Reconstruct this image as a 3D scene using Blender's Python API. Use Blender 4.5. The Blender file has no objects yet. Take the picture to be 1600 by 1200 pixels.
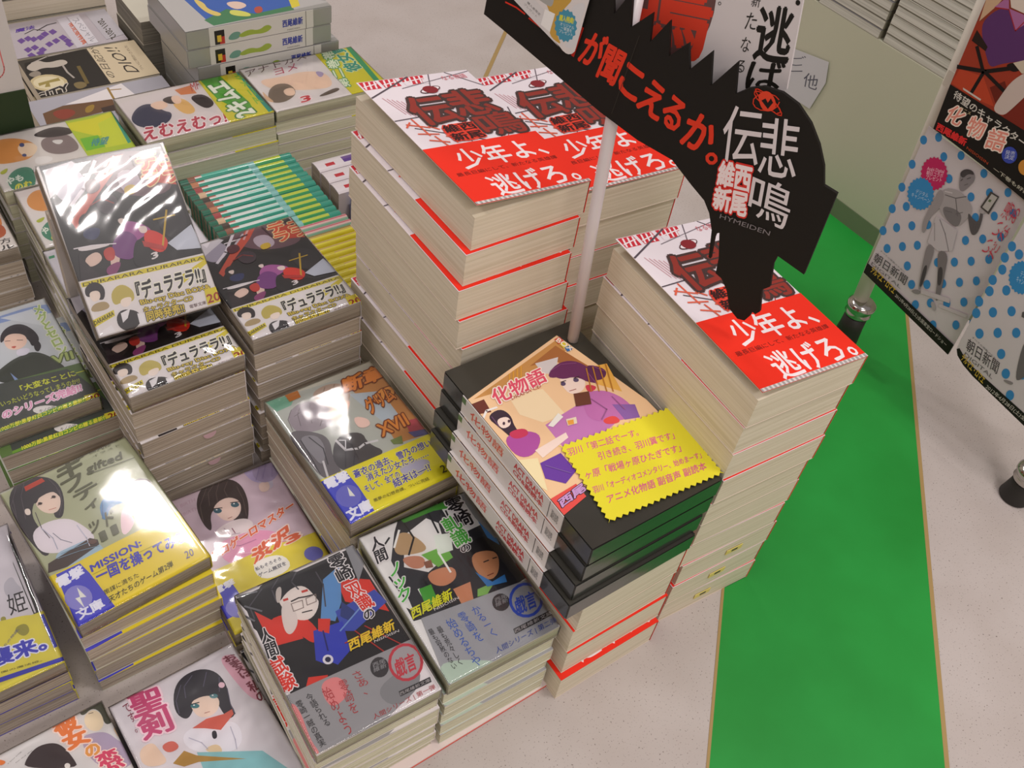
import bpy, bmesh, math, random
from mathutils import Vector, Matrix
from mathutils.geometry import tessellate_polygon
random.seed(7)
SC = bpy.context.scene
COL = SC.collection
MM = 0.001
# ------------------------------------------------------------------ camera
cam_data = bpy.data.cameras.new('camera')
cam_data.sensor_width = 36.0
cam_data.lens = 1534.9 / 1600 * 36.0
cam_data.clip_start = 0.02
cam = bpy.data.objects.new('camera', cam_data)
COL.objects.link(cam)
RIGHT, UP, FWD = (0.81487793, -0.56571912, 0.12623719), (0.34392547, 0.64720973, 0.68031966), (0.46657178, 0.51096129, -0.72196214)
cam.matrix_world = Matrix(((RIGHT[0], UP[0], -FWD[0], -0.36878), (RIGHT[1], UP[1], -FWD[1], -0.31800),
                           (RIGHT[2], UP[2], -FWD[2], 0.75420), (0, 0, 0, 1)))
SC.camera = cam
# ------------------------------------------------------------------ world, lights, exposure
SC.view_settings.view_transform = 'Standard'
SC.view_settings.look = 'None'
SC.view_settings.gamma = 1.0
SC.view_settings.exposure = -0.06
world = bpy.data.worlds.new('room_ambient')
SC.world = world
world.use_nodes = True
world.node_tree.nodes['Background'].inputs[0].default_value = (0.95, 0.86, 0.86, 1)
world.node_tree.nodes['Background'].inputs[1].default_value = 0.36
def tube_light(name, loc, sx, sy, rz, power, col=(1.0, 0.93, 0.9)):
    d = bpy.data.lights.new(name, 'AREA'); d.shape = 'RECTANGLE'; d.size = sx; d.size_y = sy
    d.energy = power; d.color = col
    o = bpy.data.objects.new(name, d); COL.objects.link(o); o.location = loc; o.rotation_euler = (0, 0, rz)
    return o
tube_light('ceiling_light', (0.03, 1.58, 2.0), 0.10, 0.34, 0.55, 10)
tube_light('ceiling_light', (0.69, 1.63, 2.0), 0.09, 0.28, 0.4, 5)
tube_light('ceiling_light', (0.36, -0.52, 2.0), 0.42, 0.09, 0.15, 12)
tube_light('ceiling_light', (-0.45, -1.5, 1.9), 1.3, 0.35, 0.1, 22)
tube_light('ceiling_light', (-1.6, 0.6, 2.1), 0.4, 1.3, 0.3, 14)
# ------------------------------------------------------------------ helpers
def lin(h):
    h = h.lstrip('#'); v = [int(h[i:i+2], 16) / 255 for i in (0, 2, 4)]
    return tuple(c / 12.92 if c <= 0.04045 else ((c + 0.055) / 1.055) ** 2.4 for c in v) + (1.0,)
def nodes(name):
    m = bpy.data.materials.new(name); m.use_nodes = True
    return m, m.node_tree, m.node_tree.nodes['Principled BSDF']
def principled(name, col, rough=0.5, metal=0.0, coat=0.0, spec=0.5, bump=None):
    m, nt, b = nodes(name)
    b.inputs['Base Color'].default_value = lin(col); b.inputs['Roughness'].default_value = rough
    b.inputs['Metallic'].default_value = metal; b.inputs['Coat Weight'].default_value = coat
    b.inputs['Coat Roughness'].default_value = 0.12; b.inputs['Specular IOR Level'].default_value = spec
    if bump:
        tc = nt.nodes.new('ShaderNodeTexCoord'); n = nt.nodes.new('ShaderNodeTexNoise'); n.inputs['Scale'].default_value = bump[0]
        bp = nt.nodes.new('ShaderNodeBump'); bp.inputs['Strength'].default_value = bump[1]; bp.inputs['Distance'].default_value = 0.001
        nt.links.new(tc.outputs['Object'], n.inputs['Vector']); nt.links.new(n.outputs['Fac'], bp.inputs['Height'])
        nt.links.new(bp.outputs['Normal'], b.inputs['Normal'])
        if coat: nt.links.new(bp.outputs['Normal'], b.inputs['Coat Normal'])
    return m
def printed(name, rough, coat=0.0, spec=0.4):
    m, nt, b = nodes(name)
    a = nt.nodes.new('ShaderNodeVertexColor'); a.layer_name = 'ink'
    nt.links.new(a.outputs['Color'], b.inputs['Base Color'])
    b.inputs['Roughness'].default_value = rough; b.inputs['Coat Weight'].default_value = coat; b.inputs['Coat Roughness'].default_value = 0.1
    b.inputs['Specular IOR Level'].default_value = spec
    return m
def pages(name, c1, c2, fine, coat=0.0):
    m, nt, b = nodes(name)
    tc = nt.nodes.new('ShaderNodeTexCoord'); oi = nt.nodes.new('ShaderNodeObjectInfo')
    mp = nt.nodes.new('ShaderNodeMapping'); mp.inputs['Scale'].default_value = (6, 6, fine)
    mul = nt.nodes.new('ShaderNodeMath'); mul.operation = 'MULTIPLY'; mul.inputs[1].default_value = 40
    cx = nt.nodes.new('ShaderNodeCombineXYZ')
    nt.links.new(oi.outputs['Random'], mul.inputs[0]); nt.links.new(mul.outputs[0], cx.inputs[2])
    nt.links.new(tc.outputs['Object'], mp.inputs['Vector']); nt.links.new(cx.outputs[0], mp.inputs['Location'])
    n = nt.nodes.new('ShaderNodeTexNoise'); n.inputs['Scale'].default_value = 1.0; n.inputs['Detail'].default_value = 4; n.inputs['Roughness'].default_value = 0.65
    nt.links.new(mp.outputs[0], n.inputs['Vector'])
    r = nt.nodes.new('ShaderNodeValToRGB'); r.color_ramp.elements[0].position = 0.36; r.color_ramp.elements[1].position = 0.58
    r.color_ramp.elements[0].color = lin(c2); r.color_ramp.elements[1].color = lin(c1)
    nt.links.new(n.outputs['Fac'], r.inputs['Fac']); nt.links.new(r.outputs['Color'], b.inputs['Base Color'])
    b.inputs['Roughness'].default_value = 0.75
    bp = nt.nodes.new('ShaderNodeBump'); bp.inputs['Strength'].default_value = 0.35; bp.inputs['Distance'].default_value = 0.0006
    nt.links.new(n.outputs['Fac'], bp.inputs['Height']); nt.links.new(bp.outputs['Normal'], b.inputs['Normal'])
    if coat:
        b.inputs['Coat Weight'].default_value = coat; b.inputs['Coat Roughness'].default_value = 0.16
        n2 = nt.nodes.new('ShaderNodeTexNoise'); n2.inputs['Scale'].default_value = 1.0; n2.inputs['Detail'].default_value = 3
        mp2 = nt.nodes.new('ShaderNodeMapping'); mp2.inputs['Scale'].default_value = (45, 45, 260)
        nt.links.new(tc.outputs['Object'], mp2.inputs['Vector']); nt.links.new(cx.outputs[0], mp2.inputs['Location']); nt.links.new(mp2.outputs[0], n2.inputs['Vector'])
        b2 = nt.nodes.new('ShaderNodeBump'); b2.inputs['Strength'].default_value = 0.9; b2.inputs['Distance'].default_value = 0.004
        nt.links.new(n2.outputs['Fac'], b2.inputs['Height']); nt.links.new(b2.outputs['Normal'], b.inputs['Coat Normal'])
    return m
def film_material():
    m = bpy.data.materials.new('shrink_film'); m.use_nodes = True; nt = m.node_tree; nt.nodes.clear()
    out = nt.nodes.new('ShaderNodeOutputMaterial'); mix = nt.nodes.new('ShaderNodeMixShader')
    tr = nt.nodes.new('ShaderNodeBsdfTransparent'); gl = nt.nodes.new('ShaderNodeBsdfGlossy'); gl.inputs['Roughness'].default_value = 0.07
    fr = nt.nodes.new('ShaderNodeFresnel'); fr.inputs['IOR'].default_value = 1.5
    mul = nt.nodes.new('ShaderNodeMath'); mul.operation = 'MULTIPLY'; mul.inputs[1].default_value = 1.1; mul.use_clamp = True
    nt.links.new(fr.outputs[0], mul.inputs[0]); nt.links.new(mul.outputs[0], mix.inputs[0])
    nt.links.new(tr.outputs[0], mix.inputs[1]); nt.links.new(gl.outputs[0], mix.inputs[2]); nt.links.new(mix.outputs[0], out.inputs[0])
    return m
M_PRINT = printed('printed_paper', 0.42)
M_MATTE = printed('printed_card', 0.6, spec=0.25)
M_GLOSS = printed('laminated_print', 0.38, coat=0.25)
M_CREAM = pages('cream_pages', '#e4dac6', '#d4c9b1', 700)
M_PALE = pages('pale_pages', '#dcdabf', '#c2be9e', 1100, coat=0.5)
M_TAN = pages('wrapped_pages', '#c0b3a2', '#9c8e7e', 1100, coat=0.5)
M_DIM = pages('dim_pages', '#8a867c', '#6a665e', 700)
M_FILM = film_material()
M_BLACK = principled('black_box_board', '#1f1e1b', 0.35, coat=0.9, bump=(60, 0.25))
M_SILVER = principled('silver_box_board', '#a5a5a2', 0.38, metal=0.35, coat=0.3)
M_WHITE = principled('white_plastic', '#d8d4c8', 0.4)
M_CHROME = principled('chrome', '#b8b4ae', 0.16, metal=1.0)
M_RUBBER = principled('black_rubber', '#201e1b', 0.55)
M_COUNTER = principled('beige_laminate', '#c0c0aa', 0.5, bump=(300, 0.08))
M_BASEB = principled('olive_baseboard', '#6f7c60', 0.5)
M_GREENBOX = principled('dark_green_board', '#27391a', 0.75)
M_TAPE = principled('tan_edge', '#a88c58', 0.5)
def put(name, mesh, parent=None, mat=None):
    o = bpy.data.objects.new(name, mesh); COL.objects.link(o)
    if parent: o.parent = parent
    if mat and not mesh.materials: mesh.materials.append(mat)
    return o
def tag(o, label, cat, group=None, kind=None):
    if label: o['label'] = label
    if cat: o['category'] = cat
    if group: o['group'] = group
    if kind: o['kind'] = kind
    return o
def thing(name, label, cat, loc, rz=0.0, group=None):
    o = bpy.data.objects.new(name, None); COL.objects.link(o); o.empty_display_size = 0.02
    o.location = [c * MM for c in loc]; o.rotation_euler = (0, 0, math.radians(rz))
    return tag(o, label, cat, group)
class MB:
    """mesh builder in millimetres with a printed colour on every face"""
    def __init__(s): s.v = []; s.f = []; s.c = []
    def face(s, pts, col):
        i = len(s.v); s.v += [tuple(p) for p in pts]; s.f.append(tuple(range(i, i + len(pts)))); s.c.append(col)
    def box(s, x0, x1, y0, y1, z0, z1, col=(1, 1, 1, 1)):
        i = len(s.v)
        s.v += [(x0, y0, z0), (x1, y0, z0), (x1, y1, z0), (x0, y1, z0), (x0, y0, z1), (x1, y0, z1), (x1, y1, z1), (x0, y1, z1)]
        for q in ((0, 3, 2, 1), (4, 5, 6, 7), (0, 1, 5, 4), (1, 2, 6, 5), (2, 3, 7, 6), (3, 0, 4, 7)):
            s.f.append(tuple(i + k for k in q)); s.c.append(col)
    def rings(s, rings, col, cap=True):
        i = len(s.v); n = len(rings[0])
        for r in rings: s.v += [tuple(p) for p in r]
        for a in range(len(rings) - 1):
            for k in range(n):
                s.f.append((i + a*n + k, i + a*n + (k+1) % n, i + (a+1)*n + (k+1) % n, i + (a+1)*n + k)); s.c.append(col)
        if cap:
            s.f.append(tuple(i + k for k in range(n))[::-1]); s.c.append(col)
            s.f.append(tuple(i + (len(rings)-1)*n + k for k in range(n))); s.c.append(col)
    def prism(s, poly, z0, z1, col, ax=None):
        """poly of (a,b) extruded; ax maps (a,b,z) to a point"""
        ax = ax or (lambda a, b, z: (a, b, z))
        if sum(poly[k][0]*poly[(k+1) % len(poly)][1] - poly[(k+1) % len(poly)][0]*poly[k][1] for k in range(len(poly))) < 0: poly = poly[::-1]
        n = len(poly); i = len(s.v)
        s.v += [ax(a, b, z0) for a, b in poly] + [ax(a, b, z1) for a, b in poly]
        for t in tessellate_polygon([[Vector((a, b, 0)) for a, b in poly]]):
            t = list(t); a, b, c = (Vector(poly[k]) for k in t)
            if (b - a).cross(c - a) < 0: t = t[::-1]
            s.f.append(tuple(i + n + k for k in t)); s.c.append(col); s.f.append(tuple(i + k for k in t[::-1])); s.c.append(col)
        for k in range(n): s.f.append((i + k, i + (k+1) % n, i + n + (k+1) % n, i + n + k)); s.c.append(col)
    def mesh(s, name, mat=None, smooth=False):
        m = bpy.data.meshes.new(name); m.from_pydata([(x*MM, y*MM, z*MM) for x, y, z in s.v], [], s.f)
        at = m.color_attributes.new('ink', 'FLOAT_COLOR', 'CORNER')
        buf = []
        for p in m.polygons: buf += list(s.c[p.index]) * p.loop_total
        at.data.foreach_set('color', buf)
        if smooth: m.polygons.foreach_set('use_smooth', [True] * len(m.polygons))
        if mat: m.materials.append(mat)
        m.update(); return m
WHITE = lin('#e2dcdc')
# text as flat glyph outlines, cached
GL = {}
def glyphs(k):
    if k not in GL:
        c = bpy.data.curves.new('lettering', 'FONT'); c.body = k; c.resolution_u = 2
        c.space_line = 0.92 if '\n' in k else 1.0; c.align_x = 'CENTER' if '\n' in k else 'LEFT'
        o = bpy.data.objects.new('lettering', c); COL.objects.link(o)
        dg = bpy.context.evaluated_depsgraph_get(); me = o.evaluated_get(dg).to_mesh()
        vs = [(v.co.x, v.co.y) for v in me.vertices]; fs = [tuple(p.vertices) for p in me.polygons]
        o.evaluated_get(dg).to_mesh_clear(); bpy.data.objects.remove(o); bpy.data.curves.remove(c)
        bb = (min(v[0] for v in vs), min(v[1] for v in vs), max(v[0] for v in vs), max(v[1] for v in vs)) if vs else (0, 0, 1, 1)
        GL[k] = (vs, fs, bb)
    return GL[k]
def chaikin(p, n=2):
    for _ in range(n):
        q = []
        for i in range(len(p)):
            a, b = p[i], p[(i+1) % len(p)]
            q += [(a[0]*.75 + b[0]*.25, a[1]*.75 + b[1]*.25), (a[0]*.25 + b[0]*.75, a[1]*.25 + b[1]*.75)]
        p = q
    return p
def clip(poly, x0, x1, y0, y1):
    for ax, lim, sg in ((0, x0, 1), (0, x1, -1), (1, y0, 1), (1, y1, -1)):
        out = []
        for i in range(len(poly)):
            a, b = poly[i-1], poly[i]; da, db = (a[ax]-lim)*sg, (b[ax]-lim)*sg
            if (da >= 0) != (db >= 0):
                t = da / (da - db); out.append((a[0] + t*(b[0]-a[0]), a[1] + t*(b[1]-a[1])))
            if db >= 0: out.append(b)
        poly = out
        if len(poly) < 3: return []
    return poly
LAY = 0.012
def art(mb, items, z, rect=None, ax=None, sel=None):
    """printed shapes laid on a plane, each a hair above the one before"""
    ax = ax or (lambda a, b, h: (a, b, h))
    k = 0
    def flat(poly, col, h):
        if rect: poly = clip(poly, *rect)
        if len(poly) < 3: return
        for t in tessellate_polygon([[Vector((a, b, 0)) for a, b in poly]]):
            a, b, c = (poly[i] for i in t)
            if (b[0]-a[0])*(c[1]-a[1]) - (b[1]-a[1])*(c[0]-a[0]) < 0: b, c = c, b
            mb.face([ax(a[0], a[1], h), ax(b[0], b[1], h), ax(c[0], c[1], h)], col)
    for it in items:
        kind, col, f, b = it[:4]
        if sel is not None and b != sel: continue
        p = [(f[i], f[i+1]) for i in range(0, len(f), 2)]; h = z + k * LAY; k += 1
        if kind == 'P': flat(p, lin(col), h)
        elif kind == 'S': flat(chaikin(p), lin(col), h)
        elif kind == 'L':
            w = max(it[4], 0.35) / 2
            for i in range(len(p) - 1):
                a, c = Vector(p[i]), Vector(p[i+1]); d = c - a
                if d.length < 1e-4: continue
                d.normalize(); n = Vector((-d.y, d.x)) * w; a = a - d*w*.5; c = c + d*w*.5
                flat([tuple(a-n), tuple(c-n), tuple(c+n), tuple(a+n)], lin(col), h)
        elif kind == 'T':
            t, oc, bold = it[4:7]
            o = Vector(p[0]); ex = Vector(p[1]) - o; ey = Vector(p[2]) - o
            passes = ([(oc, bold + 0.055, 10)] if oc else []) + [(col, bold * .8, 6 if bold > .03 else 4)]
            vs, fs, bb = glyphs(t)
            sx, sy = 1 / max(bb[2]-bb[0], 1e-6), 1 / max(bb[3]-bb[1], .35 if t in 'ー一' else 1e-6)
            fl = ex.x*ey.y - ex.y*ey.x < 0
            for cc, off, nd in passes:
                sh = [(0, 0)] + ([(off*math.cos(2*math.pi*j/nd), off*math.sin(2*math.pi*j/nd)) for j in range(nd)] if off else [])
                for js, (du, dv) in enumerate(sh):
                    hh = h + js * 0.003
                    q = [o + ex*((v[0]+du-bb[0])*sx) + ey*((v[1]+dv-bb[1])*sy) for v in vs]
                    if rect and any(not (rect[0] <= v.x <= rect[1] and rect[2] <= v.y <= rect[3]) for v in q):
                        for fc in fs: flat([tuple(q[i]) for i in fc], lin(cc), hh)
                    else:
                        i0 = len(mb.v); mb.v += [ax(v.x, v.y, hh) for v in q]
                        for fc in fs: mb.f.append(tuple(i0 + i for i in (fc[::-1] if fl else fc))); mb.c.append(lin(cc))
                k += len(sh) // 4; h = z + k * LAY; k += 1
    return k
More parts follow.
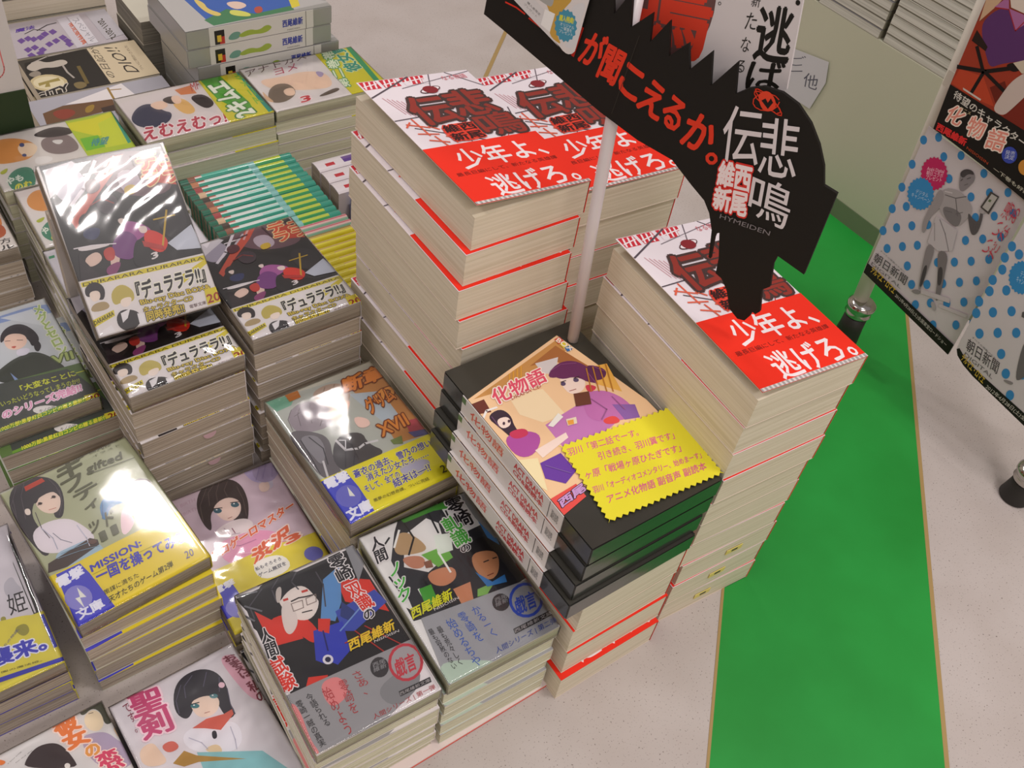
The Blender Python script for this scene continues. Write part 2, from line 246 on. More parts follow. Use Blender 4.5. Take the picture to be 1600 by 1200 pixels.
ART={
'E':[["P","#e9e2e2",[-48.1,68.9,46.9,69.4,48.7,-70.8,-48.0,-67.9],0],["P","#191517",[-48.8,66.9,1.5,67.2,45.9,67.3,48.0,-25.5,-47.0,-20.9,-47.8,25.4,-45.4,53.4],0],["P","#e9e2e2",[-54.6,58.5,-45.5,35.3,-46.4,9.4,-44.5,-21.3,-51.0,-23.7,-50.1,15.8],0],["S","#d8321f",[-35.5,41.1,-12.9,35.6,-5.8,13.3,-13.9,4.4,-20.5,19.2,-31.9,27.7],0],["S","#1c181b",[-33.5,68.0,-9.7,73.3,7.5,62.8,9.2,44.8,-9.5,43.1,-25.4,42.4,-31.4,55.1],0],["P","#d93422",[-40.8,50.9,-31.7,36.7,-19.6,21.0,-19.1,13.9,-38.1,17.8,-41.0,32.8],0],["P","#d93422",[23.4,49.2,45.2,35.0,45.4,3.6,34.5,14.3,20.5,26.7],0],["S","#e8ddd6",[-21.8,59.3,-7.3,61.0,6.3,53.7,4.6,35.4,-6.2,25.0,-16.3,28.2,-22.3,40.7],0],["S","#17131a",[-25.7,63.8,-10.2,72.3,12.8,61.1,13.9,42.2,4.2,26.2,3.3,40.9,-0.2,54.8,-11.5,56.1,-25.3,47.0],0],["P","#5f93c8",[14.4,51.7,31.5,57.3,18.1,28.0,6.9,15.4,-1.5,22.4],0],["P","#3d4fae",[10.5,22.8,44.5,25.6,47.7,11.8,15.8,1.4,8.1,5.7],0],["P","#2f3cb4",[-10.4,15.9,11.6,12.9,5.7,-11.0,-9.3,-17.9,-18.8,-6.0],0],["P","#d93422",[-3.1,23.3,4.7,19.0,-1.3,8.6,-7.4,14.2],0],["S","#ddd2cc",[-22.9,45.8,-14.9,48.4,-14.5,36.5,-17.2,26.4,-25.9,19.9,-28.8,26.1],0],["L","#2a2226",[-14.2,45.7,-8.2,45.9,-3.1,44.3,2.4,43.2],0,1.16],["L","#2a2226",[-11.0,33.4,-3.9,31.8],0,0.95],["L","#c43a30",[-18.5,49.2,-15.7,48.9],0,1.93],["L","#c43a30",[-3.7,49.4,0.0,48.8],0,1.95],["L","#4a464e",[-13.5,69.2,-22.5,62.1,-23.6,50.8],0,0.99],["L","#4a464e",[-0.5,67.1,-7.3,61.0,-5.2,52.6],0,1.0],["L","#4a464e",[12.4,60.2,12.6,47.8,6.0,29.9],0,1.0],["L","#4a464e",[-28.8,65.5,-42.3,56.3,-43.1,45.3],0,0.97],["S","#c8bdb6",[-20.2,60.8,-14.6,61.4,-20.8,49.3,-24.4,48.9],0],["L","#8a7a74",[-15.1,43.8,-6.7,42.8,-8.5,36.7,-16.1,37.3,-15.1,43.8],0,0.58],["L","#8a7a74",[-3.8,42.8,4.2,42.8,1.8,36.9,-5.3,37.3,-3.8,42.8],0,0.58],["P","#2a3a7a",[18.1,28.0,23.1,15.8,16.3,10.3,11.9,17.4],0],["L","#7a9ad0",[6.5,6.5,38.4,21.7],0,1.13],["L","#1a1a6a",[-4.3,12.5,-8.0,-3.3],0,1.12],["L","#6a6a70",[-46.8,68.2,-32.8,65.3],0,1.54],["L","#6a6a70",[-45.3,58.0,-36.2,48.4],0,1.52],["L","#6a6a70",[-50.7,54.1,-43.9,43.5],0,1.51],["P","#17131a",[-28.7,-7.0,-9.1,-13.6,-1.1,-24.6,-0.6,-31.3,-38.6,-20.4],0],["P","#d93422",[-28.9,-15.4,-16.2,-20.4,-20.9,-26.2,-33.5,-21.3],0],["P","#e6e0e6",[-7.8,-11.6,-8.5,-12.6,-9.6,-13.3,-10.9,-13.6,-12.1,-13.4,-13.3,-12.8,-14.2,-11.8,-14.7,-10.5,-14.8,-9.2,-14.4,-7.9,-13.6,-6.8,-12.6,-6.1,-11.3,-5.8,-10.0,-6.0,-8.9,-6.7,-8.0,-7.7,-7.5,-8.9,-7.4,-10.3],0],["P","#1c1a40",[-9.3,-10.7,-9.7,-11.3,-10.3,-11.7,-11.0,-11.9,-11.7,-11.8,-12.3,-11.4,-12.8,-10.8,-13.0,-10.2,-13.1,-9.4,-12.9,-8.7,-12.5,-8.1,-11.9,-7.7,-11.2,-7.6,-10.5,-7.7,-9.9,-8.0,-9.4,-8.6,-9.1,-9.3,-9.1,-10.0],0],["L","#b02a20",[15.8,1.4,28.5,-28.1],0,0.94],["L","#b02a20",[23.9,1.5,41.4,-26.4],0,0.95],["L","#b02a20",[5.2,-4.0,28.3,-5.5],0,0.93],["P","#8f8f93",[41.5,69.2,48.9,67.8,49.0,50.4,36.9,37.0],0],["T","#17131a",[23.8,41.7,36.4,42.2,24.9,67.1],0,"零\n崎","#ece6e6",0.03],["T","#d8321f",[27.9,13.2,39.0,13.0,25.3,38.5],0,"双\n識","#ece6e6",0.03],["T","#17131a",[26.5,4.7,34.7,4.8,27.4,12.3],0,"の","#ece6e6",0.03],["T","#17131a",[-47.5,11.1,-38.6,10.4,-44.8,34.9],0,"人\n間","#ece6e6",0.03],["T","#d8321f",[-47.7,-18.4,-37.5,-18.0,-48.3,9.3],0,"試\n験","#ece6e6",0.03],["T","#e8c52a",[5.3,-11.8,42.1,-12.0,7.7,-3.1],0,"西尾維新",0,0.04],["T","#e9e2e2",[23.7,-14.3,43.5,-15.1,24.3,-12.4],0,"NISIOISIN",0,0],["P","#9c9a9c",[-47.7,-20.5,50.6,-24.7,49.0,-71.0,-47.7,-68.1],0],["S","#de8a8a",[-48.8,-25.0,-43.8,-31.9,-46.9,-57.9,-44.9,-68.8,-48.7,-67.5],0],["S","#de8a8a",[-23.1,-22.9,-8.8,-24.6,-9.4,-41.1,-24.4,-45.0,-26.3,-33.6],0],["P","#e2dcdd",[46.6,-42.6,54.0,-42.3,48.7,-70.8,6.7,-68.8,27.8,-62.1],0],["S","#8b8a8c",[6.3,-47.9,29.1,-41.6,43.8,-47.6,34.1,-61.5,12.2,-65.7],0],["P","#3a3638",[23.6,-36.3,22.0,-38.5,19.9,-40.1,17.6,-40.8,15.3,-40.5,13.3,-39.4,11.8,-37.5,11.1,-35.1,11.2,-32.5,12.1,-29.9,13.7,-27.6,15.8,-26.1,18.2,-25.3,20.5,-25.5,22.5,-26.7,24.0,-28.6,24.7,-31.0,24.6,-33.7],0],["T","#9c9a9c",[12.6,-34.9,22.4,-35.6,14.6,-28.0],0,"西尾\n維新",0,0],["P","#c23a48",[47.1,-45.1,43.9,-49.1,39.8,-51.9,35.3,-53.1,30.9,-52.6,27.2,-50.5,24.4,-47.0,23.1,-42.5,23.3,-37.6,25.0,-32.7,28.0,-28.6,32.1,-25.6,36.7,-24.3,41.2,-24.7,45.1,-26.9,47.9,-30.5,49.2,-35.2,48.9,-40.2],0],["P","#a9a2a4",[45.2,-44.0,42.6,-47.5,39.1,-49.9,35.4,-50.9,31.7,-50.5,28.5,-48.8,26.3,-45.8,25.2,-42.0,25.3,-37.8,26.8,-33.7,29.4,-30.2,32.8,-27.7,36.7,-26.6,40.4,-26.9,43.7,-28.7,46.0,-31.8,47.1,-35.7,46.8,-39.9],0],["T","#c23a48",[25.3,-46.9,41.1,-47.2,28.5,-33.6],0,"戯言",0,0.03],["T","#b03a3e",[-0.9,-46.9,6.3,-47.9,-2.4,-27.1],0,"さ\nあ\n、",0,0],["T","#b03a3e",[-15.4,-55.1,-9.2,-55.6,-12.7,-28.8],0,"零\n崎\nを",0,0],["T","#b03a3e",[-24.9,-66.7,-18.7,-67.2,-25.4,-27.9],0,"始\nめ\nよ\nう",0,0],["T","#2a2628",[-34.4,-54.3,-29.8,-54.3,-36.9,-26.6],0,"今\n語\nら\nれ\nる",0,0],["T","#2a2628",[-43.4,-65.7,-38.8,-65.5,-44.9,-28.2],0,"零\n崎\n一\n賊\nの\n真\n実",0,0],["P","#2a2628",[20.9,-56.1,45.5,-57.2,44.7,-61.1,20.2,-59.9],0],["T","#b8b2b2",[20.4,-59.4,44.3,-60.4,20.9,-56.8],0,"西尾維新文庫",0,0],["T","#b03a3e",[-3.5,-66.6,44.9,-67.6,-3.1,-62.1],0,"人間シリーズ | 第一弾",0,0]],
'F':[["P","#e4e2e0",[-49.2,71.2,51.4,69.8,52.2,-70.4,-49.3,-70.7],0],["P","#2a2a30",[-10.4,74.7,23.7,70.6,22.1,36.2,57.2,36.6,57.4,-21.4,32.0,-25.2,-5.8,-21.7,-45.8,-14.0,-44.0,28.0,-21.6,61.9],0],["P","#3f8f2c",[-11.5,72.6,39.5,73.7,40.3,59.2,16.5,66.1,-10.3,66.6],0],["P","#e4e2e0",[-15.9,56.2,7.7,62.5,14.1,53.8,5.8,24.0,-15.4,17.6,-29.9,30.4],0],["S","#b99a72",[-23.8,57.8,-13.7,60.3,-6.1,45.9,-5.5,35.1,-19.6,37.5,-31.3,43.7],0],["S","#c08468",[-29.0,40.0,-11.1,33.0,-14.9,22.3,-26.0,25.8],0],["S","#c98a68",[-17.1,18.5,4.7,14.4,2.4,3.0,-10.3,0.0,-19.1,7.2],0],["P","#e4e2e0",[-48.0,52.6,-35.7,43.5,-37.4,24.4,-41.8,-6.9,-50.7,7.4,-51.8,37.1],0],["P","#6fb24a",[-12.8,33.9,8.7,32.8,8.1,20.2,-6.5,17.9],0],["P","#dfe6dc",[4.7,45.4,18.0,41.0,11.6,26.1,-1.0,27.6],0],["P","#86b95c",[10.2,-13.5,25.4,-14.2,14.6,-20.7,6.8,-19.0],0],["L","#17171c",[-10.3,66.6,-10.2,50.6,-21.3,38.4],0,1.51],["L","#17171c",[11.8,65.8,9.4,45.6],0,1.54],["L","#17171c",[25.4,61.5,20.9,34.2,19.6,24.4],0,1.55],["L","#17171c",[-44.0,28.0,-42.3,7.6],0,1.41],["L","#17171c",[-22.0,13.7,-21.6,-8.4,-16.0,-20.9],0,1.42],["L","#17171c",[-27.2,59.6,-40.3,51.1],0,1.48],["L","#f0f0ec",[-17.1,62.2,-28.1,49.7],0,1.71],["L","#f0f0ec",[0.2,29.5,-0.4,9.5],0,1.68],["L","#f0f0ec",[-29.4,7.9,-30.1,-8.5],0,1.6],["L","#f0f0ec",[48.3,41.3,45.3,21.3],0,1.77],["P","#4aa03a",[-29.4,7.9,-19.1,7.2,-21.6,-8.4,-31.8,-7.6],0],["P","#57808c",[54.2,35.5,55.4,18.7,48.6,11.7,47.3,28.3],0],["P","#8a5a48",[-14.4,27.1,-8.3,26.4,-9.9,19.6,-15.5,21.4],0],["S","#221f22",[23.4,25.0,39.5,27.0,47.2,15.0,43.6,3.9,20.5,3.4,13.7,7.0],0],["S","#c48a62",[21.2,15.8,33.9,14.2,42.2,7.2,33.4,-8.6,22.0,-12.4,16.5,0.5],0],["L","#2a2426",[27.1,5.0,31.5,4.7],0,1.05],["L","#2a2426",[35.2,4.5,38.6,4.0],0,1.06],["L","#7a3a30",[23.2,-6.9,28.6,-7.2],0,0.82],["P","#3b7fc0",[16.5,0.5,23.7,-13.3,35.7,-12.3,33.8,-18.8,18.0,-15.2],0],["P","#3b7fc0",[43.5,41.1,51.1,34.4,46.8,12.6,41.8,23.2],0],["P","#c98a68",[-6.4,-4.5,8.6,-5.2,2.2,-21.2,-7.4,-20.8],0],["P","#8f9093",[43.4,70.2,51.4,69.8,53.6,19.6,46.8,20.0,43.0,44.1],0],["T","#17131a",[25.3,39.8,40.5,40.0,28.5,70.9],0,"零\n崎","#ece6e6",0.03],["T","#48a83a",[15.1,26.3,29.4,26.3,16.1,55.4],0,"軋\n識","#ece6e6",0.03],["T","#17131a",[16.7,19.5,25.0,19.7,17.0,25.8],0,"の","#ece6e6",0.03],["T","#17131a",[-47.1,42.0,-36.3,42.5,-42.7,65.2],0,"人\n間","#ece6e6",0.03],["T","#48b03e",[-47.7,3.4,-37.1,3.6,-41.5,36.6],0,"ノ\nッ\nク","#ece6e6",0.03],["T","#d8d82a",[-46.1,-12.7,-10.7,-11.9,-43.2,-3.7],0,"西尾維新",0,0.04],["T","#e9e2e2",[-28.1,-14.3,-6.6,-14.1,-27.9,-12.1],0,"NISIOISIN",0,0],["P","#a2a2a6",[-40.0,-14.9,52.6,-25.1,52.2,-70.4,-49.3,-70.7],0],["S","#b7c8b8",[-45.6,-50.2,-6.5,-71.8,-13.7,-76.6,-45.8,-71.6,-51.0,-66.6],0],["P","#3a3638",[25.7,-35.2,24.0,-37.2,21.7,-38.6,19.2,-39.2,16.8,-38.9,14.8,-37.7,13.3,-35.9,12.6,-33.7,12.8,-31.2,13.8,-28.8,15.6,-26.7,17.8,-25.3,20.3,-24.8,22.8,-25.0,24.9,-26.2,26.3,-28.0,27.0,-30.3,26.8,-32.8],0],["T","#9c9a9c",[14.2,-33.8,25.1,-34.2,17.0,-26.9],0,"西尾\n維新",0,0],["P","#3d55b8",[49.5,-46.0,45.9,-49.9,41.3,-52.6,36.3,-53.8,31.6,-53.2,27.6,-51.0,24.8,-47.5,23.5,-43.0,24.0,-38.0,26.1,-33.3,29.7,-29.2,34.2,-26.4,39.3,-25.1,44.2,-25.6,48.3,-27.9,51.2,-31.5,52.4,-36.1,51.8,-41.2],0],["P","#a2a2a6",[47.5,-44.9,44.5,-48.2,40.7,-50.4,36.5,-51.4,32.6,-50.9,29.3,-49.1,27.0,-46.2,25.9,-42.4,26.3,-38.3,28.1,-34.3,31.1,-31.0,34.9,-28.6,39.1,-27.6,43.1,-28.0,46.5,-29.8,48.9,-32.9,49.9,-36.7,49.4,-40.9],0],["T","#3d55b8",[24.6,-47.7,43.0,-48.2,29.6,-34.2],0,"戯言",0,0.03],["T","#3d62b8",[-1.8,-54.2,4.6,-54.3,-3.6,-25.3],0,"か\nる\nー\nく",0,0],["T","#3d62b8",[-13.5,-52.3,-7.2,-52.4,-15.2,-24.9],0,"零\n崎\nを",0,0],["T","#3d62b8",[-25.2,-68.1,-18.2,-68.6,-25.8,-24.9],0,"始\nめ\nる\nち\nや",0,0],["T","#2a2628",[-34.8,-61.6,-30.7,-61.7,-34.4,-27.1],0,"最\nも\n荒\n々\nし\nく",0,0],["T","#2a2628",[-40.1,-61.9,-36.1,-62.0,-41.0,-25.8],0,"最\nも\n容\n赦\nの\nな\nい",0,0],["P","#2a2628",[15.7,-55.7,50.4,-55.8,49.3,-60.0,14.8,-59.9],0],["T","#b8b2b2",[15.1,-59.3,49.1,-59.4,16.0,-56.2],0,"西尾維新文庫",0,0],["T","#3d55a0",[-6.0,-67.7,48.0,-67.6,-4.7,-62.1],0,"人間シリーズ | 第二弾",0,0]],
'D':[["P","#b3b694",[-50.8,69.8,51.0,73.3,51.5,-70.7,-51.9,-71.9],0],["S","#3a3438",[-48.7,62.7,-35.0,75.9,-21.4,72.3,-11.8,61.9,-11.6,44.5,-20.8,23.1,-27.1,25.7,-23.3,37.7,-29.3,53.0,-39.0,41.3,-40.0,23.9,-35.1,9.7,-45.7,-7.0,-49.4,12.8,-51.1,35.2],0],["S","#f0d8c8",[-31.5,50.8,-17.2,52.2,-14.8,43.0,-20.2,31.8,-26.3,30.6,-31.4,36.0,-33.4,44.7],0],["S","#3a3438",[-45.1,65.8,-32.0,73.8,-19.1,68.8,-14.0,53.8,-15.0,39.4,-17.2,52.2,-26.8,53.1,-33.8,45.0,-34.1,56.4],0],["P","#c8452e",[-33.5,67.2,-19.4,68.0,-18.6,63.7,-34.2,62.4],0],["L","#5a3a30",[-32.1,44.7,-28.6,45.1],0,0.68],["L","#5a3a30",[-21.5,45.4,-18.2,45.3],0,0.69],["L","#c07060",[-27.2,35.8,-22.0,34.9],0,0.54],["S","#e9e0e6",[-46.4,23.0,-34.0,26.8,-18.9,21.7,-12.4,8.1,-9.0,-6.8,-15.8,-10.8,-29.4,-8.2,-41.6,-3.1,-47.9,4.8],0],["S","#a9c4d6",[-39.8,-4.4,-26.7,-4.9,-13.4,-5.5,-8.9,-17.5,-10.1,-25.4,-32.0,-25.3,-42.4,-16.2],0],["P","#4a3a34",[-46.8,-9.7,-13.4,-5.5,-9.3,-10.1,-10.2,-14.8,-36.9,-20.1,-50.1,-17.5],0],["S","#3c80b8",[6.1,21.0,17.6,26.3,27.9,23.0,30.8,15.2,21.8,10.1,11.6,13.4,2.3,1.5,1.9,9.1],0],["S","#54403c",[32.0,26.0,41.8,27.0,48.5,18.5,44.2,9.8,34.8,12.5],0],["S","#f0d0d8",[15.5,5.1,24.1,6.6,24.6,-3.1,16.1,-15.5,5.5,-18.8],0],["P","#9ab070",[20.4,-3.8,40.1,-12.0,41.3,-20.2,20.9,-18.8],0],["L","#5c5258",[-38.3,70.5,-48.1,54.9,-50.3,31.1],0,0.55],["L","#5c5258",[-32.3,70.2,-38.9,59.7,-44.2,37.6],0,0.56],["L","#5c5258",[-36.2,39.3,-38.2,22.6,-36.9,11.1],0,0.54],["L","#5c5258",[-44.9,60.1,-50.0,38.0,-49.0,19.6],0,0.55],["L","#5c5258",[-13.3,49.5,-16.3,36.5,-23.1,26.5],0,0.56],["L","#5c5258",[-15.7,64.6,-14.0,53.8,-14.8,43.0],0,0.56],["S","#f6e6da",[-41.7,46.8,-38.0,45.2,-39.4,38.8,-43.0,40.4],0],["L","#8a8a9a",[-33.3,13.8,-31.0,5.1,-25.6,-2.2],0,0.53],["L","#b8b8c8",[-38.2,22.6,-35.1,9.7,-36.3,-1.7],0,0.66],["L","#c8c8d8",[-16.2,10.8,-15.3,-4.1,-16.4,-12.2],0,0.67],["L","#8aa8bc",[-36.1,-7.0,-25.5,-7.6,-14.9,-8.8],0,0.64],["L","#8aa8bc",[-39.6,-9.6,-23.8,-12.2,-10.8,-16.1],0,0.51],["S","#6a4a3e",[-16.8,-7.5,-10.9,-8.1,-10.0,-12.3,-14.7,-12.5],0],["L","#2f6aa0",[8.0,19.6,1.6,5.6],0,0.69],["L","#2f6aa0",[14.6,22.6,23.2,18.6],0,0.69],["L","#6a9ac8",[17.9,24.2,26.9,20.8],0,0.56],["P","#3a2a2a",[-28.8,44.3,-29.1,43.9,-29.4,43.8,-29.9,43.7,-30.3,43.9,-30.8,44.2,-31.1,44.6,-31.3,45.1,-31.4,45.6,-31.3,46.0,-31.1,46.4,-30.7,46.6,-30.3,46.6,-29.8,46.4,-29.4,46.1,-29.0,45.7,-28.8,45.2,-28.7,44.7],0],["P","#3a2a2a",[-18.1,44.7,-18.3,44.3,-18.7,44.1,-19.1,44.1,-19.6,44.3,-20.0,44.6,-20.4,45.0,-20.6,45.5,-20.7,46.0,-20.6,46.4,-20.3,46.8,-20.0,47.0,-19.5,47.0,-19.1,46.9,-18.6,46.5,-18.3,46.1,-18.0,45.6,-18.0,45.1],0],["T","#5a5a3a",[-11.1,57.5,9.3,57.1,-4.0,74.1],0,"ギ",0,0.05],["T","#5a5a3a",[-11.2,42.4,5.0,44.5,-9.8,54.7],0,"フ",0,0.04],["T","#5a5a3a",[-7.6,30.5,11.3,32.5,-6.7,41.2],0,"テ",0,0.04],["T","#5a5a3a",[-5.5,17.9,5.4,19.6,-4.9,24.9],0,"ィ",0,0.04],["T","#5a5a3a",[-12.2,-2.8,7.4,-3.9,-7.7,10.3],0,"ッド",0,0.03],["T","#5a5a3a",[-7.4,-14.1,5.5,-13.4,-5.9,-5.4],0,"II",0,0.03],["T","#5a5a3a",[9.8,50.9,38.3,49.2,12.9,60.6],0,"gifted",0,0.03],["T","#4a4a34",[20.2,69.6,44.6,68.4,21.0,75.1],0,"二丸修一",0,0],["T","#6a6a4a",[20.8,65.2,43.6,64.9,21.1,67.3],0,"イラスト",0,0],["L","#5a5a3a",[12.0,51.4,47.4,47.0],0,0.57],["P","#e8d233",[-41.5,-21.0,42.0,-18.9,51.6,-23.7,51.5,-70.7,-51.9,-71.9],1],["P","#4a48c4",[-46.1,-22.0,-28.5,-22.7,-26.4,-34.4,-23.8,-70.8,-51.9,-71.9],1],["T","#efeef8",[-49.1,-34.7,-29.7,-33.7,-47.9,-24.9],1,"電撃",0,0.05],["P","#8f8ad0",[-33.5,-55.0,-35.4,-57.9,-38.1,-59.8,-41.1,-60.4,-44.1,-59.7,-46.8,-57.7,-48.9,-54.7,-50.0,-51.1,-50.1,-47.3,-49.2,-43.6,-47.3,-40.7,-44.7,-38.7,-41.6,-38.0,-38.5,-38.7,-35.8,-40.7,-33.7,-43.7,-32.5,-47.4,-32.5,-51.3],1],["P","#f0f0e0",[-38.7,-40.6,-36.6,-51.9,-40.5,-49.9,-41.3,-59.8,-43.4,-48.6,-40.2,-49.3],1],["T","#efeef8",[-47.9,-66.9,-29.2,-67.0,-48.1,-58.1],1,"文庫",0,0.05],["T","#4440c0",[-24.7,-34.7,14.3,-33.9,-23.8,-28.6],1,"MISSION:",0,0.04],["L","#a09a30",[-25.1,-36.9,27.9,-39.0],1,0.38],["T","#4440c0",[-25.1,-46.2,42.8,-49.5,-23.0,-35.0],1,"一国を操ってみろ",0,0.04],["T","#3a3624",[-25.7,-58.1,0.7,-57.9,-24.9,-53.7],1,"策謀に満ちた",0,0],["T","#3a3624",[-25.8,-66.2,24.9,-64.0,-24.4,-60.6],1,"天才たちのゲーム第2弾",0,0.01],["T","#5a50a0",[35.4,-63.7,41.9,-63.9,37.0,-57.0],1,"20",0,0]],
'C':[["P","#b9bcb4",[-50.3,73.0,64.2,61.7,50.5,-75.1,-51.6,-73.3],0],["P","#7fb49a",[-50.3,73.0,-23.2,70.5,-33.4,59.3,-47.1,58.7],0],["P","#c58a4e",[18.2,58.1,64.2,61.7,59.8,8.8,49.7,-25.2,22.0,-21.4,25.8,11.1],0],["P","#b9c4cc",[15.1,46.9,41.0,36.6,40.0,3.0,24.5,3.6],0],["S","#9c9098",[-41.9,51.6,-26.0,59.3,-11.1,53.0,-6.7,35.8,-15.6,22.4,-32.6,24.0,-45.1,31.1],0],["S","#b8a090",[-13.4,62.9,2.6,66.8,16.8,61.1,17.4,45.5,6.3,36.9,-6.9,38.1,-10.8,50.7],0],["S","#f0c4b0",[-11.3,38.4,4.8,39.8,13.5,41.3,5.9,30.8,-6.4,25.3,-13.3,29.2],0],["S","#6a6468",[-48.8,35.3,-32.9,26.2,-22.6,12.3,-31.1,-8.4,-31.8,-30.8,-48.7,-24.6,-49.6,0.4,-52.2,17.4],0],["S","#8e8a90",[-45.2,25.3,-30.1,20.5,-30.7,3.1,-42.5,-13.2,-44.2,5.0],0],["S","#4c484c",[-17.2,11.2,3.7,5.2,1.3,-9.5,10.6,-24.7,-8.1,-25.6,-30.2,-27.9,-33.0,-9.2],0],["L","#d8d4d6",[-19.8,6.6,-18.0,-6.2,-8.1,-10.0,-1.0,-8.1,9.9,-10.4],0,2.12],["L","#d8d4d6",[-39.3,-7.4,-43.9,-23.7],0,1.76],["L","#7e7278",[-35.9,54.5,-43.2,46.2,-45.4,33.3],0,0.63],["L","#7e7278",[-25.6,57.0,-33.8,47.1,-37.3,34.8],0,0.63],["L","#7e7278",[-17.8,54.7,-24.9,44.1,-27.7,33.3],0,0.64],["L","#7e7278",[-11.0,44.6,-16.2,35.0,-23.6,26.9],0,0.63],["L","#7e7278",[-37.0,46.8,-26.7,49.2,-16.6,45.6],0,0.62],["L","#8f7a68",[-8.7,60.2,-15.4,53.4],0,0.64],["L","#8f7a68",[0.8,63.5,-6.9,54.9],0,0.65],["L","#8f7a68",[9.8,62.8,0.2,50.9],0,0.66],["L","#8f7a68",[14.0,56.1,5.2,46.0],0,0.65],["L","#3e3a40",[-44.6,20.9,-45.3,5.7,-47.8,-17.7],0,0.9],["L","#3e3a40",[-37.3,20.7,-32.9,4.3,-37.6,-12.3],0,0.91],["L","#3e3a40",[-15.8,8.4,-10.9,-4.4,-13.2,-18.8],0,0.91],["L","#3e3a40",[-18.8,-7.7,-27.0,-22.2],0,0.9],["L","#3e3a40",[-12.1,-11.6,-19.8,-22.6],0,0.9],["L","#e8e6ea",[-17.5,5.3,-13.0,2.7,-18.0,-6.2,-12.6,-7.4],0,0.91],["L","#a05a50",[0.7,37.9,4.7,38.2],0,0.64],["L","#a05a50",[-16.1,29.8,-12.9,29.4],0,0.62],["S","#f0d0c4",[4.7,23.1,15.5,14.9,13.3,5.8,2.3,8.1],0],["P","#b84a58",[40.7,-3.6,52.2,-6.0,50.2,-19.3,37.7,-16.3],0],["P","#5a5a90",[36.5,-15.6,51.3,-20.0,50.8,-25.9,38.4,-22.8],0],["P","#7a8a50",[19.1,-15.7,30.0,-15.9,26.6,-24.0,19.2,-20.8],0],["P","#c07838",[-33.1,71.8,-21.1,71.5,-22.2,63.5,-32.9,63.2],0],["T","#e08a3a",[12.7,48.2,51.4,48.5,18.7,64.5],0,"断章","#7a3a20",0.05],["T","#e8a04a",[30.0,23.5,51.2,26.6,30.9,35.8],0,"の","#7a3a20",0.04],["T","#e08a3a",[19.7,16.7,48.2,21.7,20.0,33.4],0,"グリム","#7a3a20",0.04],["T","#d88a3a",[15.2,-9.4,42.4,-8.7,16.8,3.8],0,"XVII","#7a3a20",0.03],["P","#e8dd2e",[-50.8,-23.4,-26.7,-24.3,50.9,-26.9,50.5,-75.1,-51.6,-73.3],1],["P","#4a50c8",[-51.1,-25.1,-29.0,-25.8,-27.8,-44.3,-28.8,-71.0,-51.6,-73.3],1],["T","#f0f0fa",[-50.0,-34.9,-29.7,-34.8,-48.7,-24.6],1,"電撃",0,0.06],["P","#7070c8",[-30.6,-53.7,-33.0,-56.6,-36.1,-58.6,-39.6,-59.3,-43.1,-58.8,-46.0,-57.0,-48.2,-54.2,-49.3,-50.8,-49.2,-47.1,-47.9,-43.5,-45.5,-40.5,-42.4,-38.5,-38.9,-37.7,-35.4,-38.2,-32.4,-40.0,-30.2,-42.8,-29.1,-46.3,-29.3,-50.1],1],["P","#f0f0e0",[-35.5,-39.8,-34.7,-51.3,-38.5,-49.0,-39.7,-57.4,-42.1,-47.8,-38.5,-49.0],1],["T","#f0f0fa",[-49.7,-70.0,-28.6,-69.3,-48.6,-59.3],1,"文庫",0,0.06],["S","#b8b4c8",[12.7,-41.5,34.5,-46.4,35.4,-54.8,15.3,-62.1,7.5,-50.0],1],["T","#4a48b0",[-26.0,-36.0,46.1,-38.3,-24.6,-28.4],1,"蒼衣の過去、雪乃の想い","#f4ee90",0.03],["T","#4a48b0",[-18.9,-44.0,37.7,-46.3,-17.4,-36.4],1,"消えた少女たち……","#f4ee90",0.03],["T","#4a48b0",[-25.6,-53.0,6.4,-53.1,-24.6,-46.2],1,"そして、全ての","#f4ee90",0.03],["T","#4a48b0",[-3.4,-60.5,31.8,-60.4,-2.0,-52.0],1,"結末は―!?","#f4ee90",0.03],["T","#6a6430",[-24.9,-64.3,24.8,-67.7,-24.4,-61.0],1,"悪夢の幻想奇譚、ついに完結",0,0],["T","#56523a",[37.4,-67.5,47.5,-67.7,39.2,-59.9],1,"20",0,0]],
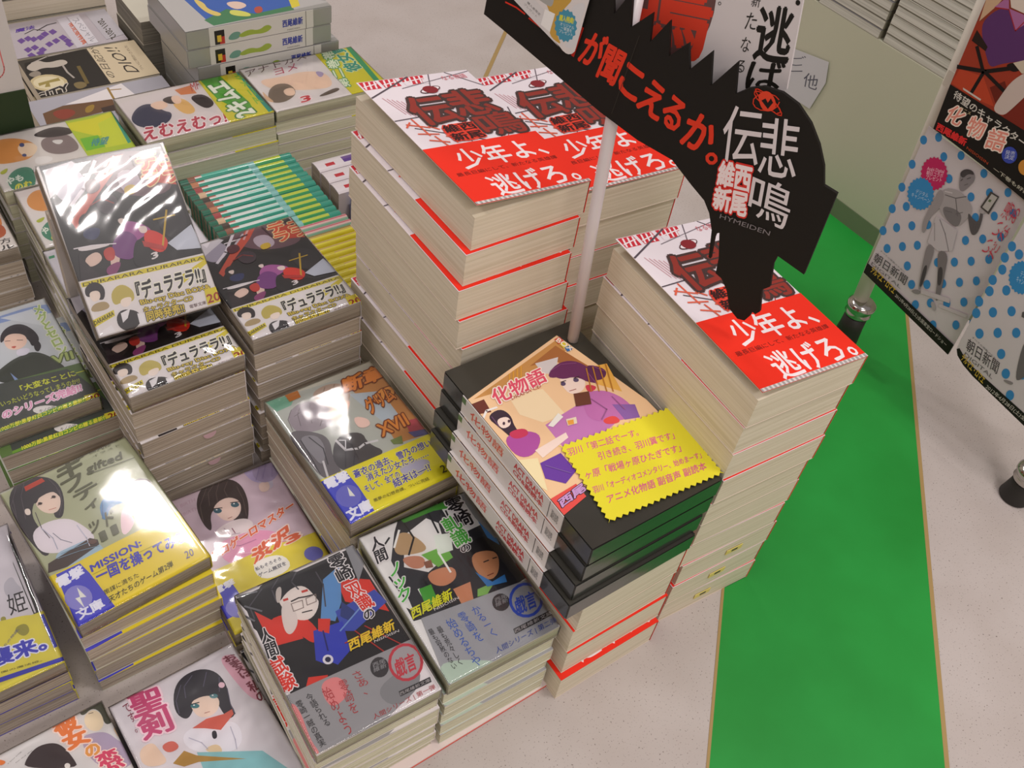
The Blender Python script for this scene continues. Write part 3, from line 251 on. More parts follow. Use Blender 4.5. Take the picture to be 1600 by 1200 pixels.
'G':[["P","#1b1517",[-48.5,71.5,48.9,71.0,54.1,-14.1,54.1,-28.6,-50.8,-23.8],0],["S","#6a4a54",[-14.6,70.3,23.2,70.5,47.5,61.5,48.6,30.6,20.2,28.9,-5.6,42.7],0],["P","#c8503a",[6.9,67.8,16.5,67.8,4.2,54.5,-22.1,32.6,-38.5,17.0,-40.0,23.2,-17.7,45.4],0],["S","#a8a0b0",[-44.3,62.9,-23.4,66.2,-16.4,49.0,-34.0,35.4,-43.8,43.5],0],["P","#c8432c",[30.8,58.9,46.2,57.7,50.0,34.4,32.1,40.4],0],["P","#d8d2d8",[-46.4,67.2,-23.8,70.2,-17.2,62.9,-39.7,50.3,-48.8,44.6],0],["P","#f0eaf0",[-37.5,67.2,-26.1,68.7,-34.9,59.0],0],["L","#e8e0e8",[-6.6,66.6,-22.8,46.5,-35.7,35.8],0,2.61],["L","#c8c0c8",[1.5,63.0,-17.1,47.2],0,1.88],["L","#d8a8a8",[8.7,67.4,-1.1,55.6],0,1.89],["S","#b8a8b4",[4.2,54.5,21.5,54.8,22.9,36.3,6.6,34.0],0],["L","#e8e0e4",[-19.1,57.5,-4.0,58.2],0,1.47],["T","#d8552e",[23.5,38.2,55.1,37.4,25.5,66.0],0,"デュ\nララ","#f0d8a0",0.05],["S","#1e1a1e",[-35.4,26.0,-21.7,28.6,-16.2,17.4,-6.9,17.2,-6.8,1.2,-20.9,-1.2,-37.2,4.9],0],["S","#e8d4cc",[-33.3,21.6,-25.9,21.7,-30.1,14.9],0],["S","#e8d4cc",[-6.9,17.2,-0.1,17.5,-3.6,10.4],0],["S","#2c3360",[-33.5,15.7,-19.2,14.2,-26.5,4.2,-36.0,8.5],0],["S","#a85a9a",[-10.1,8.0,0.1,15.5,13.0,8.4,18.2,1.0,5.5,-1.9,-4.8,-9.3,-10.5,-3.9],0],["S","#d8321f",[11.7,4.6,21.9,0.1,28.3,-9.7,18.9,-19.5,7.1,-8.4],0],["P","#c03a30",[-2.2,-2.0,6.8,-20.4,-1.0,-20.4,-10.0,-8.0],0],["S","#2a2428",[25.5,21.6,41.5,21.9,49.4,9.8,44.0,-5.3,32.0,-10.6,23.7,-0.3],0],["L","#c8a428",[34.2,15.5,21.5,-12.0],0,1.56],["L","#c8a428",[21.5,10.3,39.4,10.2],0,1.15],["S","#e8e0e0",[-43.5,2.6,-20.2,0.6,-17.4,-2.1,-41.4,-1.8],0],["S","#e2c6b8",[-41.6,-7.7,-29.0,-3.1,-26.4,-11.7,-39.1,-16.2],0],["S","#e2c6b8",[-20.0,-9.4,-12.7,-10.3,-18.6,-21.7,-24.0,-18.2],0],["S","#8a3a70",[-26.6,-17.6,-12.6,-15.3,-22.2,-26.7,-28.8,-23.9],0],["S","#7a3a80",[-13.8,2.9,-2.5,8.1,5.5,-1.9,-3.8,-17.6,-14.3,-14.8,-19.3,-7.6],0],["S","#1b1517",[2.0,-1.0,10.2,-5.1,10.4,-21.3,0.6,-26.8,-6.9,-20.8],0],["S","#c03a30",[-25.6,-4.0,-15.7,-2.5,-17.8,-13.9,-25.3,-13.9],0],["S","#e8d8d0",[7.0,7.8,14.5,7.0,13.4,1.2,7.7,1.6],0],["P","#2a1e24",[-43.7,-3.2,-37.4,-16.6,-30.3,-28.4,-49.1,-24.2],0],["S","#3a2a34",[-18.5,37.7,-6.2,40.9,0.6,33.3,-5.0,22.7,-16.1,23.3],0],["S","#5a2430",[-20.9,52.0,-9.3,53.4,-9.1,43.5,-21.3,40.3],0],["S","#c8a82a",[7.4,41.8,17.3,42.6,16.5,34.7,6.6,34.0],0],["L","#f0e8ec",[-45.5,2.1,-31.1,1.4,-13.5,-1.5],0,0.9],["L","#8a2a24",[-22.1,32.6,-11.6,36.1,-4.2,30.5],0,1.1],["P","#b83028",[6.7,-4.2,21.5,-12.0,22.0,-16.2,6.8,-9.3],0],["L","#4a3038",[-14.6,70.3,-8.2,72.9],0,1.48],["L","#4a3038",[-7.4,58.9,4.4,60.4],0,1.49],["L","#4a3038",[21.2,64.9,23.2,48.4],0,1.53],["P","#c8ccd8",[25.8,-11.1,49.7,-0.6,52.4,-22.0,31.2,-18.6],0],["T","#e8e0e0",[9.5,-21.1,14.6,-20.4,10.2,-16.2],0,"3",0,0.05],["P","#e4dede",[-50.8,-23.8,55.4,-27.9,52.8,-70.1,-53.0,-72.2],1],["P","#d8c82a",[-49.5,-25.1,52.2,-28.1,51.8,-32.2,-49.9,-28.9],1],["T","#3a3210",[-48.8,-28.5,49.9,-31.7,-48.4,-25.8],1,"DURARARA DURARARA",0,0],["P","#d8c82a",[23.2,-41.1,53.4,-30.5,53.0,-34.6,27.3,-46.3],1],["S","#2a2226",[-48.2,-29.4,-38.8,-26.1,-33.1,-33.6,-37.7,-44.2,-44.8,-38.2,-49.8,-36.8],1],["S","#eddccf",[-46.9,-33.7,-37.9,-34.2,-39.6,-41.7,-46.4,-42.7],1],["S","#b09a70",[-46.7,-43.6,-35.7,-43.8,-34.5,-51.0,-50.8,-50.2],1],["S","#c2b25a",[-30.9,-38.2,-20.7,-33.1,-13.1,-41.2,-15.4,-50.6,-24.1,-48.1,-32.2,-49.7],1],["S","#efe0d6",[-26.0,-45.5,-15.5,-45.5,-20.2,-53.2,-26.5,-52.4],1],["P","#d8c82a",[-51.0,-56.1,-33.1,-52.4,-33.8,-57.2,-51.2,-61.9],1],["T","#2a2410",[-50.7,-60.5,-34.2,-56.5,-50.5,-57.2],1,"DARARARA",0,0.03],["S","#2c2628",[-33.0,-57.5,-26.0,-53.5,-14.5,-58.9,-16.0,-68.5,-27.2,-73.2,-34.4,-67.0],1],["P","#e8e4e6",[-28.9,-56.6,-20.8,-55.0,-25.1,-61.8,-29.8,-64.4],1],["P","#e8e4e6",[-16.9,-60.2,-11.6,-61.7,-13.1,-71.4,-18.1,-71.9],1],["P","#e8e4e6",[-51.4,-67.8,-38.9,-63.6,-37.4,-70.1,-48.7,-70.6],1],["T","#1f1a1a",[-12.5,-50.4,45.3,-50.2,-10.3,-35.9],1,"『デュラララ!!』","#f4f0e0",0.05],["T","#d8c040",[-11.5,-55.7,46.7,-57.9,-11.6,-50.6],1,"Blu-ray Disc BOX&","#1f1a1a",0.04],["T","#d8c040",[-11.6,-61.7,29.7,-62.4,-10.9,-56.9],1,"キャラクターCD","#1f1a1a",0.04],["T","#d8c040",[-11.3,-68.9,19.9,-69.9,-10.4,-61.1],1,"同時発売!!","#1f1a1a",0.04],["P","#d8c82a",[41.1,-56.3,54.6,-56.3,51.9,-69.4,39.5,-69.4],1],["T","#a03020",[40.3,-68.2,51.4,-68.0,41.3,-61.0],1,"20",0,0.03],["T","#6a4a4a",[24.6,-68.2,38.9,-68.2,25.0,-65.2],1,"電撃文庫",0,0]],
'M':[["P","#ccd0d4",[-12.1,69.1,53.4,70.5,51.4,-70.9,-16.1,-81.5,-34.0,-83.7,-44.9,-85.6],0],["S","#8ca0cc",[-13.3,64.8,51.9,66.0,51.1,45.6,35.2,56.6,14.1,55.2,-2.8,56.7],0],["P","#d8dce0",[7.6,62.4,35.4,61.7,43.2,22.1,45.5,-22.7,36.9,-18.0,37.2,35.3],0],["S","#28222a",[1.4,42.1,10.9,49.4,21.9,47.3,28.8,32.3,28.5,17.8,19.6,12.8,20.5,24.5,13.2,38.2,3.2,33.8,-2.4,29.6],0],["S","#f0d0be",[1.4,34.8,9.2,39.2,20.0,32.1,18.2,19.7,8.8,15.1,0.6,20.8],0],["L","#5a3a38",[2.4,31.3,6.2,29.8],0,0.71],["L","#5a3a38",[11.5,28.1,15.8,25.8],0,0.72],["S","#c86050",[4.0,22.5,9.4,21.3,6.2,18.2],0],["S","#3a3f36",[7.8,7.3,19.5,8.1,29.8,-4.7,38.4,-30.5,24.8,-32.3,5.6,-26.3,-5.7,-22.3,-16.3,-16.4,-19.8,-5.4,-1.3,5.2],0],["S","#e0dce8",[7.3,17.1,18.4,13.5,14.6,6.0,5.1,7.6],0],["P","#8aa0d0",[-5.6,-8.7,-1.5,-22.3,-1.0,-33.9,-4.5,-31.9],0],["S","#2a242c",[24.9,24.6,28.4,12.9,22.6,4.1,20.2,10.1],0],["T","#a9c070",[35.9,-8.0,45.1,-7.0,35.1,63.2],0,"メ\nグ\nと\nセ\nロ\nン","#f0f0d8",0.05],["T","#b9c878",[28.9,-16.0,46.0,-17.1,30.1,-6.0],0,"VII","#5a6a3a",0.03],["P","#4a4f4a",[-36.0,-14.4,36.6,-27.2,42.4,-39.7,51.3,-67.4,-32.5,-70.2,-39.7,-68.1],1],["T","#d8dc40",[-4.2,-35.4,49.9,-39.2,-3.9,-27.8],1,"「大変なことに―!",0,0.04],["T","#c8d048",[-23.4,-44.5,40.9,-48.1,-22.9,-38.3],1,"いったいどうなってしまうのか!?",0,0.02],["T","#e8a8c8",[-26.4,-58.9,38.7,-58.2,-24.8,-49.1],1,"のシリーズ完結!!","#fff0f8",0.05],["P","#e4e0dc",[17.7,-71.9,16.5,-73.3,14.1,-73.8,11.0,-73.4,7.4,-72.1,3.7,-70.0,0.5,-67.5,-1.8,-64.8,-3.2,-62.3,-3.2,-60.2,-2.0,-58.8,0.3,-58.2,3.5,-58.6,7.1,-59.9,10.7,-62.0,14.0,-64.5,16.4,-67.2,17.7,-69.8],1],["T","#4a4a44",[0.5,-65.5,13.1,-67.1,1.2,-62.0],1,"キノの旅",0,0],["P","#6f9a3a",[-39.7,-68.1,23.5,-65.3,51.6,-66.5,51.6,-74.4,-34.9,-78.1,-42.8,-78.7],1],["T","#e8e04a",[-32.7,-71.0,39.8,-71.1,-31.7,-66.0],1,"1000万部!黒星紅白コンビの贈る最新作!",0,0.03],["P","#d8cc3a",[37.9,-64.5,50.4,-65.8,49.5,-74.3,36.9,-73.3],1],["T","#8a2a20",[39.2,-73.0,48.3,-73.6,40.4,-66.3],1,"20",0,0.03]],
'P':[["P","#d9c4cf",[-45.8,73.3,55.7,71.3,54.9,1.2,54.3,-38.2,-53.1,-49.3],0],["S","#c3b4d8",[20.9,79.4,49.4,74.7,50.0,55.6,30.8,53.7,22.5,62.2],0],["T","#c8a8b8",[-47.1,62.4,-27.0,63.1,-46.4,65.9],0,"RE BIRTH",0,0],["T","#c8a8b8",[-46.6,52.7,-27.8,53.9,-46.0,56.1],0,"REBIRTH",0,0],["S","#463a3a",[-28.9,58.3,-18.3,74.1,-3.9,77.4,9.8,71.1,14.8,58.3,11.3,36.5,-0.5,16.2,-5.5,24.6,-10.1,48.1,-20.9,46.3,-26.7,25.0,-30.6,36.4],0],["S","#f2d8cc",[-16.5,53.5,-3.1,58.0,6.8,46.7,2.6,33.5,-8.4,28.1,-16.4,36.2],0],["S","#463a3a",[-15.6,62.8,0.3,66.1,9.6,53.1,7.9,42.3,1.0,53.8,-10.5,54.2,-19.7,45.7],0],["P","#456a78",[-11.3,43.0,-11.9,42.2,-12.7,41.8,-13.8,41.7,-14.9,41.9,-15.9,42.5,-16.8,43.3,-17.4,44.3,-17.6,45.4,-17.4,46.3,-16.9,47.1,-16.1,47.6,-15.0,47.7,-13.9,47.4,-12.8,46.9,-12.0,46.0,-11.4,45.0,-11.2,44.0],0],["P","#456a78",[4.0,42.1,3.4,41.3,2.5,40.8,1.5,40.7,0.3,41.0,-0.7,41.5,-1.6,42.4,-2.2,43.4,-2.4,44.4,-2.2,45.4,-1.7,46.2,-0.8,46.6,0.2,46.8,1.4,46.5,2.5,45.9,3.3,45.1,3.9,44.1,4.1,43.0],0],["L","#a05a50",[-9.9,33.0,-6.3,33.0],0,0.6],["S","#efe2e2",[-26.7,25.0,-11.9,30.0,4.2,26.9,7.9,15.4,-9.0,9.7,-20.5,16.0],0],["S","#e8a0c0",[-31.6,13.0,-7.1,14.2,18.2,5.9,28.9,-18.6,3.6,-26.4,-26.5,-14.9],0],["S","#d0c8d8",[29.0,66.9,40.1,60.9,39.1,45.2,29.1,46.6],0],["S","#f2d8cc",[27.1,55.7,37.1,54.4,34.0,44.0,25.3,44.7],0],["S","#b8a8c8",[26.8,72.2,42.4,76.3,50.6,63.6,42.1,51.7,28.3,55.0],0],["S","#5a4a4a",[16.3,-29.9,33.4,-24.7,37.6,-34.4,22.8,-40.6],0],["L","#6a5a56",[-13.6,71.6,-25.4,56.4,-29.3,39.5],0,0.62],["L","#6a5a56",[-5.6,73.2,-14.3,66.0,-18.3,52.6],0,0.63],["L","#6a5a56",[4.8,69.7,-1.1,62.8,-1.4,55.1],0,0.63],["L","#6a5a56",[9.9,60.9,9.2,45.4,4.8,28.5],0,0.63],["L","#6a5a56",[-1.3,72.9,-8.4,62.8,-11.1,52.6],0,0.63],["P","#f4f4f4",[-14.0,45.6,-14.1,45.4,-14.3,45.3,-14.6,45.3,-14.8,45.3,-15.1,45.4,-15.3,45.6,-15.4,45.9,-15.5,46.1,-15.4,46.4,-15.3,46.6,-15.1,46.7,-14.8,46.7,-14.6,46.7,-14.3,46.5,-14.1,46.3,-14.0,46.1,-14.0,45.8],0],["P","#f4f4f4",[1.3,44.7,1.1,44.5,0.9,44.4,0.7,44.3,0.4,44.4,0.2,44.5,-0.0,44.7,-0.2,44.9,-0.2,45.2,-0.2,45.4,-0.0,45.6,0.2,45.8,0.4,45.8,0.7,45.8,0.9,45.6,1.1,45.4,1.3,45.2,1.3,44.9],0],["L","#3a2a2a",[-16.9,48.3,-9.9,45.7],0,0.76],["L","#3a2a2a",[-1.7,47.4,5.2,44.9],0,0.77],["L","#b8a0b0",[-16.8,25.1,-14.7,16.5,-7.1,14.2],0,0.59],["L","#c880a8",[-23.0,10.1,-12.2,2.3,1.9,1.9],0,0.87],["L","#f4c0d8",[-15.4,-5.1,1.9,-11.0,19.8,-9.9],0,0.87],["L","#8a3a5a",[-11.0,21.9,-10.6,16.1],0,0.74],["L","#a898c0",[35.7,71.5,27.3,59.6],0,0.65],["L","#a898c0",[42.1,72.3,33.0,58.6],0,0.65],["L","#a898c0",[46.4,67.9,41.1,56.3],0,0.65],["T","#e0622a",[-36.2,-1.6,43.7,16.0,-34.6,7.4],0,"トロゲーロマスター","#fbe6dc",0.05],["T","#e0622a",[-9.5,-20.8,28.2,-10.8,-6.1,-6.6],0,"渋沢","#fbe6dc",0.06],["T","#e0622a",[23.1,-15.4,35.2,-14.6,22.6,-8.6],0,"3","#fbe6dc",0.06],["P","#e6d63a",[-46.7,-10.6,-2.0,-7.0,46.1,-16.9,53.9,-43.4,-36.9,-55.2,-53.1,-55.9],1],["P","#4a48c4",[-48.0,-27.1,-32.4,-25.6,-29.2,-56.3,-51.0,-57.1],1],["T","#efeef8",[-48.0,-32.2,-30.3,-30.2,-47.4,-25.7],1,"電撃",0,0.05],["P","#8f8ad0",[-28.1,-56.9,-29.8,-59.3,-32.4,-60.9,-35.4,-61.3,-38.7,-60.7,-41.7,-59.0,-44.1,-56.4,-45.6,-53.3,-46.1,-50.1,-45.5,-47.0,-43.8,-44.6,-41.3,-43.0,-38.2,-42.5,-34.9,-43.1,-31.9,-44.8,-29.4,-47.4,-27.9,-50.5,-27.4,-53.8],1],["S","#f4f0e8",[-12.3,-17.5,15.1,-20.1,17.6,-39.5,-10.8,-39.4],1],["T","#3a3a50",[-10.9,-27.1,11.8,-27.3,-10.4,-23.5],1,"私もそろそろ",0,0.02],["T","#3a3a50",[-11.1,-34.0,13.2,-33.5,-10.5,-30.0],1,"ゲーム無双を",0,0.02],["P","#7070c8",[44.6,-38.3,43.0,-40.2,40.9,-41.5,38.3,-41.9,35.7,-41.4,33.3,-40.0,31.4,-38.0,30.2,-35.6,30.0,-33.0,30.6,-30.5,32.1,-28.5,34.2,-27.2,36.8,-26.8,39.5,-27.3,41.9,-28.7,43.8,-30.7,45.0,-33.2,45.2,-35.8],1]],
'S':[["P","#dcd6da",[-41.3,70.4,49.0,59.7,47.2,-4.4,35.3,-46.7,-53.3,-20.4],0],["S","#e6b0c0",[34.6,65.8,49.0,59.7,46.3,14.3,39.6,21.8,35.7,46.0],0],["S","#2c2830",[-5.3,57.3,4.4,64.9,18.3,64.5,28.4,55.5,30.3,40.2,25.6,27.9,26.1,15.5,18.1,14.9,17.9,36.0,5.7,42.5,-1.0,33.4,-6.9,31.4,-11.0,41.5],0],["S","#efd6c4",[0.7,42.7,12.2,42.8,21.4,35.2,17.0,26.0,8.5,24.1,0.8,29.2],0],["S","#2c2830",[-3.4,56.1,11.8,61.6,24.7,53.2,27.2,39.1,22.8,32.8,13.1,42.2,0.7,42.7,-5.6,45.4],0],["P","#3f7a80",[6.1,36.2,5.6,35.7,4.9,35.5,4.0,35.6,3.1,36.0,2.1,36.6,1.3,37.4,0.8,38.3,0.5,39.1,0.7,39.8,1.1,40.3,1.8,40.5,2.7,40.4,3.7,40.0,4.6,39.4,5.4,38.6,5.9,37.8,6.2,36.9],0],["P","#3f7a80",[20.6,36.0,20.2,35.5,19.5,35.3,18.7,35.4,17.7,35.7,16.8,36.3,16.1,37.0,15.6,37.9,15.4,38.7,15.5,39.4,16.0,39.9,16.7,40.1,17.5,40.1,18.5,39.7,19.3,39.1,20.1,38.4,20.6,37.6,20.8,36.7],0],["L","#a05a50",[6.8,29.0,10.4,28.1],0,0.48],["S","#e6e2e8",[-14.8,22.0,-2.7,24.2,16.1,16.1,24.7,7.5,19.1,-9.1,2.7,-6.7,-14.5,9.0],0],["P","#d0604e",[-5.6,23.2,6.1,24.3,18.3,20.7,24.8,20.9,24.1,16.8,11.0,10.7,2.0,18.2],0],["S","#2c2830",[4.8,13.4,8.2,12.6,6.5,6.5,3.1,7.3],0],["S","#e2c8a0",[-5.6,4.5,4.9,3.2,5.6,-5.8,-1.5,-2.5],0],["P","#8ac0c4",[-10.3,4.8,28.9,-19.9,38.0,-41.6,-12.1,-12.2],0],["P","#b0863a",[-27.6,6.6,-17.3,10.9,-11.3,2.7,16.7,-18.9,-12.4,-2.3,-22.1,0.1],0],["S","#d06a5a",[-29.8,23.5,-20.4,22.9,-18.2,14.3,-27.6,14.9],0],["S","#e8ccb4",[-44.2,28.8,-33.1,29.9,-31.3,20.2,-29.5,7.8,-45.5,14.4],0],["L","#5a5468",[1.7,58.9,-6.5,49.0,-8.7,38.5],0,0.62],["L","#5a5468",[11.8,61.6,3.1,56.4,0.4,47.5],0,0.63],["L","#5a5468",[21.9,58.2,14.9,48.7],0,0.63],["L","#5a5468",[28.1,49.4,23.1,38.7],0,0.63],["L","#5a5468",[29.1,37.8,25.5,24.9,25.1,16.2],0,0.62],["L","#1a2a30",[1.3,40.6,7.0,38.9],0,0.73],["L","#1a2a30",[15.9,40.4,21.9,38.9],0,0.74],["P","#f4f4f8",[3.6,38.5,3.5,38.3,3.3,38.3,3.1,38.3,2.9,38.3,2.7,38.5,2.5,38.6,2.4,38.8,2.4,39.1,2.4,39.2,2.5,39.4,2.7,39.4,2.9,39.4,3.1,39.4,3.3,39.2,3.5,39.1,3.6,38.9,3.6,38.7],0],["P","#f4f4f8",[18.3,38.2,18.2,38.0,18.0,38.0,17.8,38.0,17.6,38.0,17.4,38.2,17.2,38.4,17.1,38.6,17.1,38.8,17.1,38.9,17.2,39.1,17.4,39.2,17.6,39.2,17.8,39.1,18.0,39.0,18.2,38.8,18.3,38.6,18.4,38.4],0],["L","#b8b4c4",[-10.5,17.8,-4.5,9.5,-2.8,2.6],0,0.59],["L","#b8b4c4",[17.8,9.1,16.4,-1.6,14.2,-8.7],0,0.6],["P","#f0c8d4",[28.8,41.2,28.3,40.5,27.7,40.1,26.9,40.0,26.1,40.1,25.5,40.6,24.9,41.3,24.6,42.1,24.6,42.9,24.8,43.8,25.3,44.4,25.9,44.8,26.7,45.0,27.5,44.8,28.1,44.3,28.7,43.7,29.0,42.8,29.0,42.0],0],["T","#c84a7a",[-37.7,33.0,-15.1,29.5,-35.3,71.0],0,"聖\n剣","#f8dce4",0.04],["T","#8a2a44",[-40.1,41.7,-35.4,41.5,-40.5,66.9],0,"で\nす\n。",0,0],["T","#7a1a34",[42.5,38.4,51.4,37.4,36.6,62.9],0,"お\nま\nえ\nは",0,0.03],["T","#7a1a34",[43.7,14.4,52.4,13.3,41.8,34.2],0,"私\nの",0,0.03]],
'T':[["P","#dcd8d6",[-21.2,77.0,57.7,70.5,54.3,25.8,50.3,-5.4,-35.0,33.9],0],["S","#4a4a3a",[32.1,71.7,41.2,74.0,51.1,71.7,56.4,59.8,52.5,52.1,43.7,50.8,45.2,63.1,41.2,69.8,33.5,66.7],0],["S","#efdcbc",[33.5,66.7,41.6,68.6,45.2,61.0,43.4,52.0,37.6,49.8,32.1,56.5],0],["L","#4a3a30",[37.5,66.6,40.5,65.7],0,0.42],["S","#b4a4bc",[26.7,53.0,36.3,50.7,43.5,45.9,47.4,35.3,53.9,25.0,47.5,11.4,29.8,23.3,25.1,40.3],0],["S","#eac8a0",[47.3,47.4,50.9,46.0,52.3,35.1,48.7,34.4],0],["S","#3a2a2a",[-9.9,57.9,-1.3,62.8,8.7,60.1,14.2,53.5,17.1,39.9,17.2,31.8,-13.3,52.3],0],["P","#f0e8e0",[13.2,36.7,12.9,36.1,12.4,35.7,11.8,35.6,11.2,35.8,10.6,36.1,10.2,36.7,9.9,37.4,9.8,38.2,10.0,38.9,10.3,39.4,10.8,39.8,11.4,39.9,12.0,39.8,12.5,39.4,13.0,38.8,13.3,38.1,13.4,37.4],0],["T","#e8803a",[16.4,47.6,31.8,46.2,12.4,74.1],0,"彼\n女","#fbe4d8",0.07],["T","#e8a04a",[25.3,35.3,34.4,34.1,25.4,44.1],0,"の","#fbe4d8",0.06],["T","#d8456a",[31.0,14.2,44.8,12.6,29.3,34.6],0,"恋\nが","#fbe4d8",0.06],["T","#6a6464",[-21.2,60.7,-10.8,64.3,-21.2,61.6],0,"a love song",0,0],["T","#6a6464",[-16.6,58.5,-4.2,61.3,-16.6,59.3],0,"for the day",0,0],["S","#e8803a",[-26.1,68.7,-21.0,63.4,-24.5,62.0,-28.0,65.2],0]],
'U':[["P","#d2ccd2",[7.7,75.5,49.7,69.6,48.6,-24.5,60.2,-54.8,42.3,-60.9,-7.3,-50.7],0],["P","#2a2622",[49.0,68.6,48.2,59.2,47.1,-24.9,46.6,-52.8,43.3,-51.9,42.2,-16.9,42.4,31.0],0],["P","#d2ccd2",[48.4,69.0,45.9,56.3,44.2,-19.4,43.1,-19.3,42.7,55.4],0],["S","#d8cc4a",[-3.8,-4.6,18.4,-14.1,37.3,-17.8,47.1,-24.9,46.3,-53.8,27.4,-50.8,2.7,-45.3],1],["P","#d8cc4a",[18.5,-20.2,45.1,-22.4,45.1,-51.8,10.4,-48.8,-4.7,-40.8],1],["S","#bab6be",[30.8,16.6,38.6,21.2,39.5,11.5,42.2,4.8,33.3,-0.3,29.5,5.7],0],["T","#2a2628",[27.7,-13.4,40.1,-14.5,29.5,5.7],0,"姫",0,0],["P","#3c3cae",[45.7,-23.4,48.4,-23.7,48.6,-55.1,45.9,-55.0],1],["S","#9a9440",[26.2,-24.8,35.4,-24.1,36.3,-33.3,30.1,-35.7],1],["S","#9a9440",[21.2,-10.8,24.6,-11.5,24.1,-16.2,20.7,-15.5],0],["T","#4646b8",[5.1,-49.1,41.9,-53.5,5.5,-35.3],1,"襲来。","#e8e8f8",0.05],["T","#5a5a90",[10.6,-41.9,29.7,-28.1,10.4,-39.4],1,"姫たちの物語。",0,0],["P","#3c3cae",[-8.9,-56.5,51.7,-65.3,51.5,-68.8,-9.9,-60.4],1],["T","#5a5830",[4.2,-55.4,35.9,-61.1,4.3,-53.7],1,"学園の魔法姫。",0,0]],
'W':[["P","#ddd4d2",[35.7,72.4,54.3,-77.3,-44.6,-75.2,-46.4,76.1],0],["S","#2c2f4e",[3.6,72.1,23.9,55.3,23.9,39.1,4.2,34.5,-2.9,26.6,-19.1,36.9,-23.8,56.6,-14.2,70.3],0],["S","#eccdb6",[22.9,44.9,25.2,25.8,10.4,24.7,6.2,39.1],0],["S","#e2b870",[16.4,22.1,23.2,4.5,-10.9,0.6,-14.2,16.8],0],["S","#3a2c2c",[20.4,-1.8,20.3,-18.8,-3.6,-23.3,-12.1,-10.0,1.7,-3.1],0],["S","#3a2c2c",[26.6,28.9,30.3,12.6,11.6,11.3,13.4,23.4],0],["S","#eccdb6",[28.6,17.1,27.6,6.3,11.0,9.7,11.4,18.8],0],["P","#d88a58",[39.0,7.1,41.5,-12.8,23.1,-12.4,26.9,4.8],0],["T","#b83048",[-42.2,74.5,-43.8,-18.1,-19.1,67.0],0,"えむえむっ!","#f4e4e4",0.04],["T","#c04a50",[28.3,-9.0,31.1,-19.7,45.0,-13.4],0,"MF",0,0],["P","#d6cc38",[51.5,-24.8,54.3,-77.3,-44.6,-75.2,-46.7,-20.5],1],["P","#5aa63a",[46.9,-26.6,52.1,-50.4,-18.3,-56.8,-42.0,-53.2,-29.0,-40.1,1.8,-27.6],1],["P","#2f9a86",[55.2,-70.7,54.3,-77.3,-42.8,-75.2,-44.7,-67.3],1],["T","#eef0e0",[-39.0,-54.6,36.4,-51.1,-43.7,-29.4],1,"2キムエ","#4a8a3a",0.06],["T","#8ac040",[-24.7,-71.3,45.4,-75.2,-24.2,-61.8],1,"アニメ化",0,0.03]],
'J':[["P","#e2dbd8",[51.0,73.4,64.2,-75.1,-48.5,-66.0,-55.5,76.4],0],["S","#edcfb6",[20.7,65.2,16.8,36.8,19.4,4.5,6.2,-18.3,-26.2,-11.9,-22.6,15.3,-12.8,39.0,-5.2,57.4],0],["S","#7a6a5a",[-6.3,63.9,6.0,48.0,-0.2,32.8,-22.5,33.7,-35.4,56.0,-28.5,72.4],0],["S","#edcfb6",[-9.4,47.4,-7.9,32.5,-24.9,36.9,-23.9,48.4],0],["S","#d8b490",[-0.4,69.0,-15.6,68.3,-31.3,65.8,-24.1,74.2],0],["S","#b0a0c0",[15.2,-5.9,6.9,-16.5,-3.9,-4.6],0],["S","#5a4a3c",[-37.1,16.6,-26.9,-13.6,-35.3,-15.5,-39.9,9.8],0],["T","#5a3238",[31.2,72.3,44.7,-12.4,45.3,68.9],0,"アナトカズ",0,0],["T","#b83a58",[22.1,40.4,25.5,9.9,36.3,36.7],0,"ヨメ",0,0],["T","#c8303a",[-42.7,38.6,-42.0,27.2,-31.3,35.0],0,"3","#f4e4e4",0.04],["P","#d8d030",[60.5,-24.7,64.2,-75.1,-48.5,-66.0,-49.6,-22.5],1],["P","#3fa06a",[63.8,-68.2,64.0,-75.5,-46.9,-66.9,-47.9,-59.8],1],["T","#2f9a86",[-3.3,-61.8,60.0,-63.9,-5.0,-41.3],1,"彼女買","#dfe6b0",0.04],["T","#e4ecd0",[-33.3,-29.2,51.3,-48.3,-33.0,-14.6],1,"第二巻帯","#3f9a60",0.04]],
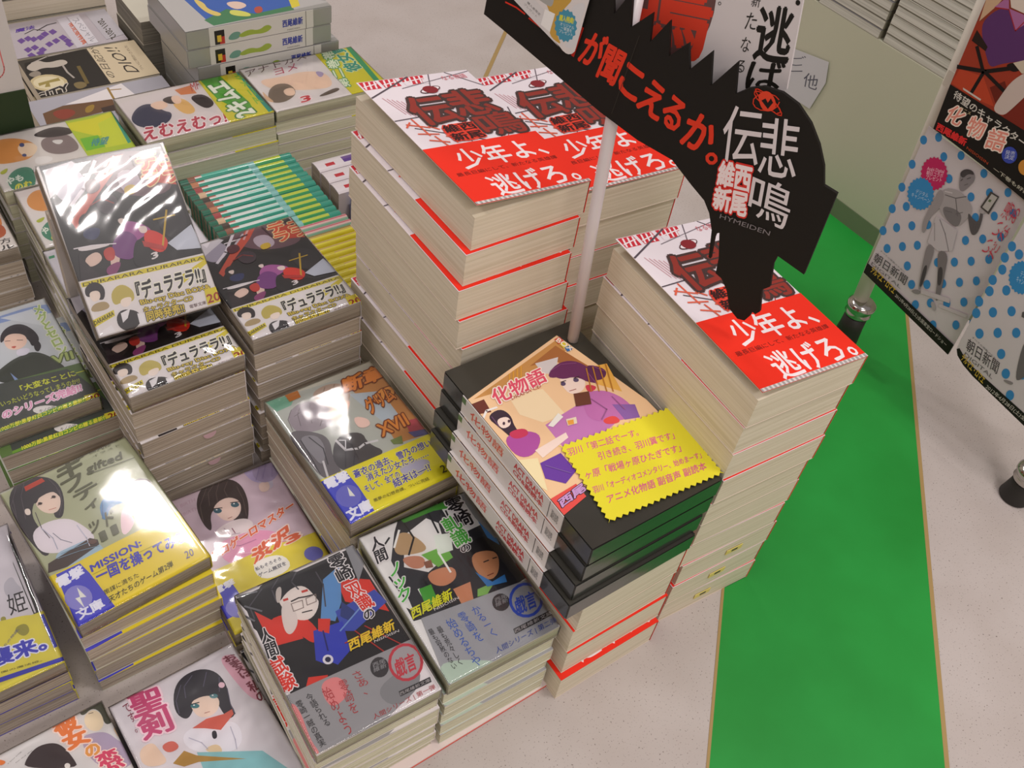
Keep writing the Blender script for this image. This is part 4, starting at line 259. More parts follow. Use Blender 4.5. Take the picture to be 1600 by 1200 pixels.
'V':[["P","#dcd6d0",[44.8,88.7,50.3,-70.5,-20.5,-71.1,-25.2,31.7,-69.0,74.0,-46.0,74.6,-27.7,99.2],0],["S","#d89a58",[38.9,58.1,42.2,42.0,31.9,24.5,13.3,17.3,-3.7,30.2,-4.3,45.5,-1.8,62.1,13.1,67.7],0],["S","#f2dcc0",[24.5,37.0,25.9,22.5,13.3,17.3,-2.0,28.4,4.7,37.8],0],["P","#4a5a8a",[22.4,29.3,21.3,29.8,20.3,30.5,19.8,31.4,19.7,32.2,20.0,33.0,20.8,33.6,21.9,34.0,23.1,34.1,24.4,33.8,25.6,33.3,26.5,32.6,27.1,31.8,27.2,30.9,26.8,30.1,26.1,29.5,25.0,29.1,23.7,29.1],0],["P","#4a5a8a",[3.7,32.7,2.8,33.0,2.2,33.6,1.8,34.3,1.8,35.1,2.1,35.8,2.7,36.4,3.5,36.7,4.5,36.8,5.4,36.7,6.3,36.3,6.9,35.7,7.3,35.0,7.3,34.2,7.0,33.5,6.4,33.0,5.6,32.6,4.6,32.5],0],["S","#8a7a78",[26.4,12.0,27.3,-4.0,24.0,-17.6,-5.6,-19.7,-9.9,-6.4,-5.6,9.1,7.8,16.4],0],["S","#3a3030",[37.3,19.0,45.1,-5.7,35.7,-21.4,24.3,-23.0,23.5,-6.8,27.7,9.0],0],["S","#e8e4e0",[-2.5,27.3,-7.3,10.9,-16.6,12.6,-18.7,29.7],0],["S","#e0ddd8",[20.6,4.7,16.9,-9.9,7.5,-1.6],0],["P","#dcd82e",[43.8,-21.4,43.1,-48.4,49.3,-72.9,10.7,-73.0,8.2,-41.8,31.0,-19.9],1],["P","#7ac02e",[10.8,-23.8,10.5,-42.6,-13.1,-42.5,-13.2,-22.4],1],["P","#cfd83a",[31.5,-49.9,39.6,-69.4,-16.7,-68.4,-15.3,-41.7],1],["P","#3aa08a",[47.9,-69.6,49.3,-72.9,-15.5,-68.8,-16.5,-65.0],1],["T","#3a90a0",[-6.9,-28.5,-9.1,-45.2,5.7,-35.5],1,"待望",0,0.03],["S","#4a8a70",[-30.3,62.9,-14.6,49.7,-16.7,34.2,-37.9,35.6,-57.7,44.1,-54.4,61.4],0],["T","#e4e8dc",[-39.1,64.2,-37.1,47.8,-28.2,62.2],0,"やも",0,0.06],["T","#e0d850",[-52.8,59.7,-53.1,44.0,-40.0,57.2],0,"のむ",0,0.06],["S","#b0b83a",[-15.1,64.6,-10.0,54.6,-18.1,58.1,-20.4,63.7],0]],
'N':[["P","#e0dad6",[37.0,71.3,36.3,49.7,24.5,3.7,-47.1,15.9,-50.6,70.7],0],["S","#d89a58",[31.6,64.5,44.4,52.2,38.4,39.2,7.3,36.8,4.4,49.9,13.2,64.0],0],["S","#4a8a70",[-19.1,65.6,-7.3,53.6,-12.2,43.1,-40.6,47.5,-43.1,60.1,-31.3,67.0],0],["T","#e4e8dc",[-27.6,65.8,-26.9,53.8,-17.7,64.0],0,"やも",0,0.06],["T","#e0d850",[-39.4,61.3,-39.7,49.6,-29.6,59.4],0,"のむ",0,0.06],["S","#b0b83a",[-3.8,65.6,-1.0,55.2,-7.7,59.7,-8.6,64.7],0]],
'O':[["P","#dedadf",[41.6,72.5,40.1,17.6,-22.5,24.3,-26.3,78.7],0],["P","#3f9a6a",[40.3,67.7,40.4,62.5,36.6,63.1,36.5,68.4],0]],
'X':[["P","#34322c",[-64.5,92.6,63.5,95.4,58.8,-94.8,-60.9,-93.1],0],["P","#f0c89c",[-64.9,59.4,40.9,84.9,64.3,-18.9,-63.4,-61.7],0],["P","#c89050",[-57.5,58.4,36.4,80.6,36.9,67.2,-35.9,55.7],0],["P","#a86a3a",[1.0,66.8,32.9,75.8,39.0,56.4,47.0,33.1,32.6,34.5,22.5,61.8],0],["P","#e8b050",[35.8,45.4,57.8,40.1,49.4,10.2,36.4,26.3],0],["P","#d8d0d0",[6.3,67.2,27.0,64.3,14.1,50.5,5.1,55.3],0],["P","#6a3028",[-62.0,55.0,-50.6,54.7,-52.7,41.3,-64.2,44.6],0],["P","#f4dcb4",[-32.2,50.7,-4.5,42.0,-4.4,12.3,-24.5,14.5,-35.4,29.0],0],["P","#c47ab8",[-24.3,11.5,19.2,17.3,32.4,-10.6,7.3,-17.0,-25.5,-15.7],0],["S","#6a2c5c",[3.7,49.8,20.9,59.5,36.3,56.2,43.1,41.5,38.2,25.3,30.9,32.3,19.7,44.4],0],["S","#f4dcd0",[13.4,47.8,26.7,47.0,32.6,34.5,22.3,24.6,9.2,27.1],0],["S","#6a2c5c",[10.5,52.4,28.2,55.7,39.4,43.4,32.8,28.2,27.0,40.6,13.6,43.0],0],["S","#5a2450",[41.1,48.9,54.2,35.6,46.2,27.3,34.5,30.4],0],["P","#5a4a6a",[14.7,37.8,14.2,37.3,13.5,36.9,12.7,36.8,12.0,36.9,11.4,37.2,10.9,37.7,10.7,38.4,10.8,39.1,11.2,39.7,11.7,40.3,12.4,40.6,13.2,40.8,13.9,40.7,14.6,40.3,15.0,39.8,15.2,39.2,15.1,38.5],0],["P","#5a4a6a",[26.4,36.2,25.9,35.7,25.1,35.3,24.3,35.2,23.5,35.4,22.8,35.7,22.3,36.3,22.1,37.0,22.1,37.7,22.5,38.3,23.0,38.9,23.8,39.2,24.6,39.3,25.4,39.2,26.1,38.8,26.6,38.3,26.8,37.6,26.8,36.9],0],["L","#a05a50",[12.8,30.3,18.6,29.6],0,0.71],["S","#c070b0",[18.9,23.4,36.6,20.0,45.9,5.9,46.4,-9.3,34.3,-14.5,15.2,-7.0,7.9,2.7],0],["S","#d03a50",[27.4,31.1,36.5,23.2,24.3,20.6],0],["S","#e04a4a",[16.8,-5.0,28.8,-5.7,29.2,-14.6,17.0,-10.9],0],["P","#8a60a8",[33.7,3.5,49.8,-5.1,44.8,-17.3,32.6,-13.5],0],["S","#3a2838",[-58.9,38.9,-45.4,41.7,-41.4,32.3,-46.0,20.6,-45.0,8.8,-52.8,7.6,-56.1,26.0],0],["S","#f4dcd0",[-54.4,33.6,-43.8,32.1,-46.3,23.5,-55.8,23.1],0],["L","#f0ece8",[-62.8,38.1,-55.4,44.1,-46.7,43.2],0,1.76],["S","#b050a0",[-60.0,17.0,-40.7,14.9,-31.8,4.4,-48.2,-8.6,-61.0,-4.2],0],["S","#c8385a",[-53.9,19.2,-39.3,16.9,-40.2,9.0,-53.1,10.5],0],["P","#f4dcd0",[-45.4,-4.7,-15.1,-1.9,-16.4,-6.8,-44.6,-13.2],0],["P","#6a3aa0",[-49.1,-16.1,-30.2,-15.8,-30.3,-34.5,-43.8,-40.0,-54.0,-29.2],0],["P","#f0e0b0",[-64.0,-5.2,-47.9,-11.4,-59.1,-39.2,-64.9,-25.6],0],["P","#e4504a",[-61.4,-45.5,-37.4,-43.7,-37.8,-56.2,-63.4,-61.7],0],["T","#c89ad0",[-58.9,-55.6,-34.4,-51.8,-57.3,-49.0],0,"西尾","#3a1a20",0.05],["L","#8a4a7c",[12.2,54.6,23.7,56.5,35.6,51.8],0,0.73],["L","#8a4a7c",[37.7,41.2,36.4,26.3],0,0.73],["L","#8a4a7c",[44.9,43.7,50.6,34.4],0,0.74],["L","#d89a3a",[-18.5,67.1,-24.3,58.6],0,1.19],["L","#d89a3a",[-14.2,67.9,-21.1,58.1],0,1.2],["L","#d89a3a",[-9.9,68.8,-17.2,58.4],0,1.2],["L","#d89a3a",[-5.6,69.7,-13.3,58.8],0,1.21],["L","#b87a28",[39.4,43.4,27.7,21.7],0,0.98],["L","#b87a28",[44.9,42.1,33.1,18.9],0,0.99],["L","#b87a28",[50.4,40.8,38.5,16.0],0,0.99],["L","#b87a28",[56.0,39.5,43.0,13.6],0,1.0],["P","#e8d8c0",[-7.5,8.2,0.9,6.5,-2.1,0.9,-10.0,2.4],0],["P","#e8a040",[-7.4,6.7,-2.4,5.4,-4.8,1.5,-9.2,2.8],0],["P","#f0ece4",[-23.3,9.6,-8.9,16.1,-7.7,11.2,-20.6,6.7],0],["L","#9a5a90",[22.7,15.4,26.8,1.3,16.8,-5.0],0,0.94],["L","#9a5a90",[38.7,9.8,39.2,-5.4],0,0.95],["L","#7a5aa0",[-47.2,-19.8,-35.0,-34.5],0,0.84],["P","#6a3a2a",[13.6,26.3,25.9,22.7,19.5,11.2,7.3,14.8],0],["L","#3a2a2a",[12.0,40.8,16.7,40.4],0,0.72],["L","#3a2a2a",[23.5,39.3,28.8,39.0],0,0.72],["L","#6a4a6a",[-55.5,37.0,-56.1,26.0],0,0.89],["P","#4a3040",[-50.3,26.8,-50.6,26.4,-51.0,26.1,-51.4,26.0,-51.8,26.0,-52.1,26.1,-52.3,26.4,-52.3,26.8,-52.2,27.3,-51.9,27.7,-51.6,28.1,-51.2,28.4,-50.8,28.6,-50.4,28.6,-50.1,28.4,-49.9,28.1,-49.9,27.7,-50.0,27.3],0],["P","#4a3040",[-45.6,26.8,-46.0,26.4,-46.4,26.1,-46.8,26.0,-47.2,26.0,-47.4,26.2,-47.6,26.4,-47.7,26.8,-47.5,27.3,-47.3,27.8,-47.0,28.1,-46.6,28.4,-46.1,28.6,-45.8,28.6,-45.5,28.4,-45.3,28.1,-45.3,27.7,-45.4,27.3],0],["T","#e0506a",[-45.7,44.7,3.8,46.7,-42.8,59.4],0,"化物語","#fbe8dc",0.03],["T","#b84a4a",[-32.4,43.5,-4.6,43.5,-31.4,46.7],0,"DRAMA CD",0,0],["P","#d84a3a",[35.8,81.5,41.4,82.0,41.6,76.3,35.7,75.4],0],["P","#e0c83a",[36.2,75.1,41.8,75.5,41.4,69.8,36.6,69.6],0],["P","#3a70b0",[37.7,70.1,42.9,70.0,41.9,65.3,36.9,65.2],0],["T","#f0e8d8",[35.6,79.4,39.7,64.1,40.1,81.3],0,"BOX",0,0.03]],
'Z':[["P","#b4b2b0",[101.1,108.2,98.8,62.5,-50.5,-93.0,-61.4,91.0,22.8,92.0],0],["P","#2d5cae",[21.1,64.0,54.8,-67.0,-52.1,-44.9,-54.7,57.3],0],["P","#3a7a50",[-41.4,61.1,-25.6,27.3,-47.4,1.6,-43.7,-44.9,-54.2,-44.9,-57.0,56.4],0],["P","#d8c83a",[-20.6,-52.0,-16.4,-64.6,-47.5,-55.4,-49.6,-44.0],0],["S","#d8c06a",[13.1,53.7,-2.6,44.8,-18.2,47.5,-34.9,35.3,-39.4,45.0,-19.9,54.0],0],["S","#e0c4b4",[-10.0,24.4,-12.6,5.7,-27.2,0.3,-32.8,18.7],0],["S","#b04a3a",[-32.6,-3.2,-32.2,-13.5,-47.0,-8.6,-47.4,1.6],0],["S","#d0d060",[-26.8,23.9,-41.4,6.8,-53.1,8.2,-40.9,30.1],0]],
'DIO':[["P","#1f1c1a",[36.7,65.3,46.4,-9.3,-44.6,-11.8,-54.8,85.8],0],["S","#b9b0a4",[26.7,68.3,39.0,49.6,27.2,41.4,30.8,21.7,17.8,17.8,13.4,35.2,19.0,49.2,12.8,61.5],0],["S","#8f8578",[10.6,69.9,16.3,56.5,4.1,53.8,0.5,65.2],0],["L","#a8a098",[15.6,26.6,-1.2,26.7,-16.3,23.8],0,2.34],["L","#b0a8a0",[33.7,57.7,42.5,36.6,43.7,17.5,44.9,-1.9],0,1.94],["P","#c4b48a",[-24.7,33.7,-30.3,36.9,-34.3,42.0,-36.2,48.4,-35.7,55.4,-32.9,62.0,-28.2,67.6,-22.2,71.5,-15.4,73.2,-8.8,72.5,-3.0,69.5,1.1,64.4,3.1,58.0,2.7,50.9,-0.1,44.1,-4.9,38.4,-11.1,34.5,-18.0,32.9],0],["P","#d8cca8",[-23.2,37.2,-27.6,39.7,-30.6,43.8,-32.0,49.0,-31.5,54.7,-29.2,60.2,-25.4,64.9,-20.6,68.1,-15.3,69.6,-10.2,69.1,-5.8,66.7,-2.7,62.6,-1.2,57.4,-1.7,51.6,-4.0,46.0,-7.8,41.3,-12.7,38.0,-18.1,36.6],0],["P","#9a8a4a",[-13.5,64.4,-9.8,40.0,-16.8,39.6,-16.9,52.6,-25.8,54.1,-24.6,60.2,-17.9,56.8,-19.9,65.1],0],["S","#7a6a44",[-27.5,30.1,-27.4,16.9,-39.4,14.3,-44.7,27.9],0],["T","#1a1716",[-53.0,77.7,-40.9,37.1,-38.1,75.7],0,"CITY","#c8c0b4",0.05],["L","#6a5a30",[6.5,10.9,-34.1,13.9],0,4.3],["P","#cfbfa0",[48.6,-11.4,56.5,-73.6,-57.4,-77.2,-44.2,-10.6],0],["T","#2a2320",[-32.4,-50.5,33.9,-45.4,-26.6,-36.0],0,"DIO!!",0,0],["T","#2a2320",[-34.5,-20.8,42.5,-23.2,-30.6,-11.4],0,"の日記が",0,0],["T","#7a6a58",[-29.4,-57.2,34.8,-58.5,-29.3,-53.3],0,"ついに明かされた",0,0]],
'grey':[["P","#a9a7b0",[38.4,78.5,51.1,-22.4,49.9,-84.0,16.9,-82.2,-1.0,-2.5,8.2,79.1],0],["P","#e2dcdc",[25.8,42.4,46.5,-30.2,13.7,-37.0,17.5,4.0],0],["L","#9a7a3a",[42.7,-12.7,6.2,-10.3,11.4,-36.2],0,2.64],["L","#9a7a3a",[37.0,-13.4,34.6,-25.9],0,1.88],["P","#6a4a30",[17.0,70.2,24.4,45.4,17.3,-9.0,3.9,-9.5,-5.2,11.9,-9.1,73.5],0],["S","#8a3a2a",[16.5,63.0,18.0,42.4,4.3,34.3,-6.9,55.5],0],["S","#9a7a30",[12.7,23.8,15.3,11.3,0.4,19.0,-0.8,28.3],0],["P","#3a2a24",[3.8,8.8,5.3,-12.6,-7.9,-6.6,-6.2,9.7],0]],
'purple':[["P","#b6aeb4",[36.9,50.0,41.8,-3.7,-41.9,-5.7,-49.5,63.5],0],["P","#6a4a90",[-0.3,55.6,4.5,48.8,-4.0,46.0,-9.6,53.0],0],["P","#6a4a90",[2.3,46.8,7.2,40.0,-1.4,37.2,-7.1,44.2],0],["P","#6a4a90",[-1.4,41.2,3.5,34.3,-5.1,31.6,-10.7,38.7],0],["P","#6a4a90",[-0.1,32.7,4.8,25.8,-3.8,23.0,-9.5,30.2],0],["P","#6a4a90",[-24.2,54.7,-19.5,48.0,-27.9,45.2,-33.4,52.1],0],["P","#6a4a90",[-21.8,46.0,-17.0,39.2,-25.5,36.5,-30.9,43.5],0],["P","#6a4a90",[-30.2,39.3,-25.5,32.5,-34.0,29.8,-39.4,36.8],0],["P","#6a4a90",[-19.9,28.0,-15.1,21.1,-23.6,18.4,-29.1,25.6],0],["P","#6a4a90",[-14.7,18.3,-9.9,11.3,-18.4,8.6,-24.0,15.8],0],["P","#6a4a90",[-9.4,8.4,-4.6,1.4,-13.2,-1.4,-18.8,6.0],0],["P","#6a4a90",[-19.4,6.1,-14.5,-0.9,-23.1,-3.6,-28.7,3.7],0],["P","#6a4a90",[-38.6,55.0,-34.0,48.4,-42.3,45.6,-47.6,52.5],0],["P","#6a4a90",[-37.1,44.0,-32.5,37.3,-40.8,34.6,-46.2,41.5],0],["P","#6a4a90",[8.3,15.1,13.3,8.1,4.6,5.3,-1.1,12.7],0],["P","#6a4a90",[6.2,25.4,11.1,18.4,2.4,15.6,-3.3,22.9],0],["P","#6a4a90",[-28.3,6.3,-23.5,-0.7,-32.1,-3.4,-37.6,3.9],0],["L","#3a3438",[15.7,26.5,25.4,11.2,27.2,-0.5],0,1.67],["L","#3a3438",[12.6,42.4,19.9,29.4,12.5,18.0],0,1.24],["T","#5a3aa0",[19.0,51.2,22.2,27.3,27.5,49.4],0,"魔法",0,0.03],["P","#c9c4cc",[35.4,-3.8,37.1,-16.3,-40.4,-17.2,-42.7,-4.0],0],["T","#c8603a",[17.9,-12.9,-38.5,-12.3,23.0,-20.2],0,"限定版特典",0,0.03],["P","#d4d0d6",[36.6,-17.6,37.6,-32.2,-38.5,-31.8,-39.6,-18.9],0],["T","#8a8890",[26.3,-19.9,-36.5,-22.7,32.4,-29.0],0,"スペシャル",0,0],["P","#b8b4ba",[37.7,-40.8,41.1,-66.7,-28.6,-73.8,-35.2,-42.8],0],["T","#4a463c",[12.6,-48.1,-37.6,-49.0,19.1,-56.1],0,"2011-2012",0,0.03]],
'jaw':[["L","#e0341f",[-98.0,457.7,-89.2,457.5,-82.0,455.9],0,1.11],["L","#e0341f",[-78.3,454.4,-69.2,452.2],0,1.1],["L","#c82a1c",[-38.0,464.0,-41.2,443.6],0,2.23],["T","#e03a22",[-37.1,442.3,-22.4,441.9,-32.2,465.6],0,"が",0,0.04],["T","#e03a22",[-21.4,437.7,-7.9,436.4,-17.1,461.4],0,"聞",0,0.04],["T","#e03a22",[-5.0,436.0,9.6,432.4,-2.1,456.0],0,"こ",0,0.04],["T","#e03a22",[11.2,430.4,27.9,427.4,14.8,452.8],0,"え",0,0.04],["T","#e03a22",[28.9,429.3,42.1,424.8,32.1,449.8],0,"る",0,0.04],["T","#e03a22",[46.5,420.8,66.5,420.2,48.8,444.9],0,"か",0,0.04],["T","#e03a22",[66.3,416.3,73.7,416.6,66.7,424.1],0,"。",0,0.03],["L","#d83a20",[98.9,473.5,98.7,470.7,96.9,467.8,93.6,465.4,89.8,464.1,86.3,464.3,84.2,465.9,83.7,468.5,85.1,471.5,88.1,474.2,91.9,475.7,95.5,475.9,98.2,474.7],0,0.65],["L","#d83a20",[98.2,466.5,94.0,466.8,89.3,468.1,85.3,469.8,83.0,471.9,82.9,473.4,85.0,474.2,89.0,474.1,93.7,473.2,97.9,471.5,100.8,469.6,101.6,467.8,100.1,466.7],0,0.66],["L","#d83a20",[87.7,475.1,84.2,475.4,82.8,474.7,83.9,473.0,87.1,470.6,91.9,468.3,96.9,466.6,100.8,465.9,102.8,466.4,102.4,467.9,99.6,470.2,95.2,472.5,90.3,474.4],0,0.65],["S","#e0442a",[84.7,472.3,89.9,477.5,95.8,474.6,98.6,468.8,94.4,464.8,90.1,464.9],0],["P","#1a1210",[88.4,469.8,90.4,472.1,92.5,470.2,93.4,473.5,95.5,471.6,93.8,466.6,91.1,468.2],0],["T","#dcd4d8",[75.7,421.9,99.5,429.6,68.6,457.9],0,"伝",0,0.004],["T","#dcd4d8",[101.5,424.8,124.4,432.4,92.2,460.9],0,"悲",0,0.004],["T","#dcd4d8",[103.8,395.9,131.1,397.3,98.9,425.0],0,"鳴",0,0.004],["T","#f4e4e6",[79.0,405.1,89.4,408.1,76.2,421.9],0,"維","#d83028",0.05],["T","#f4e4e6",[90.5,407.0,100.7,409.5,87.0,424.2],0,"西","#d83028",0.05],["T","#f4e4e6",[81.2,388.3,92.4,391.0,78.7,404.1],0,"新","#d83028",0.05],["T","#f4e4e6",[93.1,390.7,103.8,393.4,89.8,406.4],0,"尾","#d83028",0.05],["T","#868084",[87.9,383.8,122.5,389.0,87.7,387.1],0,"HYMEIDEN",0,0],["L","#3a3630",[2.3,475.4,-4.3,418.2],0,0.21]],
'card':[["S","#6a4a48",[-21.9,508.0,21.4,534.6,39.4,511.3,38.6,478.9,21.1,460.8,-3.9,465.6,-18.4,485.1],0],["T","#d8402a",[-10.7,458.4,40.8,468.8,-17.9,519.0],0,"鳴",0,0.03],["T","#1c1a16",[70.6,483.2,91.5,488.8,65.3,514.3],0,"逃",0,0.03],["T","#1c1a16",[71.8,464.3,92.7,471.5,69.6,482.3],0,"ば",0,0.025],["T","#2a2824",[59.7,511.4,65.0,512.7,58.7,517.9],0,"新",0,0],["T","#2a2824",[60.0,497.8,66.6,499.7,58.9,507.6],0,"た",0,0],["T","#2a2824",[61.6,484.3,67.1,485.8,60.7,493.3],0,"な",0,0],["T","#2a2824",[63.2,471.6,68.0,472.9,62.4,479.3],0,"る",0,0],["T","#2a2824",[40.2,504.6,42.2,505.2,39.7,506.7],0,"。",0,0],["P","#1c1a16",[86.7,524.1,86.8,523.6,86.7,523.1,86.5,522.6,86.2,522.3,85.7,522.1,85.3,522.2,84.8,522.3,84.4,522.7,84.2,523.1,84.1,523.7,84.1,524.2,84.3,524.6,84.7,525.0,85.1,525.1,85.6,525.1,86.1,524.9,86.4,524.6],0]],
'leaflet':[["S","#c8a04a",[-70.0,475.1,-50.0,482.7,-47.0,479.7,-50.7,474.1,-55.6,465.1,-54.1,453.4,-48.8,448.1,-60.4,450.8,-58.9,460.9,-63.6,467.7],0],["S","#a8a8a4",[-76.0,471.4,-60.4,477.3,-60.7,470.2,-63.8,469.0],0],["S","#d8d8dc",[-48.2,473.7,-41.5,480.4,-36.8,480.9,-39.0,468.8,-38.8,452.3,-43.0,448.4,-48.2,449.2,-40.6,461.0],0],["P","#d6d4d6",[-90.0,463.1,-75.8,470.0,-66.6,465.8,-66.3,455.0,-51.1,446.5,-78.8,458.1],0],["P","#eeeeee",[-65.8,466.4,-57.9,466.3,-59.6,453.3,-67.2,455.4],0],["T","#3a3a3a",[-80.0,464.9,-69.0,460.5,-79.4,466.5],0,"購入者限定",0,0],["T","#8a8a8a",[-82.3,463.2,-71.2,458.5,-81.6,464.6],0,"プレゼント",0,0],["P","#4a94b0",[-41.5,465.0,-40.2,463.3,-41.3,461.3,-40.6,459.0,-42.2,457.6,-42.3,455.2,-44.2,454.6,-45.0,452.3,-46.8,452.7,-48.2,451.0,-49.8,452.3,-51.6,451.3,-52.6,453.4,-54.5,453.4,-54.8,455.8,-56.5,456.7,-56.1,459.1,-57.3,460.9,-56.2,462.9,-56.8,465.2,-55.2,466.6,-55.1,469.0,-53.2,469.5,-52.4,471.7,-50.6,471.3,-49.2,472.9,-47.7,471.7,-45.9,472.5,-44.9,470.6,-43.1,470.6,-42.8,468.3,-41.1,467.4],0],["T","#d8d840",[-54.4,463.4,-43.6,465.2,-54.2,467.4],0,"購入特典!",0,0.05],["T","#d8e4e8",[-52.9,456.0,-42.3,457.1,-53.0,462.9],0,"オリジナル\n一筆箋を\nプレゼント",0,0]],
'poster1':[["P","#9c3a26",[-99.3,398.4,-34.7,429.7,45.6,300.4,-36.8,339.2,-95.4,339.0],0],["P","#c8a888",[-101.0,420.0,-86.4,426.7,-89.5,416.8,-97.5,399.3],0],["P","#7a2a1e",[-36.8,339.2,-27.1,364.9,-2.9,378.4,25.8,332.3],0],["P","#b8452a",[-93.9,355.9,-70.1,360.2,-48.0,342.5,-69.7,339.0,-94.9,340.3],0],["P","#6a2418",[-60.1,355.0,-50.6,366.5,-40.6,357.3,-44.4,342.4],0],["S","#5a3468",[-93.0,395.5,-93.4,404.2,-85.5,417.7,-72.1,421.2,-52.5,421.0,-36.3,394.4,-50.4,385.0,-61.5,377.2,-68.5,369.4,-78.5,378.6,-83.9,383.9],0],["P","#a86a9a",[-90.8,415.2,-86.0,424.1,-81.7,426.1,-77.7,419.5],0],["P","#a86a9a",[-78.1,420.2,-53.4,422.5,-64.0,407.7],0],["L","#a02a30",[-89.9,415.6,-77.7,419.5,-63.6,407.0,-60.0,417.4],0,0.92],["P","#d8ccc0",[-82.1,428.7,-62.7,437.7,-53.9,423.2,-76.8,421.8],0],["P","#2a1c16",[-95.7,382.0,-95.7,392.2,-79.4,384.2,-79.4,380.1],0],["L","#1c1614",[-96.5,356.1,-70.6,365.1,-51.1,378.6],0,3.6],["L","#1c1614",[-88.4,379.6,-71.9,363.4,-73.4,341.2],0,3.28],["L","#1c1614",[-70.2,364.3,-46.0,358.6],0,3.29],["S","#1c1614",[-58.1,379.0,-47.0,386.8,-41.7,381.6,-49.2,375.5],0],["P","#c8bca8",[-51.7,383.4,-37.2,395.9,-30.8,385.3,-40.3,379.3],0],["S","#c8b8b0",[-48.3,339.1,-47.5,353.5,-44.7,371.8,-32.6,388.4,-24.3,374.7,-32.8,348.0,-36.8,339.2],0],["P","#c8c0b8",[-82.7,342.6,-62.0,342.2,-62.2,340.5,-81.7,341.0],0],["P","#1b1815",[-95.4,339.0,-90.8,294.6,-77.7,294.2,-29.5,290.6,19.8,285.3,55.7,284.1,21.9,338.6,-36.5,338.8],0],["T","#d0ccc4",[-87.4,329.5,22.3,323.5,-87.8,337.4],0,"待望のキャラクターコメン",0,0.02],["T","#e09080",[-85.7,308.1,-69.6,309.0,-83.8,325.0],0,"化","#f0e0d4",0.02],["T","#e09080",[-60.3,307.0,-44.0,310.2,-62.6,325.2],0,"物","#f0e0d4",0.02],["T","#e09080",[-37.8,306.5,-20.9,311.2,-40.8,325.1],0,"語","#f0e0d4",0.02],["T","#c8b890",[-75.6,323.2,-64.1,324.3,-76.0,326.7],0,"アニメ",0,0],["T","#d83030",[-88.0,295.3,-54.6,297.1,-88.8,302.5],0,"西尾維新",0,0.06],["T","#b84a28",[-51.9,295.9,-26.7,294.3,-52.3,298.5],0,"NISIOISIN",0,0],["P","#3a4aa8",[-7.3,316.9,-6.3,314.5,-6.2,311.8,-6.9,309.4,-8.5,307.3,-10.6,306.0,-13.1,305.5,-15.6,305.9,-17.9,307.2,-19.6,309.2,-20.5,311.7,-20.6,314.4,-19.8,316.8,-18.3,318.8,-16.1,320.2,-13.7,320.6,-11.2,320.2,-9.0,318.9],0],["P","#c88a3a",[10.1,314.9,11.1,312.6,11.2,310.2,10.6,307.9,9.3,306.0,7.4,304.8,5.2,304.4,2.9,304.8,0.8,306.1,-0.7,307.9,-1.7,310.2,-1.8,312.7,-1.2,315.0,0.2,316.8,2.1,318.0,4.3,318.4,6.5,317.9,8.6,316.7],0],["T","#b8b4a4",[-19.9,292.9,20.4,290.3,-20.1,296.6],0,"一下巻も好評",0,0.02],["T","#c8d0e8",[-16.0,307.7,-7.5,311.2,-18.6,315.4],0,"発売\n決定",0,0]],
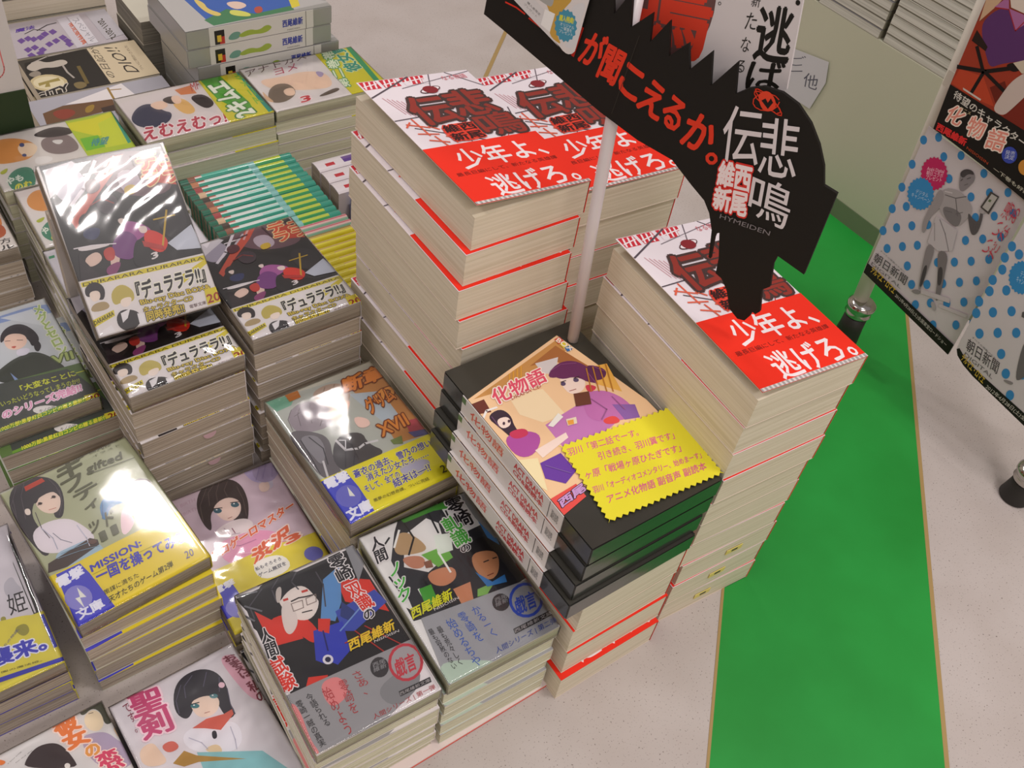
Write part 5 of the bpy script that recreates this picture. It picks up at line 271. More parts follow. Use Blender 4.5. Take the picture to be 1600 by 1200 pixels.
'poster2':[["P","#3a86c0",[-93.6,278.9,-93.1,277.4,-93.0,275.9,-93.4,274.5,-94.2,273.4,-95.4,272.7,-96.7,272.5,-98.0,272.8,-99.3,273.7,-100.2,274.9,-100.7,276.3,-100.8,277.8,-100.4,279.2,-99.6,280.3,-98.4,281.0,-97.1,281.2,-95.8,280.9,-94.5,280.1],0],["P","#3a86c0",[-81.1,289.3,-80.6,287.9,-80.5,286.4,-80.9,285.1,-81.7,284.0,-82.8,283.3,-84.1,283.1,-85.4,283.5,-86.6,284.3,-87.5,285.5,-88.1,286.9,-88.2,288.4,-87.8,289.7,-87.0,290.8,-85.9,291.5,-84.6,291.7,-83.2,291.3,-82.1,290.5],0],["P","#3a86c0",[-92.9,251.4,-92.4,249.9,-92.3,248.3,-92.7,246.8,-93.5,245.7,-94.7,244.9,-96.0,244.7,-97.4,245.0,-98.7,245.9,-99.6,247.1,-100.2,248.6,-100.2,250.2,-99.8,251.6,-99.0,252.8,-97.8,253.5,-96.5,253.8,-95.1,253.4,-93.9,252.6],0],["P","#3a86c0",[-67.3,276.1,-66.8,274.7,-66.7,273.2,-67.0,271.8,-67.8,270.7,-68.9,270.0,-70.2,269.8,-71.5,270.2,-72.7,271.0,-73.7,272.2,-74.2,273.6,-74.3,275.1,-73.9,276.5,-73.2,277.6,-72.1,278.3,-70.8,278.5,-69.5,278.1,-68.3,277.3],0],["P","#3a86c0",[-52.7,286.6,-52.2,285.2,-52.1,283.8,-52.4,282.4,-53.2,281.3,-54.2,280.7,-55.5,280.5,-56.8,280.8,-58.0,281.6,-58.9,282.8,-59.4,284.2,-59.5,285.7,-59.2,287.0,-58.4,288.1,-57.4,288.7,-56.1,288.9,-54.8,288.6,-53.7,287.8],0],["P","#3a86c0",[-91.7,224.8,-91.1,223.2,-91.0,221.6,-91.4,220.1,-92.3,218.8,-93.5,218.0,-94.9,217.8,-96.3,218.1,-97.5,219.0,-98.5,220.2,-99.1,221.8,-99.1,223.4,-98.7,225.0,-97.8,226.2,-96.7,227.0,-95.3,227.2,-93.9,226.9,-92.6,226.0],0],["P","#3a86c0",[-90.6,198.8,-90.0,197.2,-89.9,195.5,-90.3,193.9,-91.2,192.6,-92.4,191.8,-93.8,191.5,-95.2,191.8,-96.5,192.7,-97.5,194.0,-98.1,195.6,-98.1,197.3,-97.7,198.9,-96.8,200.2,-95.6,201.0,-94.2,201.3,-92.8,201.0,-91.5,200.1],0],["P","#3a86c0",[-78.0,210.1,-77.4,208.5,-77.3,206.9,-77.7,205.3,-78.5,204.1,-79.7,203.2,-81.1,203.0,-82.5,203.3,-83.8,204.2,-84.7,205.4,-85.3,207.0,-85.4,208.7,-85.0,210.2,-84.2,211.5,-83.0,212.3,-81.6,212.5,-80.2,212.2,-78.9,211.4],0],["P","#3a86c0",[-88.6,171.7,-88.0,170.1,-87.9,168.3,-88.4,166.7,-89.2,165.3,-90.5,164.4,-91.9,164.1,-93.4,164.4,-94.7,165.3,-95.7,166.7,-96.2,168.3,-96.3,170.1,-95.9,171.8,-95.0,173.1,-93.8,174.0,-92.4,174.3,-90.9,174.0,-89.6,173.1],0],["P","#3a86c0",[-76.8,184.1,-76.2,182.5,-76.1,180.7,-76.5,179.1,-77.3,177.8,-78.5,177.0,-79.9,176.7,-81.4,177.0,-82.7,177.8,-83.7,179.2,-84.2,180.8,-84.3,182.5,-83.9,184.1,-83.1,185.4,-81.9,186.3,-80.5,186.6,-79.1,186.3,-77.8,185.4],0],["P","#3a86c0",[-63.1,196.3,-62.5,194.7,-62.4,193.0,-62.8,191.4,-63.6,190.2,-64.8,189.3,-66.1,189.1,-67.5,189.4,-68.8,190.2,-69.8,191.5,-70.4,193.1,-70.5,194.8,-70.1,196.4,-69.3,197.7,-68.1,198.5,-66.7,198.7,-65.4,198.4,-64.1,197.6],0],["P","#3a86c0",[-75.6,157.6,-75.0,155.9,-74.9,154.1,-75.3,152.4,-76.1,151.1,-77.3,150.2,-78.8,149.8,-80.2,150.1,-81.5,151.0,-82.6,152.4,-83.1,154.1,-83.2,155.9,-82.8,157.5,-82.0,158.9,-80.7,159.8,-79.3,160.1,-77.9,159.8,-76.6,158.9],0],["P","#3a86c0",[-61.6,170.4,-61.1,168.8,-60.9,167.0,-61.3,165.4,-62.1,164.1,-63.3,163.2,-64.7,162.9,-66.1,163.2,-67.4,164.1,-68.4,165.4,-69.0,167.1,-69.1,168.8,-68.8,170.4,-67.9,171.8,-66.7,172.6,-65.4,172.9,-63.9,172.6,-62.7,171.7],0],["P","#3a86c0",[-48.2,182.0,-47.6,180.4,-47.4,178.7,-47.8,177.1,-48.6,175.8,-49.7,174.9,-51.1,174.6,-52.5,174.9,-53.8,175.8,-54.7,177.1,-55.3,178.7,-55.5,180.4,-55.1,182.0,-54.3,183.3,-53.2,184.1,-51.8,184.4,-50.4,184.1,-49.1,183.3],0],["P","#3a86c0",[-47.0,155.6,-46.4,153.9,-46.3,152.1,-46.6,150.5,-47.4,149.1,-48.6,148.2,-50.0,147.9,-51.4,148.2,-52.7,149.1,-53.7,150.4,-54.3,152.1,-54.5,153.9,-54.1,155.5,-53.3,156.9,-52.1,157.8,-50.7,158.1,-49.3,157.8,-48.0,156.9],0],["P","#3a86c0",[-24.9,284.3,-24.3,282.9,-24.2,281.5,-24.5,280.2,-25.2,279.1,-26.2,278.4,-27.4,278.3,-28.7,278.6,-29.9,279.4,-30.8,280.5,-31.3,281.9,-31.5,283.4,-31.2,284.7,-30.5,285.8,-29.4,286.4,-28.2,286.6,-27.0,286.3,-25.8,285.5],0],["P","#3a86c0",[-24.5,258.0,-23.9,256.6,-23.8,255.1,-24.1,253.7,-24.8,252.6,-25.8,251.9,-27.1,251.7,-28.4,252.0,-29.5,252.8,-30.5,254.0,-31.1,255.4,-31.2,256.9,-30.9,258.3,-30.2,259.4,-29.1,260.1,-27.9,260.3,-26.6,260.0,-25.4,259.2],0],["P","#3a86c0",[-52.2,260.7,-51.7,259.2,-51.5,257.7,-51.9,256.3,-52.6,255.2,-53.7,254.4,-55.0,254.2,-56.3,254.6,-57.5,255.4,-58.5,256.6,-59.0,258.0,-59.1,259.6,-58.8,261.0,-58.0,262.1,-56.9,262.8,-55.7,263.0,-54.3,262.7,-53.1,261.9],0],["P","#3a86c0",[-11.0,271.7,-10.5,270.3,-10.3,268.8,-10.6,267.5,-11.3,266.4,-12.3,265.7,-13.5,265.5,-14.7,265.8,-15.9,266.6,-16.8,267.8,-17.4,269.2,-17.6,270.6,-17.3,272.0,-16.6,273.1,-15.6,273.7,-14.4,273.9,-13.1,273.6,-12.0,272.8],0],["P","#3a86c0",[3.7,281.9,4.3,280.5,4.4,279.1,4.2,277.8,3.5,276.7,2.6,276.1,1.4,275.9,0.1,276.2,-1.0,277.0,-1.9,278.1,-2.5,279.5,-2.7,280.9,-2.4,282.2,-1.7,283.3,-0.8,283.9,0.4,284.1,1.6,283.8,2.8,283.0],0],["P","#3a86c0",[17.9,267.9,18.5,266.5,18.7,265.1,18.4,263.8,17.8,262.7,16.8,262.0,15.7,261.8,14.4,262.1,13.3,262.9,12.4,264.1,11.8,265.5,11.6,266.9,11.8,268.3,12.5,269.3,13.4,270.0,14.6,270.2,15.8,269.8,17.0,269.1],0],["P","#3a86c0",[4.1,255.3,4.6,253.8,4.8,252.4,4.6,251.0,3.9,249.9,2.9,249.2,1.7,249.0,0.4,249.3,-0.7,250.1,-1.7,251.3,-2.3,252.7,-2.4,254.2,-2.2,255.5,-1.5,256.6,-0.5,257.3,0.7,257.5,2.0,257.2,3.1,256.4],0],["P","#3a86c0",[-10.8,243.3,-10.2,241.8,-10.0,240.3,-10.3,238.9,-11.0,237.7,-12.0,237.0,-13.3,236.8,-14.6,237.1,-15.8,237.9,-16.7,239.1,-17.3,240.6,-17.4,242.1,-17.1,243.5,-16.4,244.7,-15.4,245.4,-14.2,245.6,-12.9,245.3,-11.7,244.5],0],["P","#3a86c0",[6.0,229.5,6.6,228.0,6.7,226.5,6.5,225.0,5.8,223.9,4.8,223.1,3.6,222.9,2.3,223.2,1.1,224.0,0.1,225.2,-0.5,226.7,-0.6,228.2,-0.4,229.7,0.3,230.8,1.3,231.6,2.5,231.8,3.8,231.5,5.0,230.7],0],["P","#3a86c0",[-7.8,217.8,-7.2,216.3,-7.0,214.7,-7.3,213.2,-8.0,212.0,-9.0,211.2,-10.3,211.0,-11.6,211.3,-12.8,212.1,-13.8,213.4,-14.4,214.9,-14.5,216.5,-14.2,217.9,-13.5,219.1,-12.5,219.9,-11.2,220.1,-9.9,219.8,-8.7,219.0],0],["P","#3a86c0",[19.5,241.8,20.1,240.4,20.3,238.9,20.0,237.5,19.4,236.3,18.4,235.6,17.2,235.4,15.9,235.7,14.8,236.5,13.8,237.7,13.2,239.1,13.0,240.6,13.3,242.0,13.9,243.1,14.9,243.9,16.1,244.1,17.4,243.8,18.5,243.0],0],["P","#3a86c0",[21.0,215.8,21.6,214.3,21.8,212.8,21.6,211.3,20.9,210.1,19.9,209.4,18.7,209.1,17.4,209.4,16.2,210.2,15.2,211.5,14.6,212.9,14.4,214.5,14.7,216.0,15.3,217.1,16.3,217.9,17.6,218.1,18.8,217.8,20.0,217.0],0],["P","#3a86c0",[7.4,203.2,8.1,201.6,8.3,200.0,8.0,198.5,7.3,197.3,6.3,196.5,5.0,196.3,3.7,196.6,2.5,197.4,1.5,198.7,0.9,200.2,0.7,201.8,1.0,203.3,1.7,204.5,2.7,205.3,4.0,205.5,5.3,205.2,6.5,204.4],0],["P","#3a86c0",[-6.3,191.6,-5.7,190.1,-5.5,188.4,-5.8,186.9,-6.6,185.6,-7.6,184.8,-8.9,184.5,-10.2,184.8,-11.5,185.7,-12.5,187.0,-13.1,188.5,-13.2,190.1,-12.9,191.7,-12.2,192.9,-11.2,193.7,-9.9,194.0,-8.5,193.7,-7.3,192.9],0],["P","#3a86c0",[-48.9,207.9,-48.3,206.4,-48.1,204.7,-48.5,203.2,-49.3,202.0,-50.4,201.2,-51.7,200.9,-53.1,201.2,-54.4,202.1,-55.3,203.3,-55.9,204.9,-56.0,206.5,-55.7,208.1,-54.9,209.3,-53.8,210.1,-52.4,210.3,-51.1,210.0,-49.8,209.2],0],["P","#3a86c0",[-21.0,180.0,-20.4,178.4,-20.2,176.8,-20.5,175.2,-21.3,173.9,-22.4,173.1,-23.7,172.8,-25.1,173.1,-26.3,173.9,-27.3,175.2,-27.9,176.8,-28.1,178.5,-27.8,180.1,-27.0,181.3,-25.9,182.2,-24.6,182.5,-23.2,182.2,-22.0,181.3],0],["P","#3a86c0",[21.9,189.2,22.5,187.7,22.7,186.0,22.5,184.5,21.8,183.3,20.8,182.5,19.6,182.2,18.3,182.5,17.0,183.3,16.1,184.6,15.4,186.1,15.2,187.7,15.5,189.3,16.2,190.5,17.2,191.3,18.4,191.5,19.7,191.2,20.9,190.4],0],["P","#3a86c0",[8.4,176.8,9.1,175.2,9.3,173.5,9.0,172.0,8.3,170.7,7.2,169.9,6.0,169.6,4.6,169.9,3.4,170.7,2.4,172.0,1.8,173.6,1.6,175.2,1.9,176.8,2.6,178.1,3.6,178.9,4.9,179.2,6.2,178.9,7.5,178.0],0],["P","#3a86c0",[-5.4,164.2,-4.8,162.6,-4.6,160.9,-4.9,159.3,-5.6,158.0,-6.7,157.1,-8.0,156.8,-9.4,157.1,-10.7,158.0,-11.7,159.3,-12.3,160.9,-12.5,162.6,-12.1,164.2,-11.4,165.5,-10.3,166.4,-9.0,166.7,-7.7,166.4,-6.4,165.5],0],["P","#3a86c0",[-19.1,152.2,-18.5,150.6,-18.3,148.8,-18.6,147.2,-19.4,145.8,-20.5,144.9,-21.9,144.6,-23.3,144.9,-24.5,145.8,-25.6,147.1,-26.2,148.8,-26.3,150.5,-26.0,152.2,-25.2,153.5,-24.1,154.4,-22.8,154.7,-21.4,154.4,-20.1,153.5],0],["P","#3a86c0",[-33.2,141.1,-32.6,139.4,-32.5,137.6,-32.8,135.9,-33.6,134.5,-34.7,133.6,-36.1,133.3,-37.5,133.6,-38.9,134.4,-39.9,135.8,-40.5,137.5,-40.6,139.3,-40.3,141.0,-39.5,142.3,-38.3,143.2,-37.0,143.6,-35.6,143.3,-34.3,142.4],0],["P","#3a86c0",[22.4,161.8,23.1,160.3,23.3,158.6,23.0,157.0,22.4,155.7,21.3,154.8,20.1,154.5,18.7,154.8,17.5,155.7,16.5,157.0,15.8,158.5,15.6,160.2,15.9,161.8,16.6,163.1,17.6,164.0,18.9,164.2,20.2,164.0,21.4,163.1],0],["P","#3a86c0",[8.6,148.6,9.2,147.0,9.4,145.2,9.1,143.6,8.4,142.3,7.3,141.4,6.0,141.1,4.7,141.3,3.4,142.2,2.4,143.5,1.7,145.1,1.6,146.9,1.8,148.5,2.6,149.8,3.6,150.7,4.9,151.0,6.3,150.7,7.5,149.9],0],["P","#3a86c0",[-6.2,137.2,-5.6,135.6,-5.4,133.8,-5.7,132.1,-6.4,130.8,-7.5,129.8,-8.9,129.5,-10.3,129.8,-11.6,130.7,-12.6,132.0,-13.2,133.7,-13.4,135.4,-13.1,137.1,-12.3,138.5,-11.2,139.4,-9.9,139.7,-8.5,139.4,-7.2,138.6],0],["P","#3a86c0",[-18.9,124.3,-18.3,122.7,-18.1,120.8,-18.4,119.1,-19.2,117.7,-20.4,116.8,-21.7,116.4,-23.1,116.7,-24.5,117.6,-25.5,119.0,-26.1,120.7,-26.3,122.5,-26.0,124.2,-25.2,125.6,-24.0,126.5,-22.7,126.9,-21.3,126.6,-20.0,125.7],0],["P","#3a86c0",[34.2,200.0,34.9,198.5,35.1,196.9,34.8,195.4,34.2,194.2,33.2,193.4,32.0,193.2,30.7,193.5,29.5,194.3,28.5,195.5,27.9,197.0,27.7,198.6,27.9,200.1,28.6,201.3,29.6,202.0,30.8,202.3,32.1,202.0,33.3,201.2],0],["P","#3a86c0",[37.5,187.4,38.1,185.9,38.3,184.3,38.1,182.8,37.4,181.5,36.4,180.7,35.2,180.5,33.9,180.8,32.7,181.6,31.7,182.8,31.1,184.4,30.9,186.0,31.1,187.5,31.8,188.7,32.8,189.5,34.0,189.8,35.3,189.5,36.5,188.7],0],["P","#3a86c0",[34.0,173.6,34.6,172.0,34.8,170.4,34.6,168.8,33.9,167.6,32.9,166.7,31.7,166.4,30.4,166.7,29.2,167.6,28.2,168.8,27.5,170.4,27.3,172.0,27.5,173.6,28.2,174.8,29.2,175.7,30.5,175.9,31.8,175.6,33.0,174.8],0],["P","#3a86c0",[33.2,227.6,33.8,226.1,34.0,224.6,33.8,223.2,33.1,222.0,32.1,221.3,31.0,221.1,29.7,221.4,28.5,222.2,27.6,223.4,27.0,224.8,26.8,226.3,27.0,227.8,27.6,228.9,28.6,229.6,29.8,229.8,31.0,229.5,32.2,228.7],0],["P","#3a86c0",[41.0,148.6,41.6,147.0,41.8,145.3,41.6,143.7,41.0,142.4,39.9,141.5,38.7,141.2,37.4,141.5,36.1,142.3,35.1,143.6,34.5,145.2,34.2,146.9,34.5,148.5,35.1,149.8,36.2,150.7,37.4,151.0,38.7,150.7,40.0,149.9],0],["P","#3a86c0",[27.9,135.0,28.5,133.4,28.7,131.7,28.5,130.0,27.8,128.6,26.8,127.7,25.5,127.4,24.1,127.7,22.9,128.5,21.8,129.9,21.2,131.5,21.0,133.3,21.2,134.9,21.9,136.3,23.0,137.2,24.2,137.5,25.6,137.2,26.9,136.3],0],["P","#3a86c0",[42.8,162.1,43.4,160.5,43.7,158.9,43.5,157.3,42.8,156.0,41.8,155.2,40.6,154.9,39.3,155.1,38.0,156.0,37.0,157.3,36.4,158.8,36.1,160.5,36.4,162.1,37.0,163.3,38.0,164.2,39.3,164.5,40.6,164.2,41.8,163.3],0],["P","#3a86c0",[7.9,118.0,8.6,116.4,8.8,114.6,8.5,112.8,7.8,111.4,6.7,110.5,5.3,110.1,3.9,110.4,2.7,111.3,1.6,112.7,1.0,114.4,0.8,116.2,1.1,117.9,1.8,119.3,2.9,120.2,4.2,120.5,5.6,120.3,6.9,119.4],0],["P","#3a86c0",[44.8,124.9,45.5,123.2,45.7,121.5,45.5,119.8,44.8,118.5,43.8,117.5,42.5,117.2,41.2,117.5,39.9,118.3,38.9,119.7,38.2,121.3,38.0,123.1,38.2,124.7,38.9,126.1,39.9,127.0,41.2,127.3,42.5,127.0,43.8,126.2],0],["P","#c02a60",[-59.9,261.8,-57.6,260.5,-58.2,257.8,-56.4,255.9,-57.6,253.6,-56.3,251.1,-58.1,249.4,-57.4,246.6,-59.6,245.6,-59.6,242.8,-62.1,242.5,-62.8,239.8,-65.3,240.4,-66.7,238.1,-69.0,239.4,-70.9,237.7,-72.9,239.7,-75.2,238.7,-76.6,241.2,-79.2,241.0,-79.9,243.8,-82.4,244.4,-82.4,247.3,-84.8,248.6,-84.0,251.3,-86.0,253.4,-84.6,255.6,-85.9,258.1,-84.0,259.9,-84.7,262.6,-82.4,263.6,-82.4,266.4,-79.9,266.6,-79.1,269.2,-76.6,268.6,-75.3,270.8,-73.0,269.5,-71.1,271.1,-69.2,269.2,-66.9,270.1,-65.6,267.7,-63.1,267.9,-62.4,265.2,-59.9,264.6],0],["P","#3a8ac4",[-62.4,236.3,-60.1,235.0,-60.8,232.3,-58.9,230.3,-60.2,228.0,-58.8,225.5,-60.7,223.7,-60.0,220.9,-62.3,219.8,-62.3,216.9,-64.9,216.5,-65.6,213.8,-68.1,214.3,-69.6,211.9,-71.9,213.2,-73.9,211.4,-75.8,213.4,-78.2,212.3,-79.6,214.8,-82.2,214.5,-82.9,217.4,-85.5,218.0,-85.5,220.9,-87.8,222.3,-87.1,225.0,-89.0,227.1,-87.6,229.4,-88.9,232.0,-86.9,233.8,-87.6,236.6,-85.2,237.7,-85.2,240.5,-82.6,240.8,-81.9,243.5,-79.4,242.9,-77.9,245.2,-75.6,243.9,-73.7,245.6,-71.8,243.7,-69.5,244.7,-68.1,242.3,-65.6,242.5,-64.9,239.7,-62.4,239.2],0],["T","#f0c8d8",[-76.9,244.6,-59.9,251.5,-80.4,256.8],0,"Asahi Digital\n朝日コラボ\nプレゼント",0,0],["T","#b8d4ec",[-81.6,220.2,-60.9,225.6,-83.4,229.8],0,"デジタル\nキャンペーン",0,0],["S","#8a8488",[-46.0,264.7,-48.3,272.3,-43.4,278.3,-35.6,278.4,-31.9,271.9,-33.6,264.8,-36.6,255.6,-41.3,255.6],0],["S","#4a4648",[-48.6,269.1,-46.3,276.1,-38.8,279.3,-34.4,276.2,-40.9,274.0,-43.0,266.7],0],["S","#a8a2a4",[-57.4,247.0,-41.0,255.8,-23.6,251.0,-18.5,244.1,-20.3,234.5,-23.6,221.5,-38.8,221.6,-50.3,226.5],0],["S","#7a7678",[-48.8,231.7,-34.7,237.2,-25.1,235.4,-23.1,220.7,-38.8,221.6],0],["S","#9a9496",[-59.0,245.9,-50.8,243.0,-48.7,227.6,-54.0,213.1,-50.1,195.9,-54.3,195.2,-58.8,207.5,-58.5,229.4],0],["S","#5a5658",[-23.9,242.5,-14.3,238.7,-8.2,238.8,-12.7,250.2,-8.1,249.3,-3.8,231.3,-6.1,224.4,-11.2,226.0],0],["S","#a8a2a4",[-15.1,250.7,-10.7,253.7,-6.3,251.5,-11.0,247.3],0],["L","#6a6668",[-50.8,243.0,-39.8,246.3,-31.5,253.9],0,0.91],["L","#6a6668",[-39.8,246.3,-29.7,232.2],0,0.9],["L","#6a6668",[-43.1,229.3,-36.0,232.0],0,0.73],["L","#6a6668",[-32.1,232.7,-26.8,238.4],0,0.72],["L","#c8c2c4",[-52.5,246.0,-45.4,248.7],0,1.27],["L","#5a5658",[-43.7,264.2,-43.0,266.7],0,0.88],["L","#5a5658",[-39.2,269.1,-36.8,272.2],0,0.87],["L","#6a6466",[-38.5,262.5,-36.1,265.5],0,0.7],["P","#c2bcc0",[-48.4,219.1,-22.7,220.0,-16.7,198.0,-29.2,188.7,-43.3,189.6],0],["L","#8a8488",[-43.5,218.2,-31.8,209.1,-19.8,195.7],0,1.11],["L","#9a9496",[-46.5,211.8,-37.7,195.9],0,0.94],["S","#8a8486",[-43.3,189.6,-33.4,190.1,-29.1,168.1,-25.2,140.1,-27.7,138.2,-36.4,164.8],0],["S","#4a4648",[-34.8,166.0,-30.8,169.1,-25.4,144.8,-28.2,141.4],0],["S","#7a7476",[-30.9,189.7,-18.9,194.1,-12.1,174.1,-3.0,145.9,-5.9,138.7,-16.6,166.0],0],["S","#4a4648",[-21.1,174.2,-16.4,177.8,-8.8,160.3,-11.9,155.6],0],["S","#8a8486",[-29.0,138.4,-23.5,139.1,-24.9,133.1,-34.6,131.4],0],["S","#a8a2a4",[-8.4,139.1,-2.4,136.6,-0.3,128.6,-8.9,133.8],0],["P","#4a4644",[-13.3,272.1,-3.9,272.4,-3.8,251.8,-14.4,253.2],0],["P","#b8b4b0",[-11.3,270.5,-4.9,270.8,-5.9,253.9,-12.7,254.4],0],["P","#5a6a4a",[-10.7,264.9,-8.4,265.4,-8.4,262.8,-10.8,262.3],0],["L","#c4bcc0",[-22.7,139.7,5.7,150.5],0,5.2],["L","#c4bcc0",[0.7,139.2,29.1,148.3],0,3.93],["T","#3a3638",[-86.6,132.7,-42.4,132.6,-87.6,144.1],0,"朝日新聞",0,0],["T","#6a6668",[-86.6,127.8,-44.8,125.8,-86.9,131.3],0,"DIGITAL",0,0],["T","#6a6668",[-84.5,147.6,-48.9,144.5,-84.3,149.7],0,"すべての感動のために",0,0],["T","#c8485a",[21.8,215.8,20.4,275.0,7.3,215.8],0,"いい湯\nだなあ",0,0],["P","#1c1a16",[-90.3,139.7,-90.1,113.9,34.3,98.2,34.0,110.3,-91.1,126.8],0],["P","#1c1a16",[-91.1,126.8,-90.1,113.9,34.3,98.2,34.0,112.4],0],["T","#d0b040",[-83.8,120.0,-48.8,115.1,-83.5,127.7],0,"テルマエ・ロマエ",0,0.03],["T","#c8c4bc",[-46.2,113.4,27.7,103.4,-46.0,119.0],0,"2012年4月28日(土)全国東宝ロードショー",0,0]],
